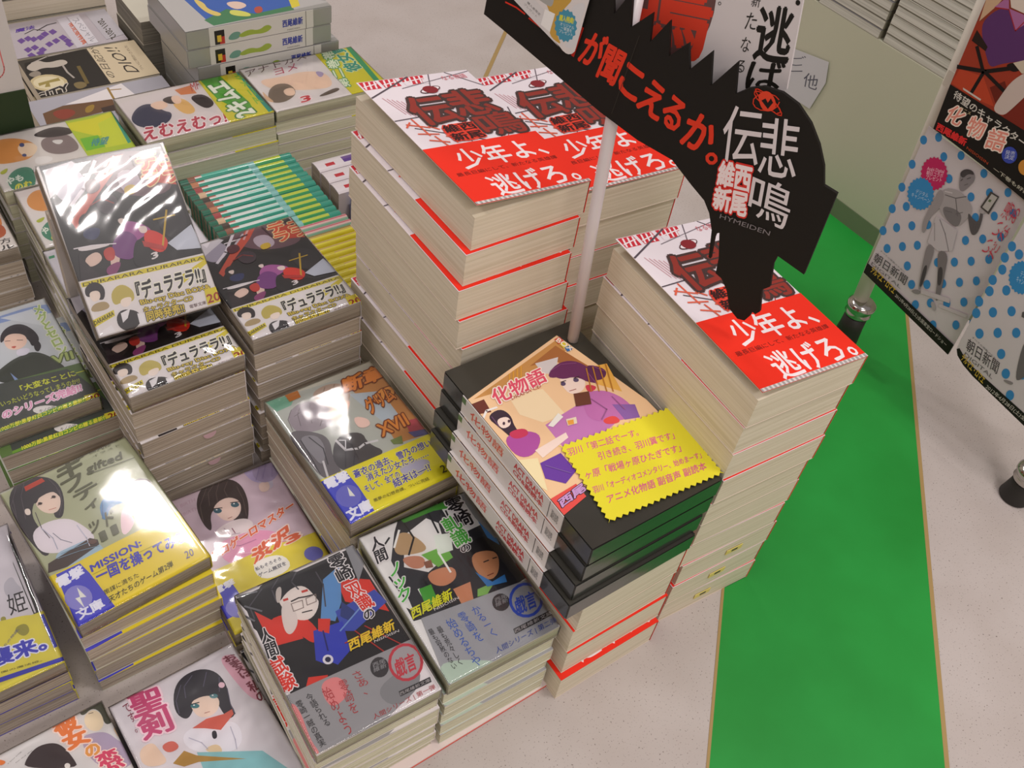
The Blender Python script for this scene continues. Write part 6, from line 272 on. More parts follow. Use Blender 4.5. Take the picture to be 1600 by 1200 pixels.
'poster3':[["P","#3a86c0",[36.8,246.6,37.5,245.1,37.7,243.4,37.4,241.8,36.6,240.5,35.5,239.7,34.2,239.4,32.7,239.7,31.4,240.6,30.4,241.9,29.7,243.5,29.5,245.1,29.8,246.7,30.6,248.0,31.7,248.8,33.0,249.1,34.5,248.8,35.8,247.9],0],["P","#3a86c0",[36.8,233.3,37.4,231.7,37.6,230.0,37.3,228.4,36.6,227.0,35.4,226.2,34.1,225.9,32.6,226.2,31.3,227.0,30.2,228.4,29.6,230.0,29.4,231.7,29.7,233.3,30.4,234.6,31.6,235.4,32.9,235.7,34.4,235.4,35.7,234.6],0],["P","#3a86c0",[38.5,207.1,39.2,205.5,39.4,203.7,39.1,202.0,38.4,200.7,37.2,199.8,35.8,199.4,34.3,199.7,33.0,200.6,31.9,201.9,31.2,203.6,31.0,205.4,31.3,207.1,32.1,208.4,33.2,209.3,34.6,209.7,36.1,209.4,37.4,208.5],0],["P","#3a86c0",[40.8,221.8,41.5,220.2,41.7,218.5,41.4,216.8,40.7,215.5,39.6,214.6,38.2,214.3,36.7,214.6,35.4,215.5,34.3,216.8,33.6,218.4,33.4,220.2,33.7,221.8,34.5,223.1,35.6,224.0,37.0,224.3,38.4,224.0,39.8,223.1],0],["P","#3a86c0",[41.7,195.5,42.4,193.8,42.6,192.0,42.3,190.3,41.5,188.9,40.4,188.0,39.0,187.6,37.5,187.9,36.1,188.8,35.0,190.2,34.3,191.8,34.1,193.7,34.4,195.4,35.2,196.8,36.4,197.7,37.8,198.0,39.2,197.7,40.6,196.8],0],["P","#3a86c0",[54.4,206.7,55.1,205.0,55.3,203.3,55.1,201.6,54.3,200.3,53.2,199.4,51.8,199.0,50.4,199.3,49.0,200.2,48.0,201.5,47.3,203.2,47.0,204.9,47.3,206.6,48.1,208.0,49.2,208.9,50.6,209.2,52.0,208.9,53.3,208.0],0],["P","#3a86c0",[38.7,179.6,39.4,177.9,39.6,176.1,39.3,174.3,38.5,172.9,37.3,171.9,35.9,171.5,34.4,171.8,33.0,172.7,31.9,174.1,31.2,175.8,31.0,177.7,31.3,179.4,32.1,180.9,33.3,181.8,34.7,182.2,36.2,181.9,37.6,181.0],0],["P","#3a86c0",[42.3,167.4,43.0,165.7,43.2,163.8,42.9,162.0,42.1,160.6,41.0,159.6,39.5,159.2,38.0,159.5,36.6,160.4,35.5,161.8,34.8,163.5,34.6,165.4,34.9,167.2,35.7,168.7,36.9,169.6,38.3,170.0,39.8,169.7,41.2,168.8],0],["P","#3a86c0",[55.2,179.2,55.9,177.5,56.1,175.7,55.9,174.0,55.1,172.5,54.0,171.6,52.6,171.2,51.1,171.5,49.7,172.4,48.6,173.7,47.9,175.5,47.7,177.3,48.0,179.0,48.7,180.5,49.9,181.4,51.3,181.8,52.7,181.5,54.1,180.6],0],["P","#3a86c0",[69.1,192.2,69.8,190.6,70.0,188.8,69.8,187.1,69.1,185.7,68.0,184.8,66.6,184.4,65.2,184.7,63.8,185.6,62.7,186.9,62.0,188.6,61.8,190.4,62.0,192.1,62.8,193.5,63.9,194.4,65.2,194.7,66.7,194.4,68.0,193.6],0],["P","#3a86c0",[55.7,151.2,56.4,149.4,56.6,147.5,56.3,145.7,55.6,144.2,54.4,143.1,53.0,142.7,51.5,143.0,50.1,143.9,48.9,145.3,48.2,147.1,48.0,149.0,48.3,150.8,49.0,152.3,50.2,153.4,51.6,153.7,53.1,153.5,54.5,152.6],0],["P","#3a86c0",[69.6,164.3,70.4,162.6,70.6,160.8,70.3,159.0,69.6,157.5,68.5,156.5,67.1,156.2,65.6,156.4,64.2,157.3,63.1,158.7,62.4,160.4,62.2,162.3,62.4,164.1,63.2,165.5,64.3,166.5,65.7,166.9,67.1,166.6,68.5,165.7],0],["P","#3a86c0",[83.8,176.6,84.5,174.9,84.8,173.1,84.5,171.4,83.8,169.9,82.8,169.0,81.4,168.6,80.0,168.9,78.6,169.8,77.5,171.1,76.8,172.8,76.5,174.7,76.8,176.4,77.5,177.8,78.6,178.7,79.9,179.1,81.3,178.8,82.7,177.9],0],["P","#3a86c0",[83.5,147.9,84.3,146.1,84.5,144.2,84.3,142.4,83.6,140.9,82.5,139.9,81.1,139.5,79.6,139.8,78.2,140.7,77.1,142.1,76.4,143.9,76.1,145.8,76.4,147.6,77.1,149.0,78.2,150.0,79.6,150.4,81.0,150.2,82.4,149.3],0],["P","#3a86c0",[97.6,133.4,98.4,131.6,98.7,129.7,98.5,127.8,97.8,126.3,96.7,125.3,95.3,124.9,93.8,125.1,92.4,126.0,91.3,127.4,90.5,129.2,90.3,131.1,90.5,133.0,91.2,134.5,92.3,135.5,93.7,135.9,95.1,135.7,96.5,134.8],0],["P","#3a86c0",[110.3,144.1,111.1,142.4,111.4,140.5,111.2,138.7,110.5,137.2,109.5,136.2,108.1,135.8,106.7,136.1,105.3,137.0,104.2,138.4,103.4,140.1,103.2,142.0,103.4,143.8,104.0,145.2,105.1,146.2,106.4,146.6,107.9,146.4,109.2,145.5],0],["P","#3a86c0",[112.6,116.6,113.3,114.8,113.6,112.9,113.4,111.0,112.8,109.5,111.7,108.4,110.3,108.0,108.9,108.2,107.5,109.1,106.3,110.6,105.5,112.4,105.2,114.3,105.4,116.2,106.1,117.7,107.2,118.8,108.6,119.2,110.0,118.9,111.4,118.1],0],["P","#3a86c0",[46.2,244.2,46.9,242.6,47.1,241.0,46.8,239.4,46.1,238.1,45.0,237.3,43.7,237.0,42.3,237.3,40.9,238.1,39.9,239.4,39.2,241.0,39.0,242.7,39.3,244.3,40.0,245.5,41.1,246.4,42.5,246.6,43.9,246.3,45.2,245.5],0],["P","#3a8ac4",[66.5,232.0,68.7,230.7,68.3,228.1,70.2,226.2,69.2,223.9,70.7,221.5,69.1,219.7,70.0,217.0,68.1,215.9,68.3,213.1,66.1,212.8,65.7,210.1,63.4,210.6,62.4,208.3,60.1,209.6,58.5,207.8,56.6,209.7,54.6,208.7,53.1,211.1,50.8,210.9,49.9,213.6,47.6,214.2,47.3,217.0,45.1,218.3,45.5,221.0,43.6,223.0,44.7,225.3,43.2,227.7,44.8,229.4,44.0,232.1,46.0,233.2,45.8,236.0,48.0,236.2,48.4,238.8,50.7,238.3,51.8,240.5,54.0,239.3,55.5,240.9,57.4,239.1,59.4,240.0,60.8,237.7,63.0,237.9,63.9,235.3,66.2,234.7],0],["T","#b8d4ec",[54.2,217.4,69.0,219.4,50.2,230.0],0,"デジタル\nキャンペーン",0,0],["S","#6a6668",[89.8,173.3,95.8,187.0,112.7,159.4,109.6,134.4,103.9,131.3],0],["S","#8a8486",[96.7,124.5,105.7,128.4,105.0,123.2,96.3,121.9],0],["P","#5a5658",[74.5,195.7,79.6,202.0,83.3,192.9,76.3,191.1],0],["T","#3a3638",[49.5,123.4,87.9,123.1,45.7,137.0],0,"朝日新聞",0,0],["T","#6a6668",[51.2,116.9,86.8,115.2,50.8,121.2],0,"DIGITAL",0,0],["T","#6a6668",[48.3,139.3,82.7,135.3,48.1,141.3],0,"すべての感動のために",0,0],["P","#1c1a16",[41.7,117.6,45.8,112.1,55.7,107.2,69.7,103.8,136.6,95.7,208.6,90.8,202.3,100.8,129.5,107.6,66.7,112.6,55.8,114.2,43.7,120.5],0],["T","#d0b040",[50.7,110.7,81.9,103.5,50.3,118.5],0,"テルマエ・ロマエ",0,0.03],["T","#c8c4bc",[86.0,101.5,149.8,98.6,86.3,107.7],0,"2012年4月28日(土)全国東宝",0,0]],
'note':[["T","#d8608a",[-28.1,-22.3,31.0,-32.2,-25.5,-15.7],0,"羽川「第二話でーす。",0,0.015],["T","#d8608a",[-10.4,-36.2,53.5,-47.9,-7.6,-29.6],0,"引き続き、羽川翼です」",0,0.015],["T","#d8608a",[-29.8,-45.3,49.5,-59.7,-26.6,-38.7],0,"ヶ原「戦場ヶ原ひたぎです」",0,0.015],["T","#d8608a",[-32.6,-57.9,59.1,-72.0,-30.2,-52.4],0,"羽川「オーディオコメンタリー、始めまーす」",0,0.015],["T","#d8608a",[-29.0,-70.0,55.1,-82.0,-26.0,-63.4],0,"アニメ化物語 副音声 副読本",0,0.015]],
'paper':[["T","#5a5a66",[-413.3,137.5,-390.5,149.7,-417.8,157.5],0,"ご\nー",0,0],["T","#5a5a66",[-384.6,132.3,-361.4,137.6,-388.6,150.7],0,"他",0,0]]}
OUTL={"jaw":[-112.9,457.8,-114.2,443.1,-95.0,438.0,-14.0,415.0,17.9,408.3,44.9,406.5,62.5,396.1,74.0,390.0,80.0,383.0,85.4,371.9,89.4,351.3,91.0,351.1,88.8,367.4,89.0,371.2,90.9,372.9,96.2,354.8,97.8,342.2,102.7,340.7,108.9,334.1,115.7,320.8,123.1,316.6,128.1,318.1,130.5,324.4,130.7,328.1,133.3,327.4,135.5,331.2,131.0,348.0,132.7,350.1,135.3,353.4,134.4,357.3,131.6,370.4,132.2,377.7,152.2,374.2,150.7,435.9,141.5,437.0,137.1,448.3,129.9,459.3,120.6,469.4,109.6,476.8,98.8,479.4,86.7,478.1,78.7,473.3,71.9,466.4,67.3,485.6,55.4,464.6,50.3,485.0,39.5,468.3,34.5,483.7,24.3,470.7,19.3,491.7,9.7,473.8,7.1,491.7,-5.2,477.4,-9.0,499.4,-18.2,480.9,-26.3,510.5,-53.2,512.5,-107.4,485.4],"card":[-50.3,509.6,82.1,555.9,87.7,526.0,96.3,474.4,89.1,466.0,67.9,457.3,41.8,453.6,-2.9,461.7,-34.2,470.6],"leaflet":[-95.4,469.7,-90.0,463.1,-50.3,446.8,-47.8,445.2,-45.1,444.5,-43.1,444.7,-40.8,445.9,-39.2,448.1,-38.7,451.6,-35.6,484.7,-35.3,492.3],"poster1":[-104,500,-101.0,420.0,-95.4,339.0,-90.8,294.6,-77.7,294.2,-29.5,290.6,19.8,285.3,55.7,284.1,50,492],"poster2":[-98.5,291.6,-90.3,139.7,-90.1,113.9,34.3,98.2,34.0,110.3,30.8,182.6,24.0,275.5,18.9,283.9,-76.7,289.1],"poster3":[31.0,272.0,32.2,245.1,40.1,127.6,41.7,117.6,45.8,112.1,55.7,107.2,69.7,103.8,136.6,95.7,165,93.6,158,284,30.6,286],"note":[-28.7,-10.6,72.6,-21.0,64.3,-91.2,-39.2,-82.8],"paper":[-420.3,168.0,-360.1,179.3,-353.0,153.3,-361.4,111.0,-417.1,108.7]}
TRIM4=Vector((371.4,685.0)),Vector((1108.1,1390.4))

# the tall white and red novel, in millimetres from the cover's centre
def hid():
    I = []
    def P(c, *f, b=0): I.append(['P', c, list(f), b])
    def L(c, w, *f, b=0): I.append(['L', c, list(f), b, w])
    def T(t, c, x, y, w, h, o=0, bold=0, b=0): I.append(['T', c, [x, y, x+w, y, x, y+h], b, t, o, bold])
    P('#e9e0e6', -52.5, -86.5, 52.5, -86.5, 52.5, 86.5, -52.5, 86.5)
    for i, x in enumerate((-51, -33, -14)):
        w = 15 if i < 2 else 22
        P('#cc2f3c', x, 74, x+w, 74, x+w, 86, x, 86)
        for j in range(3 if i < 2 else 5): L('#f0e4e8', 1.6, x+1.5+j*4.6, 75, x+4.5+j*4.6, 85)
        L('#f0e4e8', 1.2, x+1, 78.5, x+w-1, 81.5)
    P('#e9e0e6', 2, 73, 9, 73, 9, 80, 4, 80); P('#e9e0e6', -14, 73, -8, 73, -8, 78, -14, 79)
    L('#5a5058', 1.6, -52, 62, -6, 86); L('#7a7078', .8, -20, 70, 52, 84); L('#5a5058', 1.2, -52, 27, -28, 28); L('#5a5058', 1.2, -42, 14, 6, -15)
    L('#6a6068', .9, 14, 86, 4, 66); L('#6a6068', .9, -8, -14, 6, 20); L('#6a6068', .9, 30, 86, 52, 60); L('#5a5058', 1.0, 40, -12, 52, 24); L('#5a5058', .9, 20, -13, 52, 2); L('#b04a4a', .8, 26, -14, 46, 10)
    for k in range(7): L('#d8a8b0', .7, -44+k*3.1, 60-k*2, -38+k*3.1, 34-k*2.6)
    T('なる物語', '#d87a84', 22, 74, 24, 7)
    for f in ((-46, 20, -30, 12), (-38, 26, -36, 2), (-44, 6, -28, 2), (-30, 14, -24, 8), (-40, -4, -26, -10), (-33, 0, -30, -14), (-24, -2, -14, -8), (-22, 4, -20, -12), (-48, 16, -42, 22), (-18, 2, -10, -3)): L('#e0644a', 1.5, *f)
    c = [(math.cos(a*math.pi/9), math.sin(a*math.pi/9)) for a in range(18)]
    I.append(['P', '#5a3a3e', [v for x, y in c for v in (2+10.5*x, 63+4.2*y+2.2*x)], 0]); I.append(['P', '#efe6ea', [v for x, y in c for v in (2+9.4*x, 63+3.0*y+2.0*x)], 0]); I.append(['P', '#8a2a30', [v for x, y in c for v in (2+6.8*x, 63+5.6*y)], 0])
    I.append(['S', '#ea5848', [-24, 12, 8, 12, 10, -12, -22, -13], 0])
    T('伝', '#93362d', -32, 15, 36, 39, '#4a3634', .035); T('悲', '#93362d', 5, 19, 38, 37, '#4a3634', .03); T('鳴', '#93362d', 11, -12, 38, 31, '#4a3634', .02)
    T('維西', '#3a1a1a', -21, 1, 28, 10, '#e8402c', .05); T('新尾', '#3a1a1a', -21, -11, 28, 10, '#e8402c', .05)
    P('#f0301c', -53, -87, 53, -87, 53, -14, -53, -14, b=1)
    T('少年よ、', '#f2e6e8', -34, -46, 78, 25, 0, .02, b=1); T('最長巨編にして、新たなる英雄譚', '#7a1a14', -46, -53, 92, 4.5, 0, .01, b=1)
    T('逃げろ。', '#f2e6e8', -28, -83, 76, 25, 0, .02, b=1)
    J = list(I)
    P('#dcd6d4', -53, -87, 53, -87, 53, -83.6, -53, -83.6, b=1)
    for k in range(26): P('#a8a4a2', -53+k*4.1, -87, -51+k*4.1, -87, -51+k*4.1, -83.6, -53+k*4.1, -83.6, b=1)
    return J, I
ART['hid'], ART['hidtop'] = hid()
# ------------------------------------------------------------------ books
ORD = ['top', 'second', 'third', 'fourth', 'fifth', 'sixth', 'seventh', 'eighth', 'ninth', 'tenth', 'eleventh', 'twelfth']
PARTS = {}
def book_parts(key, w, h, t, paper, items, band=None, bandcol='#e0d8d8', covercol='#e2dcdc', film=False, pr=None, out=.15):
    """page block, back cover with spine, front cover, paper band and shrink film of one kind of book"""
    k = (key, t, film)
    if k in PARTS: return PARTS[k]
    if isinstance(band, (int, float)): band = (band, band)
    pr = pr or M_PRINT
    x, y = w/2, h/2; R = {}
    mb = MB()                                                     # pages, fore-edge slightly bowed
    ns = 6; ring = []
    for i in range(ns + 1):
        f = i / ns; b = 0.5 * math.sin(math.pi * f); z = 0.5 + f * (t - 1.6)
        ring.append([(-x + 0.5 - b*0.4, -y + 0.35, z), (x - 0.6, -y + 0.35, z), (x - 0.6, y - 0.5, z), (-x + 0.5 - b*0.4, y - 0.5, z)])
    mb.rings(ring, (1, 1, 1, 1)); R['page_block'] = (mb.mesh('page_block', paper), None)
    cc = lin(covercol); mb = MB()
    mb.box(-x, x, -y, y, 0, 0.5, cc); mb.box(x - 0.6, x, -y, y, 0.5, t - 0.62, cc)
    if band is not None: mb.box(x - 0.6, x + 0.12, -y - .1, band[1], 0.5, t - 0.7, lin(bandcol))
    R['back_cover'] = (mb.mesh('back_cover', pr), None)
    mb = MB(); mb.box(-x, x, -y, y, t - 1.1, t - 0.6, cc)
    art(mb, items, t - 0.6 + LAY, (-x, x, -y, y), sel=0)
    R['front_cover'] = (mb.mesh('front_cover', pr), None)
    zt = t - 0.55 + LAY * 70
    if band is not None:
        xb, yb = x + min(0.1, out), y + out; slope = band
        mb = MB()
        mb.prism([(-xb, -yb), (xb, -yb), (xb, slope[1]), (-xb, slope[0])], t - 0.56, t - 0.1, lin(bandcol))
        art(mb, items, t - 0.1 + LAY, (-xb, xb, -yb, max(slope)), sel=1)
        R['paper_band'] = (mb.mesh('paper_band', pr), None)
    if film:
        rnd = random.Random(hash(key) % 999 if False else sum(map(ord, key))); mb = MB(); nx, ny = 44, 60
        ph = [(rnd.uniform(-1, 1), rnd.uniform(-1, 1), rnd.uniform(0, 6.3)) for _ in range(16)]
        amp = film if isinstance(film, (int, float)) and not isinstance(film, bool) else 0.25
        strk = key == 'Glean'
        def hz(a, b):
            s = 0
            if strk and b > -20:
                u = a*.55 - b*.84; v = a*.84 + b*.55; s += 1.1*math.sin(u*.55 + 1.3*math.sin(v*.09)) * max(0, 1 - abs(v - 30)/60)
            for i, (u, v, p) in enumerate(ph): s += math.sin((u*a + v*b) * (0.10 + 0.035*i) + p) / (1 + i*.35)
            e = min(x + .6 - abs(a), y + .6 - abs(b)); return max(s * amp, -0.55) * min(1, e / 6) + (0.75 + amp) * min(1, e / 1.5)
        g = [[(-x - .6 + (2*x + 1.2)*i/nx, -y - .6 + (2*y + 1.2)*j/ny) for i in range(nx + 1)] for j in range(ny + 1)]
        for row in g: mb.v += [(a, b, t + 0.0 + hz(a, b)) for a, b in row]
        for j in range(ny):
            for i in range(nx):
                q = j*(nx + 1) + i; mb.f.append((q, q + 1, q + nx + 2, q + nx + 1)); mb.c.append((1, 1, 1, 1))
        e = [j for j in range(nx + 1)] + [(nx + 1)*j + nx for j in range(1, ny + 1)] + [(nx + 1)*ny + i for i in range(nx - 1, -1, -1)] + [(nx + 1)*j for j in range(ny - 1, 0, -1)]
        i0 = len(mb.v); mb.v += [(mb.v[i][0], mb.v[i][1], 0.4) for i in e]
        for k2 in range(len(e)): mb.f.append((e[k2], i0 + k2, i0 + (k2 + 1) % len(e), e[(k2 + 1) % len(e)])); mb.c.append((1, 1, 1, 1))
        R['shrink_film'] = (mb.mesh('shrink_film', M_FILM, smooth=True), None)
    PARTS[k] = R
    return R
def place_book(parts, name, label, cat, loc, rz, group, lift=0, w=0, t=0):
    r = thing(name, label, cat, loc, rz, group)
    for pn, (me, _) in parts.items():
        o = put(pn, me, r)
        if lift and pn in ('front_cover', 'paper_band'):          # cover of a read copy springs open about its spine
            hx, hz = w/2*MM, (t - 1.0)*MM
            o.matrix_local = Matrix.Translation((hx, 0, hz)) @ Matrix.Rotation(math.radians(lift), 4, 'Y') @ Matrix.Translation((-hx, 0, -hz))
    return r
def stack(key, x, y, ztop, rot, w, h, n, paper, items, toplab, lowlab, group, band=None, bandcol='#e0d8d8', covercol='#e2dcdc', film=False, z0=0.0,
          drift=None, jit=1.2, name='paperback_book', cat='book', lift=0, pr=None, rots=None, skip=(), edge=.15):
    t = (ztop - z0) / n
    rnd = random.Random(sum(map(ord, key)) + n)
    lo = book_parts(key, w, h, t - 0.05, paper, items, band, bandcol, covercol, False, pr, edge)
    out = []
    hi = book_parts(key + ('top' if key == 'hid' else ''), w, h, t - 0.05, paper, A.get(key + 'top', items), band, bandcol, covercol, film, pr) if film or key == 'hid' else lo
    for i in range(n):
        if i in skip: continue
        top = i == 0
        dx, dy = (drift[i] if drift and i < len(drift) else (drift[-1] if drift else (0, 0)))
        if not top: dx += rnd.uniform(-jit, jit); dy += rnd.uniform(-jit, jit)
        rr = rot + (0 if top else rnd.uniform(-.8, .8)) + (rots[i] if rots and i < len(rots) else 0)
        lab = toplab if top else (f'{lowlab}, {ORD[i]} from the top' if i < n - 1 or n < 3 else f'{lowlab}, bottom book')
        out.append(place_book(hi if top else lo, name, lab, cat, (x + dx, y + dy, ztop - (i + 1)*t), rr, group, lift if top else 0, w, t))
    return out
A = ART
# white and red thick novels
HB = dict(band=-14, bandcol='#ee3220', covercol='#d6c8ba', pr=M_MATTE, name='thick_novel', jit=1.6)
rs = stack('hid', 127, 0, 293, -4, 105, 173, 10, M_CREAM, A['hid'], 'white and red thick novel topping the stack under the black sign tip', 'white and red novel in the right stack beside the green strip', 'thick novels in the right stack beside the green strip', lift=4.5, edge=-.6, **HB)
stack('hid', 24, 211, 333, 0, 105, 173, 11, M_CREAM, A['hid'], 'white and red thick novel with lifted cover, topping the tallest stack', 'white and red novel in the tallest stack behind the black boxes', 'thick novels in the tallest stack', lift=6, edge=-.6,
      drift=[(0, 0), (-5, -3), (-9, -6), (-8, -9), (-4, -10), (-3, -12), (-5, -9), (-9, -7), (-6, -4), (-4, -3), (-2, 0)], **HB)
stack('hid', 134, 214, 315, -3, 105, 173, 10, M_CREAM, A['hid'], 'white and red thick novel lying beside the tallest stack behind the white pole', 'white and red novel in the stack right behind the white pole', 'thick novels in the stack behind the white pole', lift=2, edge=-.6, **HB)
stack('hid', 2.5, -1, 132, 0, 104, 173, 4, M_CREAM, A['hid'], 'white and red thick novel directly beneath the black boxed sets', 'white and red novel in the short pile under the black boxes', 'thick novels under the black boxes',
      drift=[(1, 0), (-0.5, -1), (0, 0), (-2.5, -4)], **HB)
def slip(root, x, y, z, col, half):
    mb = MB()
    if half: mb.prism([(x + 6*math.cos(math.pi*k/10), z - 6*math.sin(math.pi*k/10)) for k in range(11)], 0, .25, lin(col), lambda a, b, h: (a, y - h, b))
    else:
        mb.box(x - 9, x + 9, y - .6, y, z - 3, z + 3, lin(col)); mb.box(x - 3, x + 4, y - .63, y - .6, z - 1.4, z + 1.6, lin('#5a5648'))
    o = put('order_slip', mb.mesh('order_slip', M_MATTE), root); o['label'] = 'pale pink half-round order slip' if half else 'small yellow order slip'
for i in (7, 8, 9): slip(rs[i], 8 - (i - 7)*7, -86.6, 15, '#e2d27a', False)
# stack front row
put('display_board', (lambda m: (m.box(-262, -52, -80, 72, 0.2, 3.0, lin('#e8d8d4')), m.box(-262.4, -51.6, -80.4, 72.4, 0.2, 1.2, lin('#d8503c')), m.mesh('display_board', M_MATTE))[2])(MB()))
tag(bpy.data.objects['display_board'], 'thin white board with red edge under the two front stacks', 'board')
stack('E', -204.7, -2.9, 97, -1.8, 96.1, 138.4, 7, M_PALE, A['E'], 'shrink-wrapped paperback with red and black illustrated cover, front stack', 'paperback under the red and black cover in the front stack', 'paperbacks in the red and black front stack', covercol='#d8d0c8', film=.06, z0=3.1, drift=[(0, 0), (0, 0), (1, -1), (1, -2), (0, -2), (-1, -1), (-2, 0)], pr=M_GLOSS)
stack('F', -102.5, -6, 100, -2, 97, 141, 6, M_PALE, A['F'], 'shrink-wrapped paperback with green and white illustrated cover, front stack', 'paperback under the green and white cover in the front stack', 'paperbacks in the green and white front stack', covercol='#d8d8cc', film=.06, z0=3.1, drift=[(0, 0), (-1, 0), (0, -1), (-1, 0), (0, -2), (-2, 0)], pr=M_GLOSS)
stack('D', -309.3, 176.4, 95, 5.3, 101.9, 142.8, 6, M_TAN, A['D'], 'wrapped paperback with grey-green cover, dark-haired figure and yellow band', 'paperback below the grey-green cover with yellow band', 'paperbacks in the grey-green covered stack', band=(-21, -20), bandcol='#e8d233', covercol='#c8c8bc', film=.018, drift=[(0, 0), (1, -2), (3, -4), (5, -5), (5, -6), (6, -7)], rots=[0, -2, -3, -4, -4, -4], pr=M_GLOSS)
stack('C', -103.3, 145.3, 115, 1.2, 102.2, 145.8, 6, M_TAN, A['C'], 'wrapped paperback with grey-haired figures cover and bright yellow band, centre', 'paperback below the grey-haired figures cover with yellow band', 'paperbacks in the centre stack with yellow band', band=(-23.5, -26), bandcol='#e8dd2e', covercol='#c9c6b8', film=.025, pr=M_GLOSS)
stack('P', -204, 144, 35, -1, 97, 145.5, 2, M_TAN, A['P'], 'low pink paperback with brown-haired figure between two taller stacks', 'paperback beneath the low pink one', 'low pink paperbacks', band=(-10, -15), bandcol='#e6d63a', covercol='#dccad2', film=.15, pr=M_GLOSS)
stack('S', -304, -2.1, 30, 2, 97, 141, 2, M_TAN, A['S'], 'pale paperback with pink sword title and black-haired figure, bottom edge', 'paperback beneath the pale one with pink title', 'paperbacks with pink title at the bottom edge', covercol='#dcd6da', film=.2, pr=M_GLOSS)
stack('T', -404, 1.9, 30, 2, 97, 141, 2, M_TAN, A['T'], 'white paperback with orange and pink title lettering, bottom left corner', 'paperback beneath the white one with orange title', 'paperbacks with orange title at the bottom left', covercol='#dcd8d6', film=.15, pr=M_GLOSS)
stack('U', -419, 169.9, 60, 0, 98, 139.4, 4, M_TAN, A['U'], 'pale paperback with dark dotted border and yellow band, left edge', 'paperback below the dark dotted border cover at left edge', 'paperbacks at the left edge with dotted border', band=(-13, -21), bandcol='#d8cc4a', covercol='#4a48a8', film=.2, pr=M_GLOSS)
stack('M', -317, 380, 90, 1, 98, 142, 5, M_TAN, A['M'], 'pale blue paperback with smiling plaited figure and green band', 'paperback below the smiling plaited figure cover', 'paperbacks in the pale blue stack at left', band=(-15, -25), bandcol='#5f7a44', covercol='#d4d8d0', film=.12, drift=[(0, 0), (11, -11), (9, -12), (10, -12), (9, -12)], pr=M_GLOSS)
stack('G', -102, 309.8, 165, 1, 102, 133, 9, M_TAN, A['G'], 'flat-lying dark red action cover paperback beside the tallest stack', 'paperback below the flat dark red action cover', 'dark red paperbacks beside the tallest stack', band=(-24, -26.5), bandcol='#e4dede', covercol='#cfc8c4', film=.035, pr=M_GLOSS)
gs = stack('G', -210.5, 308.6, 150, 2, 98, 132, 8, M_TAN, A['G'], 'dark red action cover paperback half hidden under the leaning copy', 'paperback in the dark red stack under the leaning copy', 'dark red paperbacks under the leaning copy', band=(-24, -26.5), bandcol='#e4dede', covercol='#cfc8c4', film=.3, pr=M_GLOSS)
for i in (4, 6): slip(gs[i], 10, -66.5, 16, '#d8b4bc', True)
# the leaning display copy, propped on an upright copy
GA = [math.radians(a) for a in (41.4, 2.8, 0.4)]
gt = 15.0
gp = book_parts('Glean', 102, 142, gt, M_TAN, A['G'], (-24, -26.5), '#e4dede', '#cfc8c4', .09, M_GLOSS)
g = place_book(gp, 'paperback_book', 'leaning shiny wrapped copy with dark red action cover, tilted towards viewer', 'book', (0, 0, 0), 0, None)
from mathutils import Euler
GM = Euler(GA, 'XYZ').to_matrix()
g.rotation_euler = Euler(GA, 'XYZ')
g.location = (Vector((-206.1, 345.6, 216.5)) - GM @ Vector((0, 0, gt))) * MM
pp = book_parts('Gprop', 98, 104, 13, M_TAN, [], None, '#e4dede', '#cfc8c4', False, M_GLOSS)
pb = place_book(pp, 'paperback_book', 'upright paperback hidden behind the leaning copy, propping it', 'book', (-208, 398, 120 + 52), 0, None)
pb.rotation_euler = (math.radians(90), 0, 0)
# turned rows behind
TR = dict(pr=M_GLOSS)
stack('W', -39, 643, 130, 91, 93, 146.4, 7, M_PALE, A['W'], 'turned paperback with dark blue haired figures and green band, back row', 'paperback below the turned dark blue haired figures cover', 'turned paperbacks in the back row with green band', band=(-20.5, -24), bandcol='#d6cc38', covercol='#dcd4d0', film=.12, drift=[(0, 0), (1, 0), (2, -2), (1, -1)], **TR)
stack('J', 110.5, 646, 130, 90, 98, 147, 9, M_PALE, A['J'], 'turned white paperback with reclining figure, next to the tallest stack', 'paperback below the turned reclining figure cover', 'turned paperbacks with reclining figure', band=(-22.5, -24.5), bandcol='#d8d030', covercol='#dcd4d0', film=.12, **TR)
stack('V', -190, 633, 120, 90, 98, 140, 7, M_PALE, A['V'], 'turned paperback with orange-haired figure and green yellow band', 'paperback below the turned orange-haired figure cover', 'turned paperbacks with orange-haired figure', band=(-21, -20.5), bandcol='#b8cc34', covercol='#dcd4d0', film=.1, **TR)
stack('N', -181.5, 532, 120, 90, 97, 140, 7, M_PALE, A['N'], 'turned white paperback with green bubble title behind the leaning copy', 'paperback below the turned green bubble cover', 'turned paperbacks with green bubble title', covercol='#dcd4d0', film=.1, **TR)
stack('O', -185, 431, 119.9, 90, 97, 140, 7, M_PALE, A['O'], 'turned plain white paperback with small green mark under the leaning copy', 'paperback below the turned plain white cover', 'turned plain white paperbacks', covercol='#dedadf', film=.1, **TR)
AAi = [['P', '#ddd6cf', [-60, -80, 60, -80, 60, 80, -60, 80], 0], ['S', '#d88a4a', [10, -10, 45, 0, 48, -35, 20, -45], 0], ['S', '#e0b070', [0, 20, 40, 30, 48, 5, 10, 0], 0], ['S', '#b8603a', [20, -30, 46, -25, 46, -50, 24, -50], 0], ['T', '#3a3634', [2, -60, 46, -60, 2, -52], 0, 'の解き方', 0, 0.02], ['T', '#3a3634', [8, -69, 46, -69, 8, -62], 0, 'ホール', 0, 0.03]]
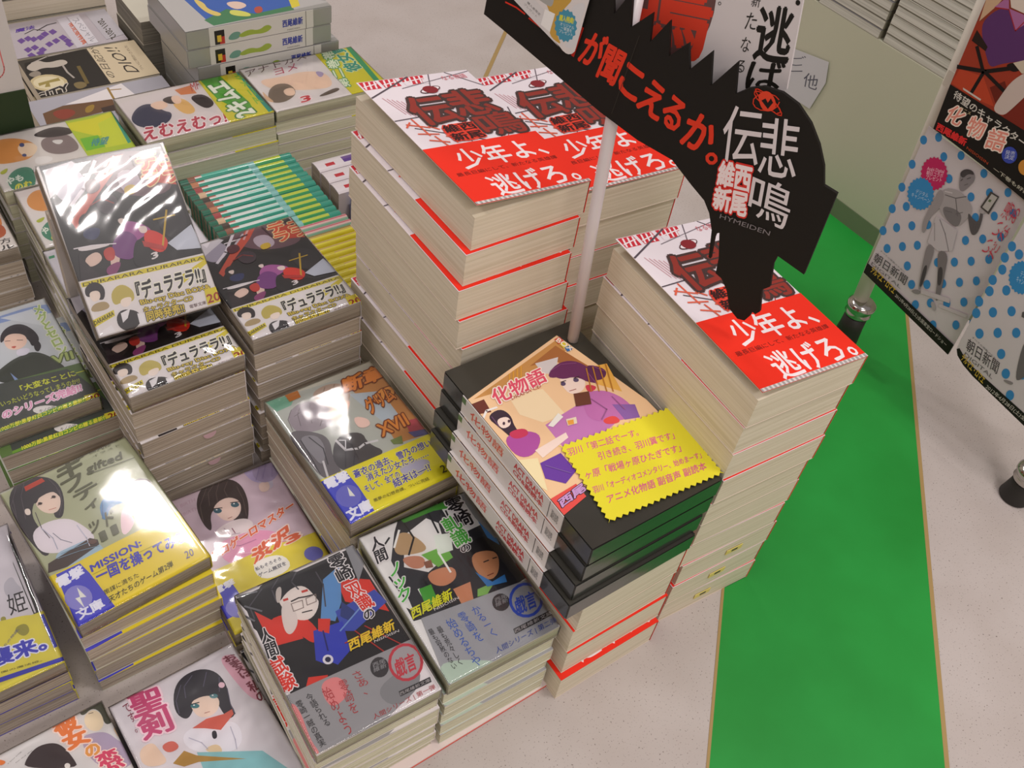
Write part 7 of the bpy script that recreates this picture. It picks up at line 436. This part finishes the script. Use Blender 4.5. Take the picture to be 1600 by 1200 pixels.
stack('AA', -318, 592, 100, 0, 98, 139, 6, M_TAN, AAi, 'white paperback with orange machine drawing at far left edge', 'paperback below the orange machine drawing cover', 'paperbacks at the far left edge', covercol='#d8d2cc', film=.12, pr=M_GLOSS)
# novels beyond the row, on the other side of the island
stack('DIO', -96, 840, 85, 90, 88, 142, 4, M_CREAM, A['DIO'], 'black and gold hardcover with cream band, far row', 'hardcover below the black and gold one with cream band', 'hardcovers in the far row', covercol='#3a3630', pr=M_PRINT, name='hardcover_book')
stack('grey', -105, 745, 85, 90, 93, 160, 4, M_CREAM, A['grey'], 'grey hardcover with brown ship drawing behind the turned paperbacks', 'hardcover below the grey one with brown drawing', 'grey hardcovers in the far row', covercol='#a9a7b0', pr=M_PRINT, name='hardcover_book')
stack('purple', -98, 932, 85, 90, 86, 135, 4, M_CREAM, A['purple'], 'grey hardcover with purple diamond pattern, farthest row', 'hardcover below the purple diamond patterned one', 'diamond patterned hardcovers', covercol='#b6aeb4', pr=M_PRINT, name='hardcover_book')
blank = [['P', '#c8c4b4', [-80, -80, 80, -80, 80, 80, -80, 80], 0]]
stack('far', -100, 1035, 165, 90, 98, 150, 6, M_CREAM, blank, 'cream-paged hardcover on the stack at the top left corner', 'cream-paged hardcover in the top left corner stack', 'hardcovers at the top left corner', covercol='#4a4638', pr=M_PRINT, name='hardcover_book')
stack('far2', 28, 905, 120, 90, 92, 98, 4, M_DIM, blank, 'grey-paged book on the stack behind the silver boxes', 'grey-paged book in the stack behind the silver boxes', 'books behind the silver boxes', covercol='#8a7f74', pr=M_PRINT, name='hardcover_book')
# ------------------------------------------------------------------ boxed sets with a printed sleeve
def boxed(key, w, h, t, body, items, sx, sy, side, name, label, loc, rz, group, film=False):
    """sx: right limit of the sleeve on the lid; sy: its range along the side; side: art on the left face (along, up)"""
    k = ('box', key, film)
    if k not in PARTS:
        x, y = w/2, h/2; R = {}
        me = bpy.data.meshes.new('box_body'); bm = bmesh.new(); bmesh.ops.create_cube(bm, size=1.0)
        for v in bm.verts: v.co = Vector((v.co.x*w*MM, v.co.y*h*MM, (v.co.z + .5)*(t - .1)*MM))
        bmesh.ops.bevel(bm, geom=bm.edges[:], offset=1.0*MM, segments=2, affect='EDGES'); bm.to_mesh(me); bm.free(); me.materials.append(body)
        R['box_body'] = (me, None)
        mb = MB(); ink = [i for i in items if i[0] != 'BG']
        mb.box(-x - .5, -x, sy[0], sy[1], .3, t - .4, WHITE)
        art(mb, side, .5 + LAY, (-sy[1], -sy[0], .3, t - .4), ax=lambda a, b, hh: (-x - hh, -a, b))
        R['printed_sleeve'] = (mb.mesh('printed_sleeve', M_GLOSS), None)
        mb = MB(); art(mb, items, t - .1 + LAY, (-x + .3, x - .3, -y + .3, y - .3)); R['lid_print'] = (mb.mesh('lid_print', M_GLOSS), None)
        PARTS[k] = R
    r = thing(name, label, 'boxed set', loc, rz, group)
    for pn, (me, _) in PARTS[k].items(): put(pn, me, r)
    return r
sideX = [['P', '#ddd8d6', [-70, 0, 70, 0, 70, 20, -70, 20], 0], ['T', '#d8584e', [-54, 5, -10, 5, -54, 14], 0, '化物語', 0, .02], ['T', '#c83a40', [4, 9.5, 40, 9.5, 4, 15.5], 0, 'ACT DRAMA', 0, .05], ['T', '#c83a40', [4, 3, 40, 3, 4, 8.5], 0, 'CD&副読本', 0, .04], ['P', '#5a7a4a', [-66, 12, -61, 12, -61, 18, -66, 18], 0], ['P', '#3a3a3a', [46.5, 0, 47.1, 0, 47.1, 20, 46.5, 20], 0], ['T', '#6a6a6a', [50, 5, 58, 5, 50, 14], 0, '副読', 0, 0]]
XO = [(0, 0), (-1.5, 0), (-6.5, -1), (-10, -4)]
for i, (dx, dy) in enumerate(XO):
    boxed('X' if i == 0 else 'Xlow', 123.2, 187.7, 19.5, M_BLACK, A['X'] if i == 0 else A['X'] + [['P', '#ddd8d6', [-62, -62, -48, -62, -48, 66, -62, 66], 0]], 30, (-62, 66), sideX, 'boxed_set', ['glossy black boxed set with orange tea-room picture, under the yellow card', 'glossy black boxed set second from the top of its pile', 'glossy black boxed set third from the top of its pile', 'glossy black boxed set at the bottom, on the cream novels'][i], (5.5 + dx, 9.5 + dy, 132.1 + (3 - i)*19.5), 0, 'black boxed sets')
sideZ = [['P', '#d2d0ca', [-70, 0, 70, 0, 70, 24, -70, 24], 0], ['P', '#1f1e1c', [-58, 1, -46, 1, -46, 18, -58, 18], 0], ['P', '#b8352a', [-52, 1, -46, 1, -46, 10, -52, 10], 0], ['P', '#d8b83a', [-55, 4, -50, 4, -50, 12, -55, 12], 0],
         ['S', '#6a9a8a', [-43, 6, -36, 13, -26, 12, -28, 4, -38, 3], 0], ['S', '#9ab040', [-30, 8, -16, 13, -4, 9, 6, 15, 14, 10, 4, 4, -14, 6, -26, 4], 0], ['T', '#34409a', [26, 7, 52, 7, 26, 16], 0, '西尾維新', 0, .05], ['T', '#6a6a6a', [32, 2, 48, 2, 32, 4], 0, 'NISIOISIN', 0, 0], ['P', '#3a3a3a', [56, 0, 56.6, 0, 56.6, 24, 56, 24], 0]]
for i in range(8):
    lab = ['silver boxed set with blue and yellow picture lid, top of its pile', 'silver boxed set second from the top behind the green-banded paperbacks', 'silver boxed set third from the top behind the green-banded paperbacks'][i] if i < 3 else f'silver boxed set {ORD[i]} from the top of the pile behind the paperbacks'
    boxed('Z', 120, 182, 22.8, M_SILVER, A['Z'], 30, (-66, 64), sideZ, 'boxed_set', lab, (72 + (9 if i >= 2 else (-1 if i else 0)), 764 - (1.5 if i >= 2 else 0), (7 - i)*22.86 + .1), 90, 'silver boxed sets')
# ------------------------------------------------------------------ paperbacks standing spine up
def spine_up(x0, x1, y, t, h, base, segs, label, group, name='paperback_book'):
    r = thing(name, label, 'book', ((x0 + x1)/2, y, 0), 0, group); L_ = x1 - x0
    mb = MB(); mb.box(-L_/2 + .6, L_/2 - .6, -t/2 + .6, t/2 - .6, .4, h - 2.2); put('page_block', mb.mesh('page_block', M_TAN), r)
    mb = MB(); b = lin(base)
    mb.box(-L_/2, L_/2, -t/2 + .1, -t/2 + .6, .3, h - 2, b); mb.box(-L_/2, L_/2, t/2 - .6, t/2 - .1, .3, h - 2, b)
    prof = [(-t/2 + .1 + (t - .2)*k/8, h - 2 + 2*math.sin(math.pi*k/8)**.6) for k in range(9)]
    for a0, a1, cs in segs:
        p, q = -L_/2 + a0*L_, -L_/2 + a1*L_
        for k in range(8):
            c = lin(cs[k*len(cs)//8] if isinstance(cs, (list, tuple)) else cs)
            mb.face([(p, *prof[k]), (q, *prof[k]), (q, *prof[k+1]), (p, *prof[k+1])], c)
    for a in (-L_/2, L_/2): mb.face([(a, *p) for p in (prof if a > 0 else prof[::-1])], b)
    put('cover', mb.mesh('cover', M_SPINE), r)
    return r
M_SPINE = printed('wrapped_spine', 0.16, coat=1.0)
yy = 551.0
for i in range(13):
    pic = ['#8a5a4a', '#b87a5a', '#a04a4a', '#d0b090', '#4a4038'][i % 5]
    lab = f'teal and white paperback standing spine up, {ORD[i]} of the teal row from the back' if 0 < i < 12 else ('teal paperback standing spine up at the back of the teal row' if i == 0 else 'teal paperback standing spine up at the front of the teal row')
    wh = '#cfd8d4' if i else '#58b09a'
    spine_up(-97 + random.uniform(-.6, .6), 31 + random.uniform(-.6, .6), yy, 9.4, 105 + random.uniform(-.6, .6), '#2f927c',
             [(0, .07, ['#2f6a54', '#3a4a40']), (.07, .13, pic), (.13, .19, ['#2f927c', '#d8d0c8', '#b84a4a', '#2f927c']), (.19, .42, ['#2f927c', wh, wh, '#2f927c']), (.42, .6, ['#2f927c', '#9fd0c4', wh, '#2f927c']), (.6, .66, '#7fb8b4'), (.66, .9, ['#3f9a5a', '#b4c43c', '#b4c43c', '#2f927c']), (.9, 1, '#2f927c')], lab, 'teal paperbacks standing spine up')
    yy -= 9.6
for i in range(2):
    spine_up(-97, 34, yy, 9.4, 105, '#cfa8a4', [(0, .3, '#c8a8a0'), (.3, .6, ['#d8c8c0', '#b86a6a']), (.6, 1, ['#7fa890', '#cfa8a4', '#c05a68', '#d0b0ac'])], ['pink spined paperback standing spine up beside the teal row', 'pink spined paperback standing spine up beside the yellow ones'][i], 'pink paperbacks standing spine up'); yy -= 9.6
YN = ['first', 'second', 'third', 'fourth', 'fifth', 'sixth', 'seventh', 'eighth', 'ninth', 'tenth', 'eleventh', 'twelfth']
for i in range(11):
    spine_up(-97 if yy > 384 else -46, 36 if yy > 305 else -32, yy, 9.6, 104, '#d8c818', [(0, .5, '#d8c818'), (.5, 1, ['#d8c818', '#e4d834', '#c8a858', '#d8c818'])], f'yellow paperback standing spine up, {YN[i]} in front of the pink ones', 'yellow paperbacks standing spine up'); yy -= 9.8
yy = 524
for i in range(3):
    spine_up(48, 186, yy, 21, 100, '#ddd4d8', [(0, .08, '#e2dade'), (.08, .16, ['#e2dade', '#c0303a', '#e2dade', '#e2dade']), (.16, .24, '#e2dade'), (.24, .4, ['#e2dade', '#5a3a8a', '#6a4a90', '#e2dade']), (.4, 1, '#e2dade')], ['white and purple thick paperback standing spine up, farthest from viewer', 'white and purple thick paperback standing spine up, middle one', 'white and purple thick paperback standing spine up, nearest viewer'][i], 'white and purple paperbacks standing spine up'); yy -= 22
spine_up(60, 186, yy - 2, 18, 92, '#4a78c8', [(0, .5, ['#4a78c8', '#5a88d8', '#d08a7a', '#4a78c8']), (.5, 1, '#4a78c8')], 'blue paperback standing spine up between the yellow and white spines', None)
# ------------------------------------------------------------------ hand-written yellow card
def zigzag(poly, step, depth):
    out = []; n = len(poly)
    for i in range(n):
        a, b = Vector(poly[i]), Vector(poly[(i+1) % n]); d = b - a; k = max(2, round(d.length/step)); nn = Vector((-d.y, d.x)).normalized()
        for j in range(k): out += [tuple(a + d*(j/k)), tuple(a + d*((j + .5)/k) + nn*depth)]
    return out
def pairs(f): return [(f[i], f[i+1]) for i in range(0, len(f), 2)]
nt_ = pairs(OUTL['note'])
if sum(nt_[k][0]*nt_[(k+1) % 4][1] - nt_[(k+1) % 4][0]*nt_[k][1] for k in range(4)) < 0: nt_ = nt_[::-1]
mb = MB(); mb.prism(zigzag(nt_, 5.4, -1.0 if False else 2.2), 0, .4, lin('#e4da34')); art(mb, A['note'], .4 + LAY)
o = put('message_card', mb.mesh('message_card', M_MATTE)); o.location = (5.5*MM, 9.5*MM, 211.6*MM)
tag(o, 'bright yellow zigzag-edged card with pink handwriting on the black box', 'card')
# ------------------------------------------------------------------ black die-cut sign on its white pole
def plane_ax(P0, az, n0=0):
    u = (math.cos(math.radians(az)), math.sin(math.radians(az))); n = (math.sin(math.radians(az)), -math.cos(math.radians(az)))
    return lambda a, b, h: (P0[0] + u[0]*a + n[0]*h, P0[1] + u[1]*a + n[1]*h, b)
def board(key, P0, az, th, col, mat, artz=None):
    ax = plane_ax(P0, az); mb = MB(); mb.prism(pairs(OUTL[key]), -th, 0, lin(col), ax)
    art(mb, A.get(key, []), LAY*2, ax=ax); return mb.mesh(key, mat)
sign = thing('shop_sign', 'black die-cut shop sign with red and white lettering on the pole', 'sign', (52, 84, 210.4))
def local(me, root):
    me.transform(Matrix.Translation(-root.location)); return me
put('jaw_board', local(board('jaw', (48, 85), -71, 2.5, '#191613', M_MATTE), sign), sign)
bc = put('white_board', local(board('card', (62, 90), -71, 2.0, '#d6d0d2', M_MATTE), sign), sign); bc['label'] = 'white board with black and red lettering behind the black teeth'
mb = MB()
ring = lambda x, y, z, r, n=20: [(x + r*math.cos(2*math.pi*k/n), y + r*math.sin(2*math.pi*k/n), z) for k in range(n)]
mb.rings([ring(55, 84, 210.6, 4.6), ring(54, 91, 330, 4.6), ring(53, 95, 425, 4.6), ring(52.5, 97, 520, 4.6)], (1, 1, 1, 1)); me = mb.mesh('pole', principled('milky_acrylic', '#ddd6da', 0.25), smooth=True); put('pole', local(me, sign), sign)
o = put('leaflet', board('leaflet', (45.5, 84), -71, .5, '#ddd8d8', M_MATTE)); tag(o, 'white and yellow leaflet with blue starburst clipped to the black sign', 'leaflet')
# ------------------------------------------------------------------ poster stand
ps = thing('poster_stand', 'white tubular poster stand with chrome collars and black rubber feet', 'stand', (487, -40, 0))
def leg(x, y, lx=0, ly=0, k=1.0):
    mb = MB()
    mb.rings([ring(x + lx*.1, y + ly*.1, 58*k + 2, 8.5), ring(x + lx, y + ly, 560, 8.5)], (1, 1, 1, 1)); lg = put('leg', local(mb.mesh('leg', M_WHITE, smooth=True), ps), ps)
    mb = MB(); pr = [(0.2, 15), (4*k, 16), (14*k, 15), (40*k, 13.2), (58*k, 12.8)]
    mb.rings([ring(x, y, z, r, 28) for z, r in pr], (1, 1, 1, 1)); put('rubber_foot', local(mb.mesh('rubber_foot', M_RUBBER, smooth=True), ps), lg)
    mb = MB(); c0 = 58*k - 58; pr = [(z + c0, q) for z, q in ((56, 13.6), (59, 15), (62, 13.4), (64, 13.6), (68, 16), (72, 16), (75, 13), (76, 10))]
    mb.rings([ring(x, y, z, r, 28) for z, r in pr], (1, 1, 1, 1)); put('collar', local(mb.mesh('collar', M_CHROME, smooth=True), ps), lg)
leg(494, 80, 6, 40); leg(496, -166, 6, 30, .5)
mb = MB(); mb.box(489, 497, -190, 108, 330, 345); put('crossbar', local(mb.mesh('crossbar', M_WHITE), ps), ps)
for key, x, lab, col in (('poster2', 484, 'white poster with blue dots and grey standing figure, lower centre', '#cdc6ca'), ('poster1', 479, 'red and purple poster with black title band, upper right', '#8a3a28'), ('poster3', 474, 'second blue-dotted white poster cut by the right edge', '#cdc6ca')):
    o = put('poster', board(key, (x, 0), -90, .5, col, M_MATTE)); tag(o, lab, 'poster')
# ------------------------------------------------------------------ counter with wrapped books
ct = thing('display_counter', 'beige display counter with olive baseboard behind the poster stand', 'counter', (690, 300, 0))
mb = MB(); mb.box(689.5, 1150, -500, 1000, 26, 236); put('panel', local(mb.mesh('panel', M_COUNTER), ct), ct)
mb = MB(); mb.box(688.5, 1150, -500, 1000, .2, 25.8); put('baseboard', local(mb.mesh('baseboard', M_BASEB), ct), ct)
M_WRAPB = pages('wrapped_magazine_edge', '#cfcdc3', '#b2b0a6', 500, coat=0.8)
k = 0
for j, (ya, yb) in enumerate(((98, 199), (202, 303), (308, 409), (412, 513))):
    t = 11.6
    pl = ['behind the poster edge', 'second from the poster', 'third from the poster', 'fourth from the poster'][j]
    itm = [['P', ['#b84a4a', '#c8c4b8', '#8a8a90', '#b8b090'][j], [-60, -90, 60, -90, 60, 90, -60, 90], 0]]
    for i in range(9):
        pr_ = book_parts('mag%d' % j, 99, 140, t - .2, M_WRAPB, itm, None, '#e0d8d8', '#8f8a7a', False, M_GLOSS)
        place_book(pr_, 'wrapped_book', f'wrapped book on the beige counter, stack {pl}, ' + (f'{ORD[8 - i]} from the top' if i < 8 else 'topmost'), 'book', (690.5 + 70 + random.uniform(-1.5, 1.5), (ya + yb)/2 + random.uniform(-.6, .6), 236.2 + i*t), 90 if False else -90, 'wrapped books on the beige counter')
ol = pairs(OUTL['paper']); ax = plane_ax((687.5, 0), -90); mb = MB()
mb.prism(ol, 0, .4, lin('#c9c8cc'), ax); art(mb, A['paper'], .45, ax=ax); o = put('paper_note', mb.mesh('paper_note', M_MATTE)); tag(o, 'small white handwritten note stuck on the beige counter front', 'note')
# ------------------------------------------------------------------ price card on a dark green box, upper left
cs = thing('card_stand', 'white price card with red border standing on a dark green box', 'card stand', (-270, 708, 0))
mb = MB(); mb.box(-345, -199, 690, 726, .2, 160); put('base_box', local(mb.mesh('base_box', M_GREENBOX), cs), cs)
mb = MB(); mb.box(-345, -199, 692, 693, 160, 345, lin('#d2ccca'))
def rr(x0, x1, z0, z1, r): 
    o_ = []
    for cx_, cz_, a0 in ((x1-r, z0+r, -90), (x1-r, z1-r, 0), (x0+r, z1-r, 90), (x0+r, z0+r, 180)):
        for k_ in range(7): a = math.radians(a0 + 15*k_); o_.append((cx_ + r*math.cos(a), cz_ + r*math.sin(a)))
    return o_
fr = rr(-335, -213, 176, 330, 12); li = [v for p in fr + fr[:1] for v in p]
art(mb, [['L', '#d87a7a', li, 0, 1.3], ['L', '#8a8a8a', [-238, 196, -230, 196], 0, 3], ['L', '#8a8a8a', [-234, 192, -234, 201], 0, 2]], .05, ax=lambda a, b, h: (a, 692 - h, b))
put('price_card', local(mb.mesh('price_card', M_MATTE), cs), cs)
# ------------------------------------------------------------------ the setting
def struct(name, mb, mat):
    o = put(name, mb.mesh(name, mat)); o['kind'] = 'structure'; return o
m, nt, b = nodes('speckled_floor')
tc = nt.nodes.new('ShaderNodeTexCoord'); n1 = nt.nodes.new('ShaderNodeTexNoise'); n1.inputs['Scale'].default_value = 620; n1.inputs['Detail'].default_value = 2
r1 = nt.nodes.new('ShaderNodeValToRGB'); r1.color_ramp.elements[0].position = .27; r1.color_ramp.elements[1].position = .36
r1.color_ramp.elements[0].color = lin('#8a7f78'); r1.color_ramp.elements[1].color = (1, 1, 1, 1)
n2 = nt.nodes.new('ShaderNodeTexNoise'); n2.inputs['Scale'].default_value = 14; n2.inputs['Detail'].default_value = 3
r2 = nt.nodes.new('ShaderNodeValToRGB'); r2.color_ramp.elements[0].position = .3; r2.color_ramp.elements[1].position = .6
r2.color_ramp.elements[0].color = lin('#bab0ab'); r2.color_ramp.elements[1].color = lin('#c1b8b4')
mx = nt.nodes.new('ShaderNodeMix'); mx.data_type = 'RGBA'; mx.blend_type = 'MULTIPLY'; mx.inputs[0].default_value = 1.0
for n_ in (n1, n2): nt.links.new(tc.outputs['Object'], n_.inputs['Vector'])
nt.links.new(n1.outputs['Fac'], r1.inputs[0]); nt.links.new(n2.outputs['Fac'], r2.inputs[0])
nt.links.new(r2.outputs[0], mx.inputs[6]); nt.links.new(r1.outputs[0], mx.inputs[7]); nt.links.new(mx.outputs[2], b.inputs['Base Color']); b.inputs['Roughness'].default_value = .45
mb = MB(); mb.box(-2500, 2500, -2500, 2500, -20, 0); struct('floor', mb, m)
M_WALL = principled('painted_wall', '#cfc8bc', 0.8)
for nm, bx in (('wall_back', (-2500, 2500, 2500, 2520)), ('wall_front', (-2500, 2500, -2520, -2500)), ('wall_left', (-2520, -2500, -2500, 2500)), ('wall_right', (2500, 2520, -2500, 2500))):
    mb = MB(); mb.box(*bx, 0, 2400); struct(nm, mb, M_WALL)
m2, nt, b = nodes('green_floor_vinyl')
tc = nt.nodes.new('ShaderNodeTexCoord'); n1 = nt.nodes.new('ShaderNodeTexNoise'); n1.inputs['Scale'].default_value = 9; n1.inputs['Detail'].default_value = 5
r1 = nt.nodes.new('ShaderNodeValToRGB'); r1.color_ramp.elements[0].position = .3; r1.color_ramp.elements[1].position = .7; r1.color_ramp.elements[0].color = lin('#138a2c'); r1.color_ramp.elements[1].color = lin('#1d9a3a')
nt.links.new(tc.outputs['Object'], n1.inputs['Vector']); nt.links.new(n1.outputs['Fac'], r1.inputs[0]); nt.links.new(r1.outputs[0], b.inputs['Base Color']); b.inputs['Roughness'].default_value = .5
d = Vector((336, 307)).normalized(); nn = Vector((d.y, -d.x)); p0 = Vector((160, -73))
def strip(a0, a1, o0, o1, z, col=(1, 1, 1, 1)):
    mb = MB(); q = [p0 + d*a0 + nn*o0, p0 + d*a1 + nn*o0, p0 + d*a1 + nn*o1, p0 + d*a0 + nn*o1]; mb.prism([tuple(v) for v in q], 0.02, z, col); return mb
struct('trim_1', strip(-900, 730, 2.5, 196, .5), m2); struct('trim_2', strip(-900, 730, 0, 2.5, .6), M_TAPE); struct('trim_3', strip(-900, 730, 196, 200, .6), M_TAPE)
mb = MB(); a, c = TRIM4; e = (c - a).normalized(); f = Vector((-e.y, e.x))*3
mb.prism([tuple(a - f), tuple(c - f), tuple(c + f), tuple(a + f)], .02, .5, (1, 1, 1, 1)); struct('trim_4', mb, M_TAPE)
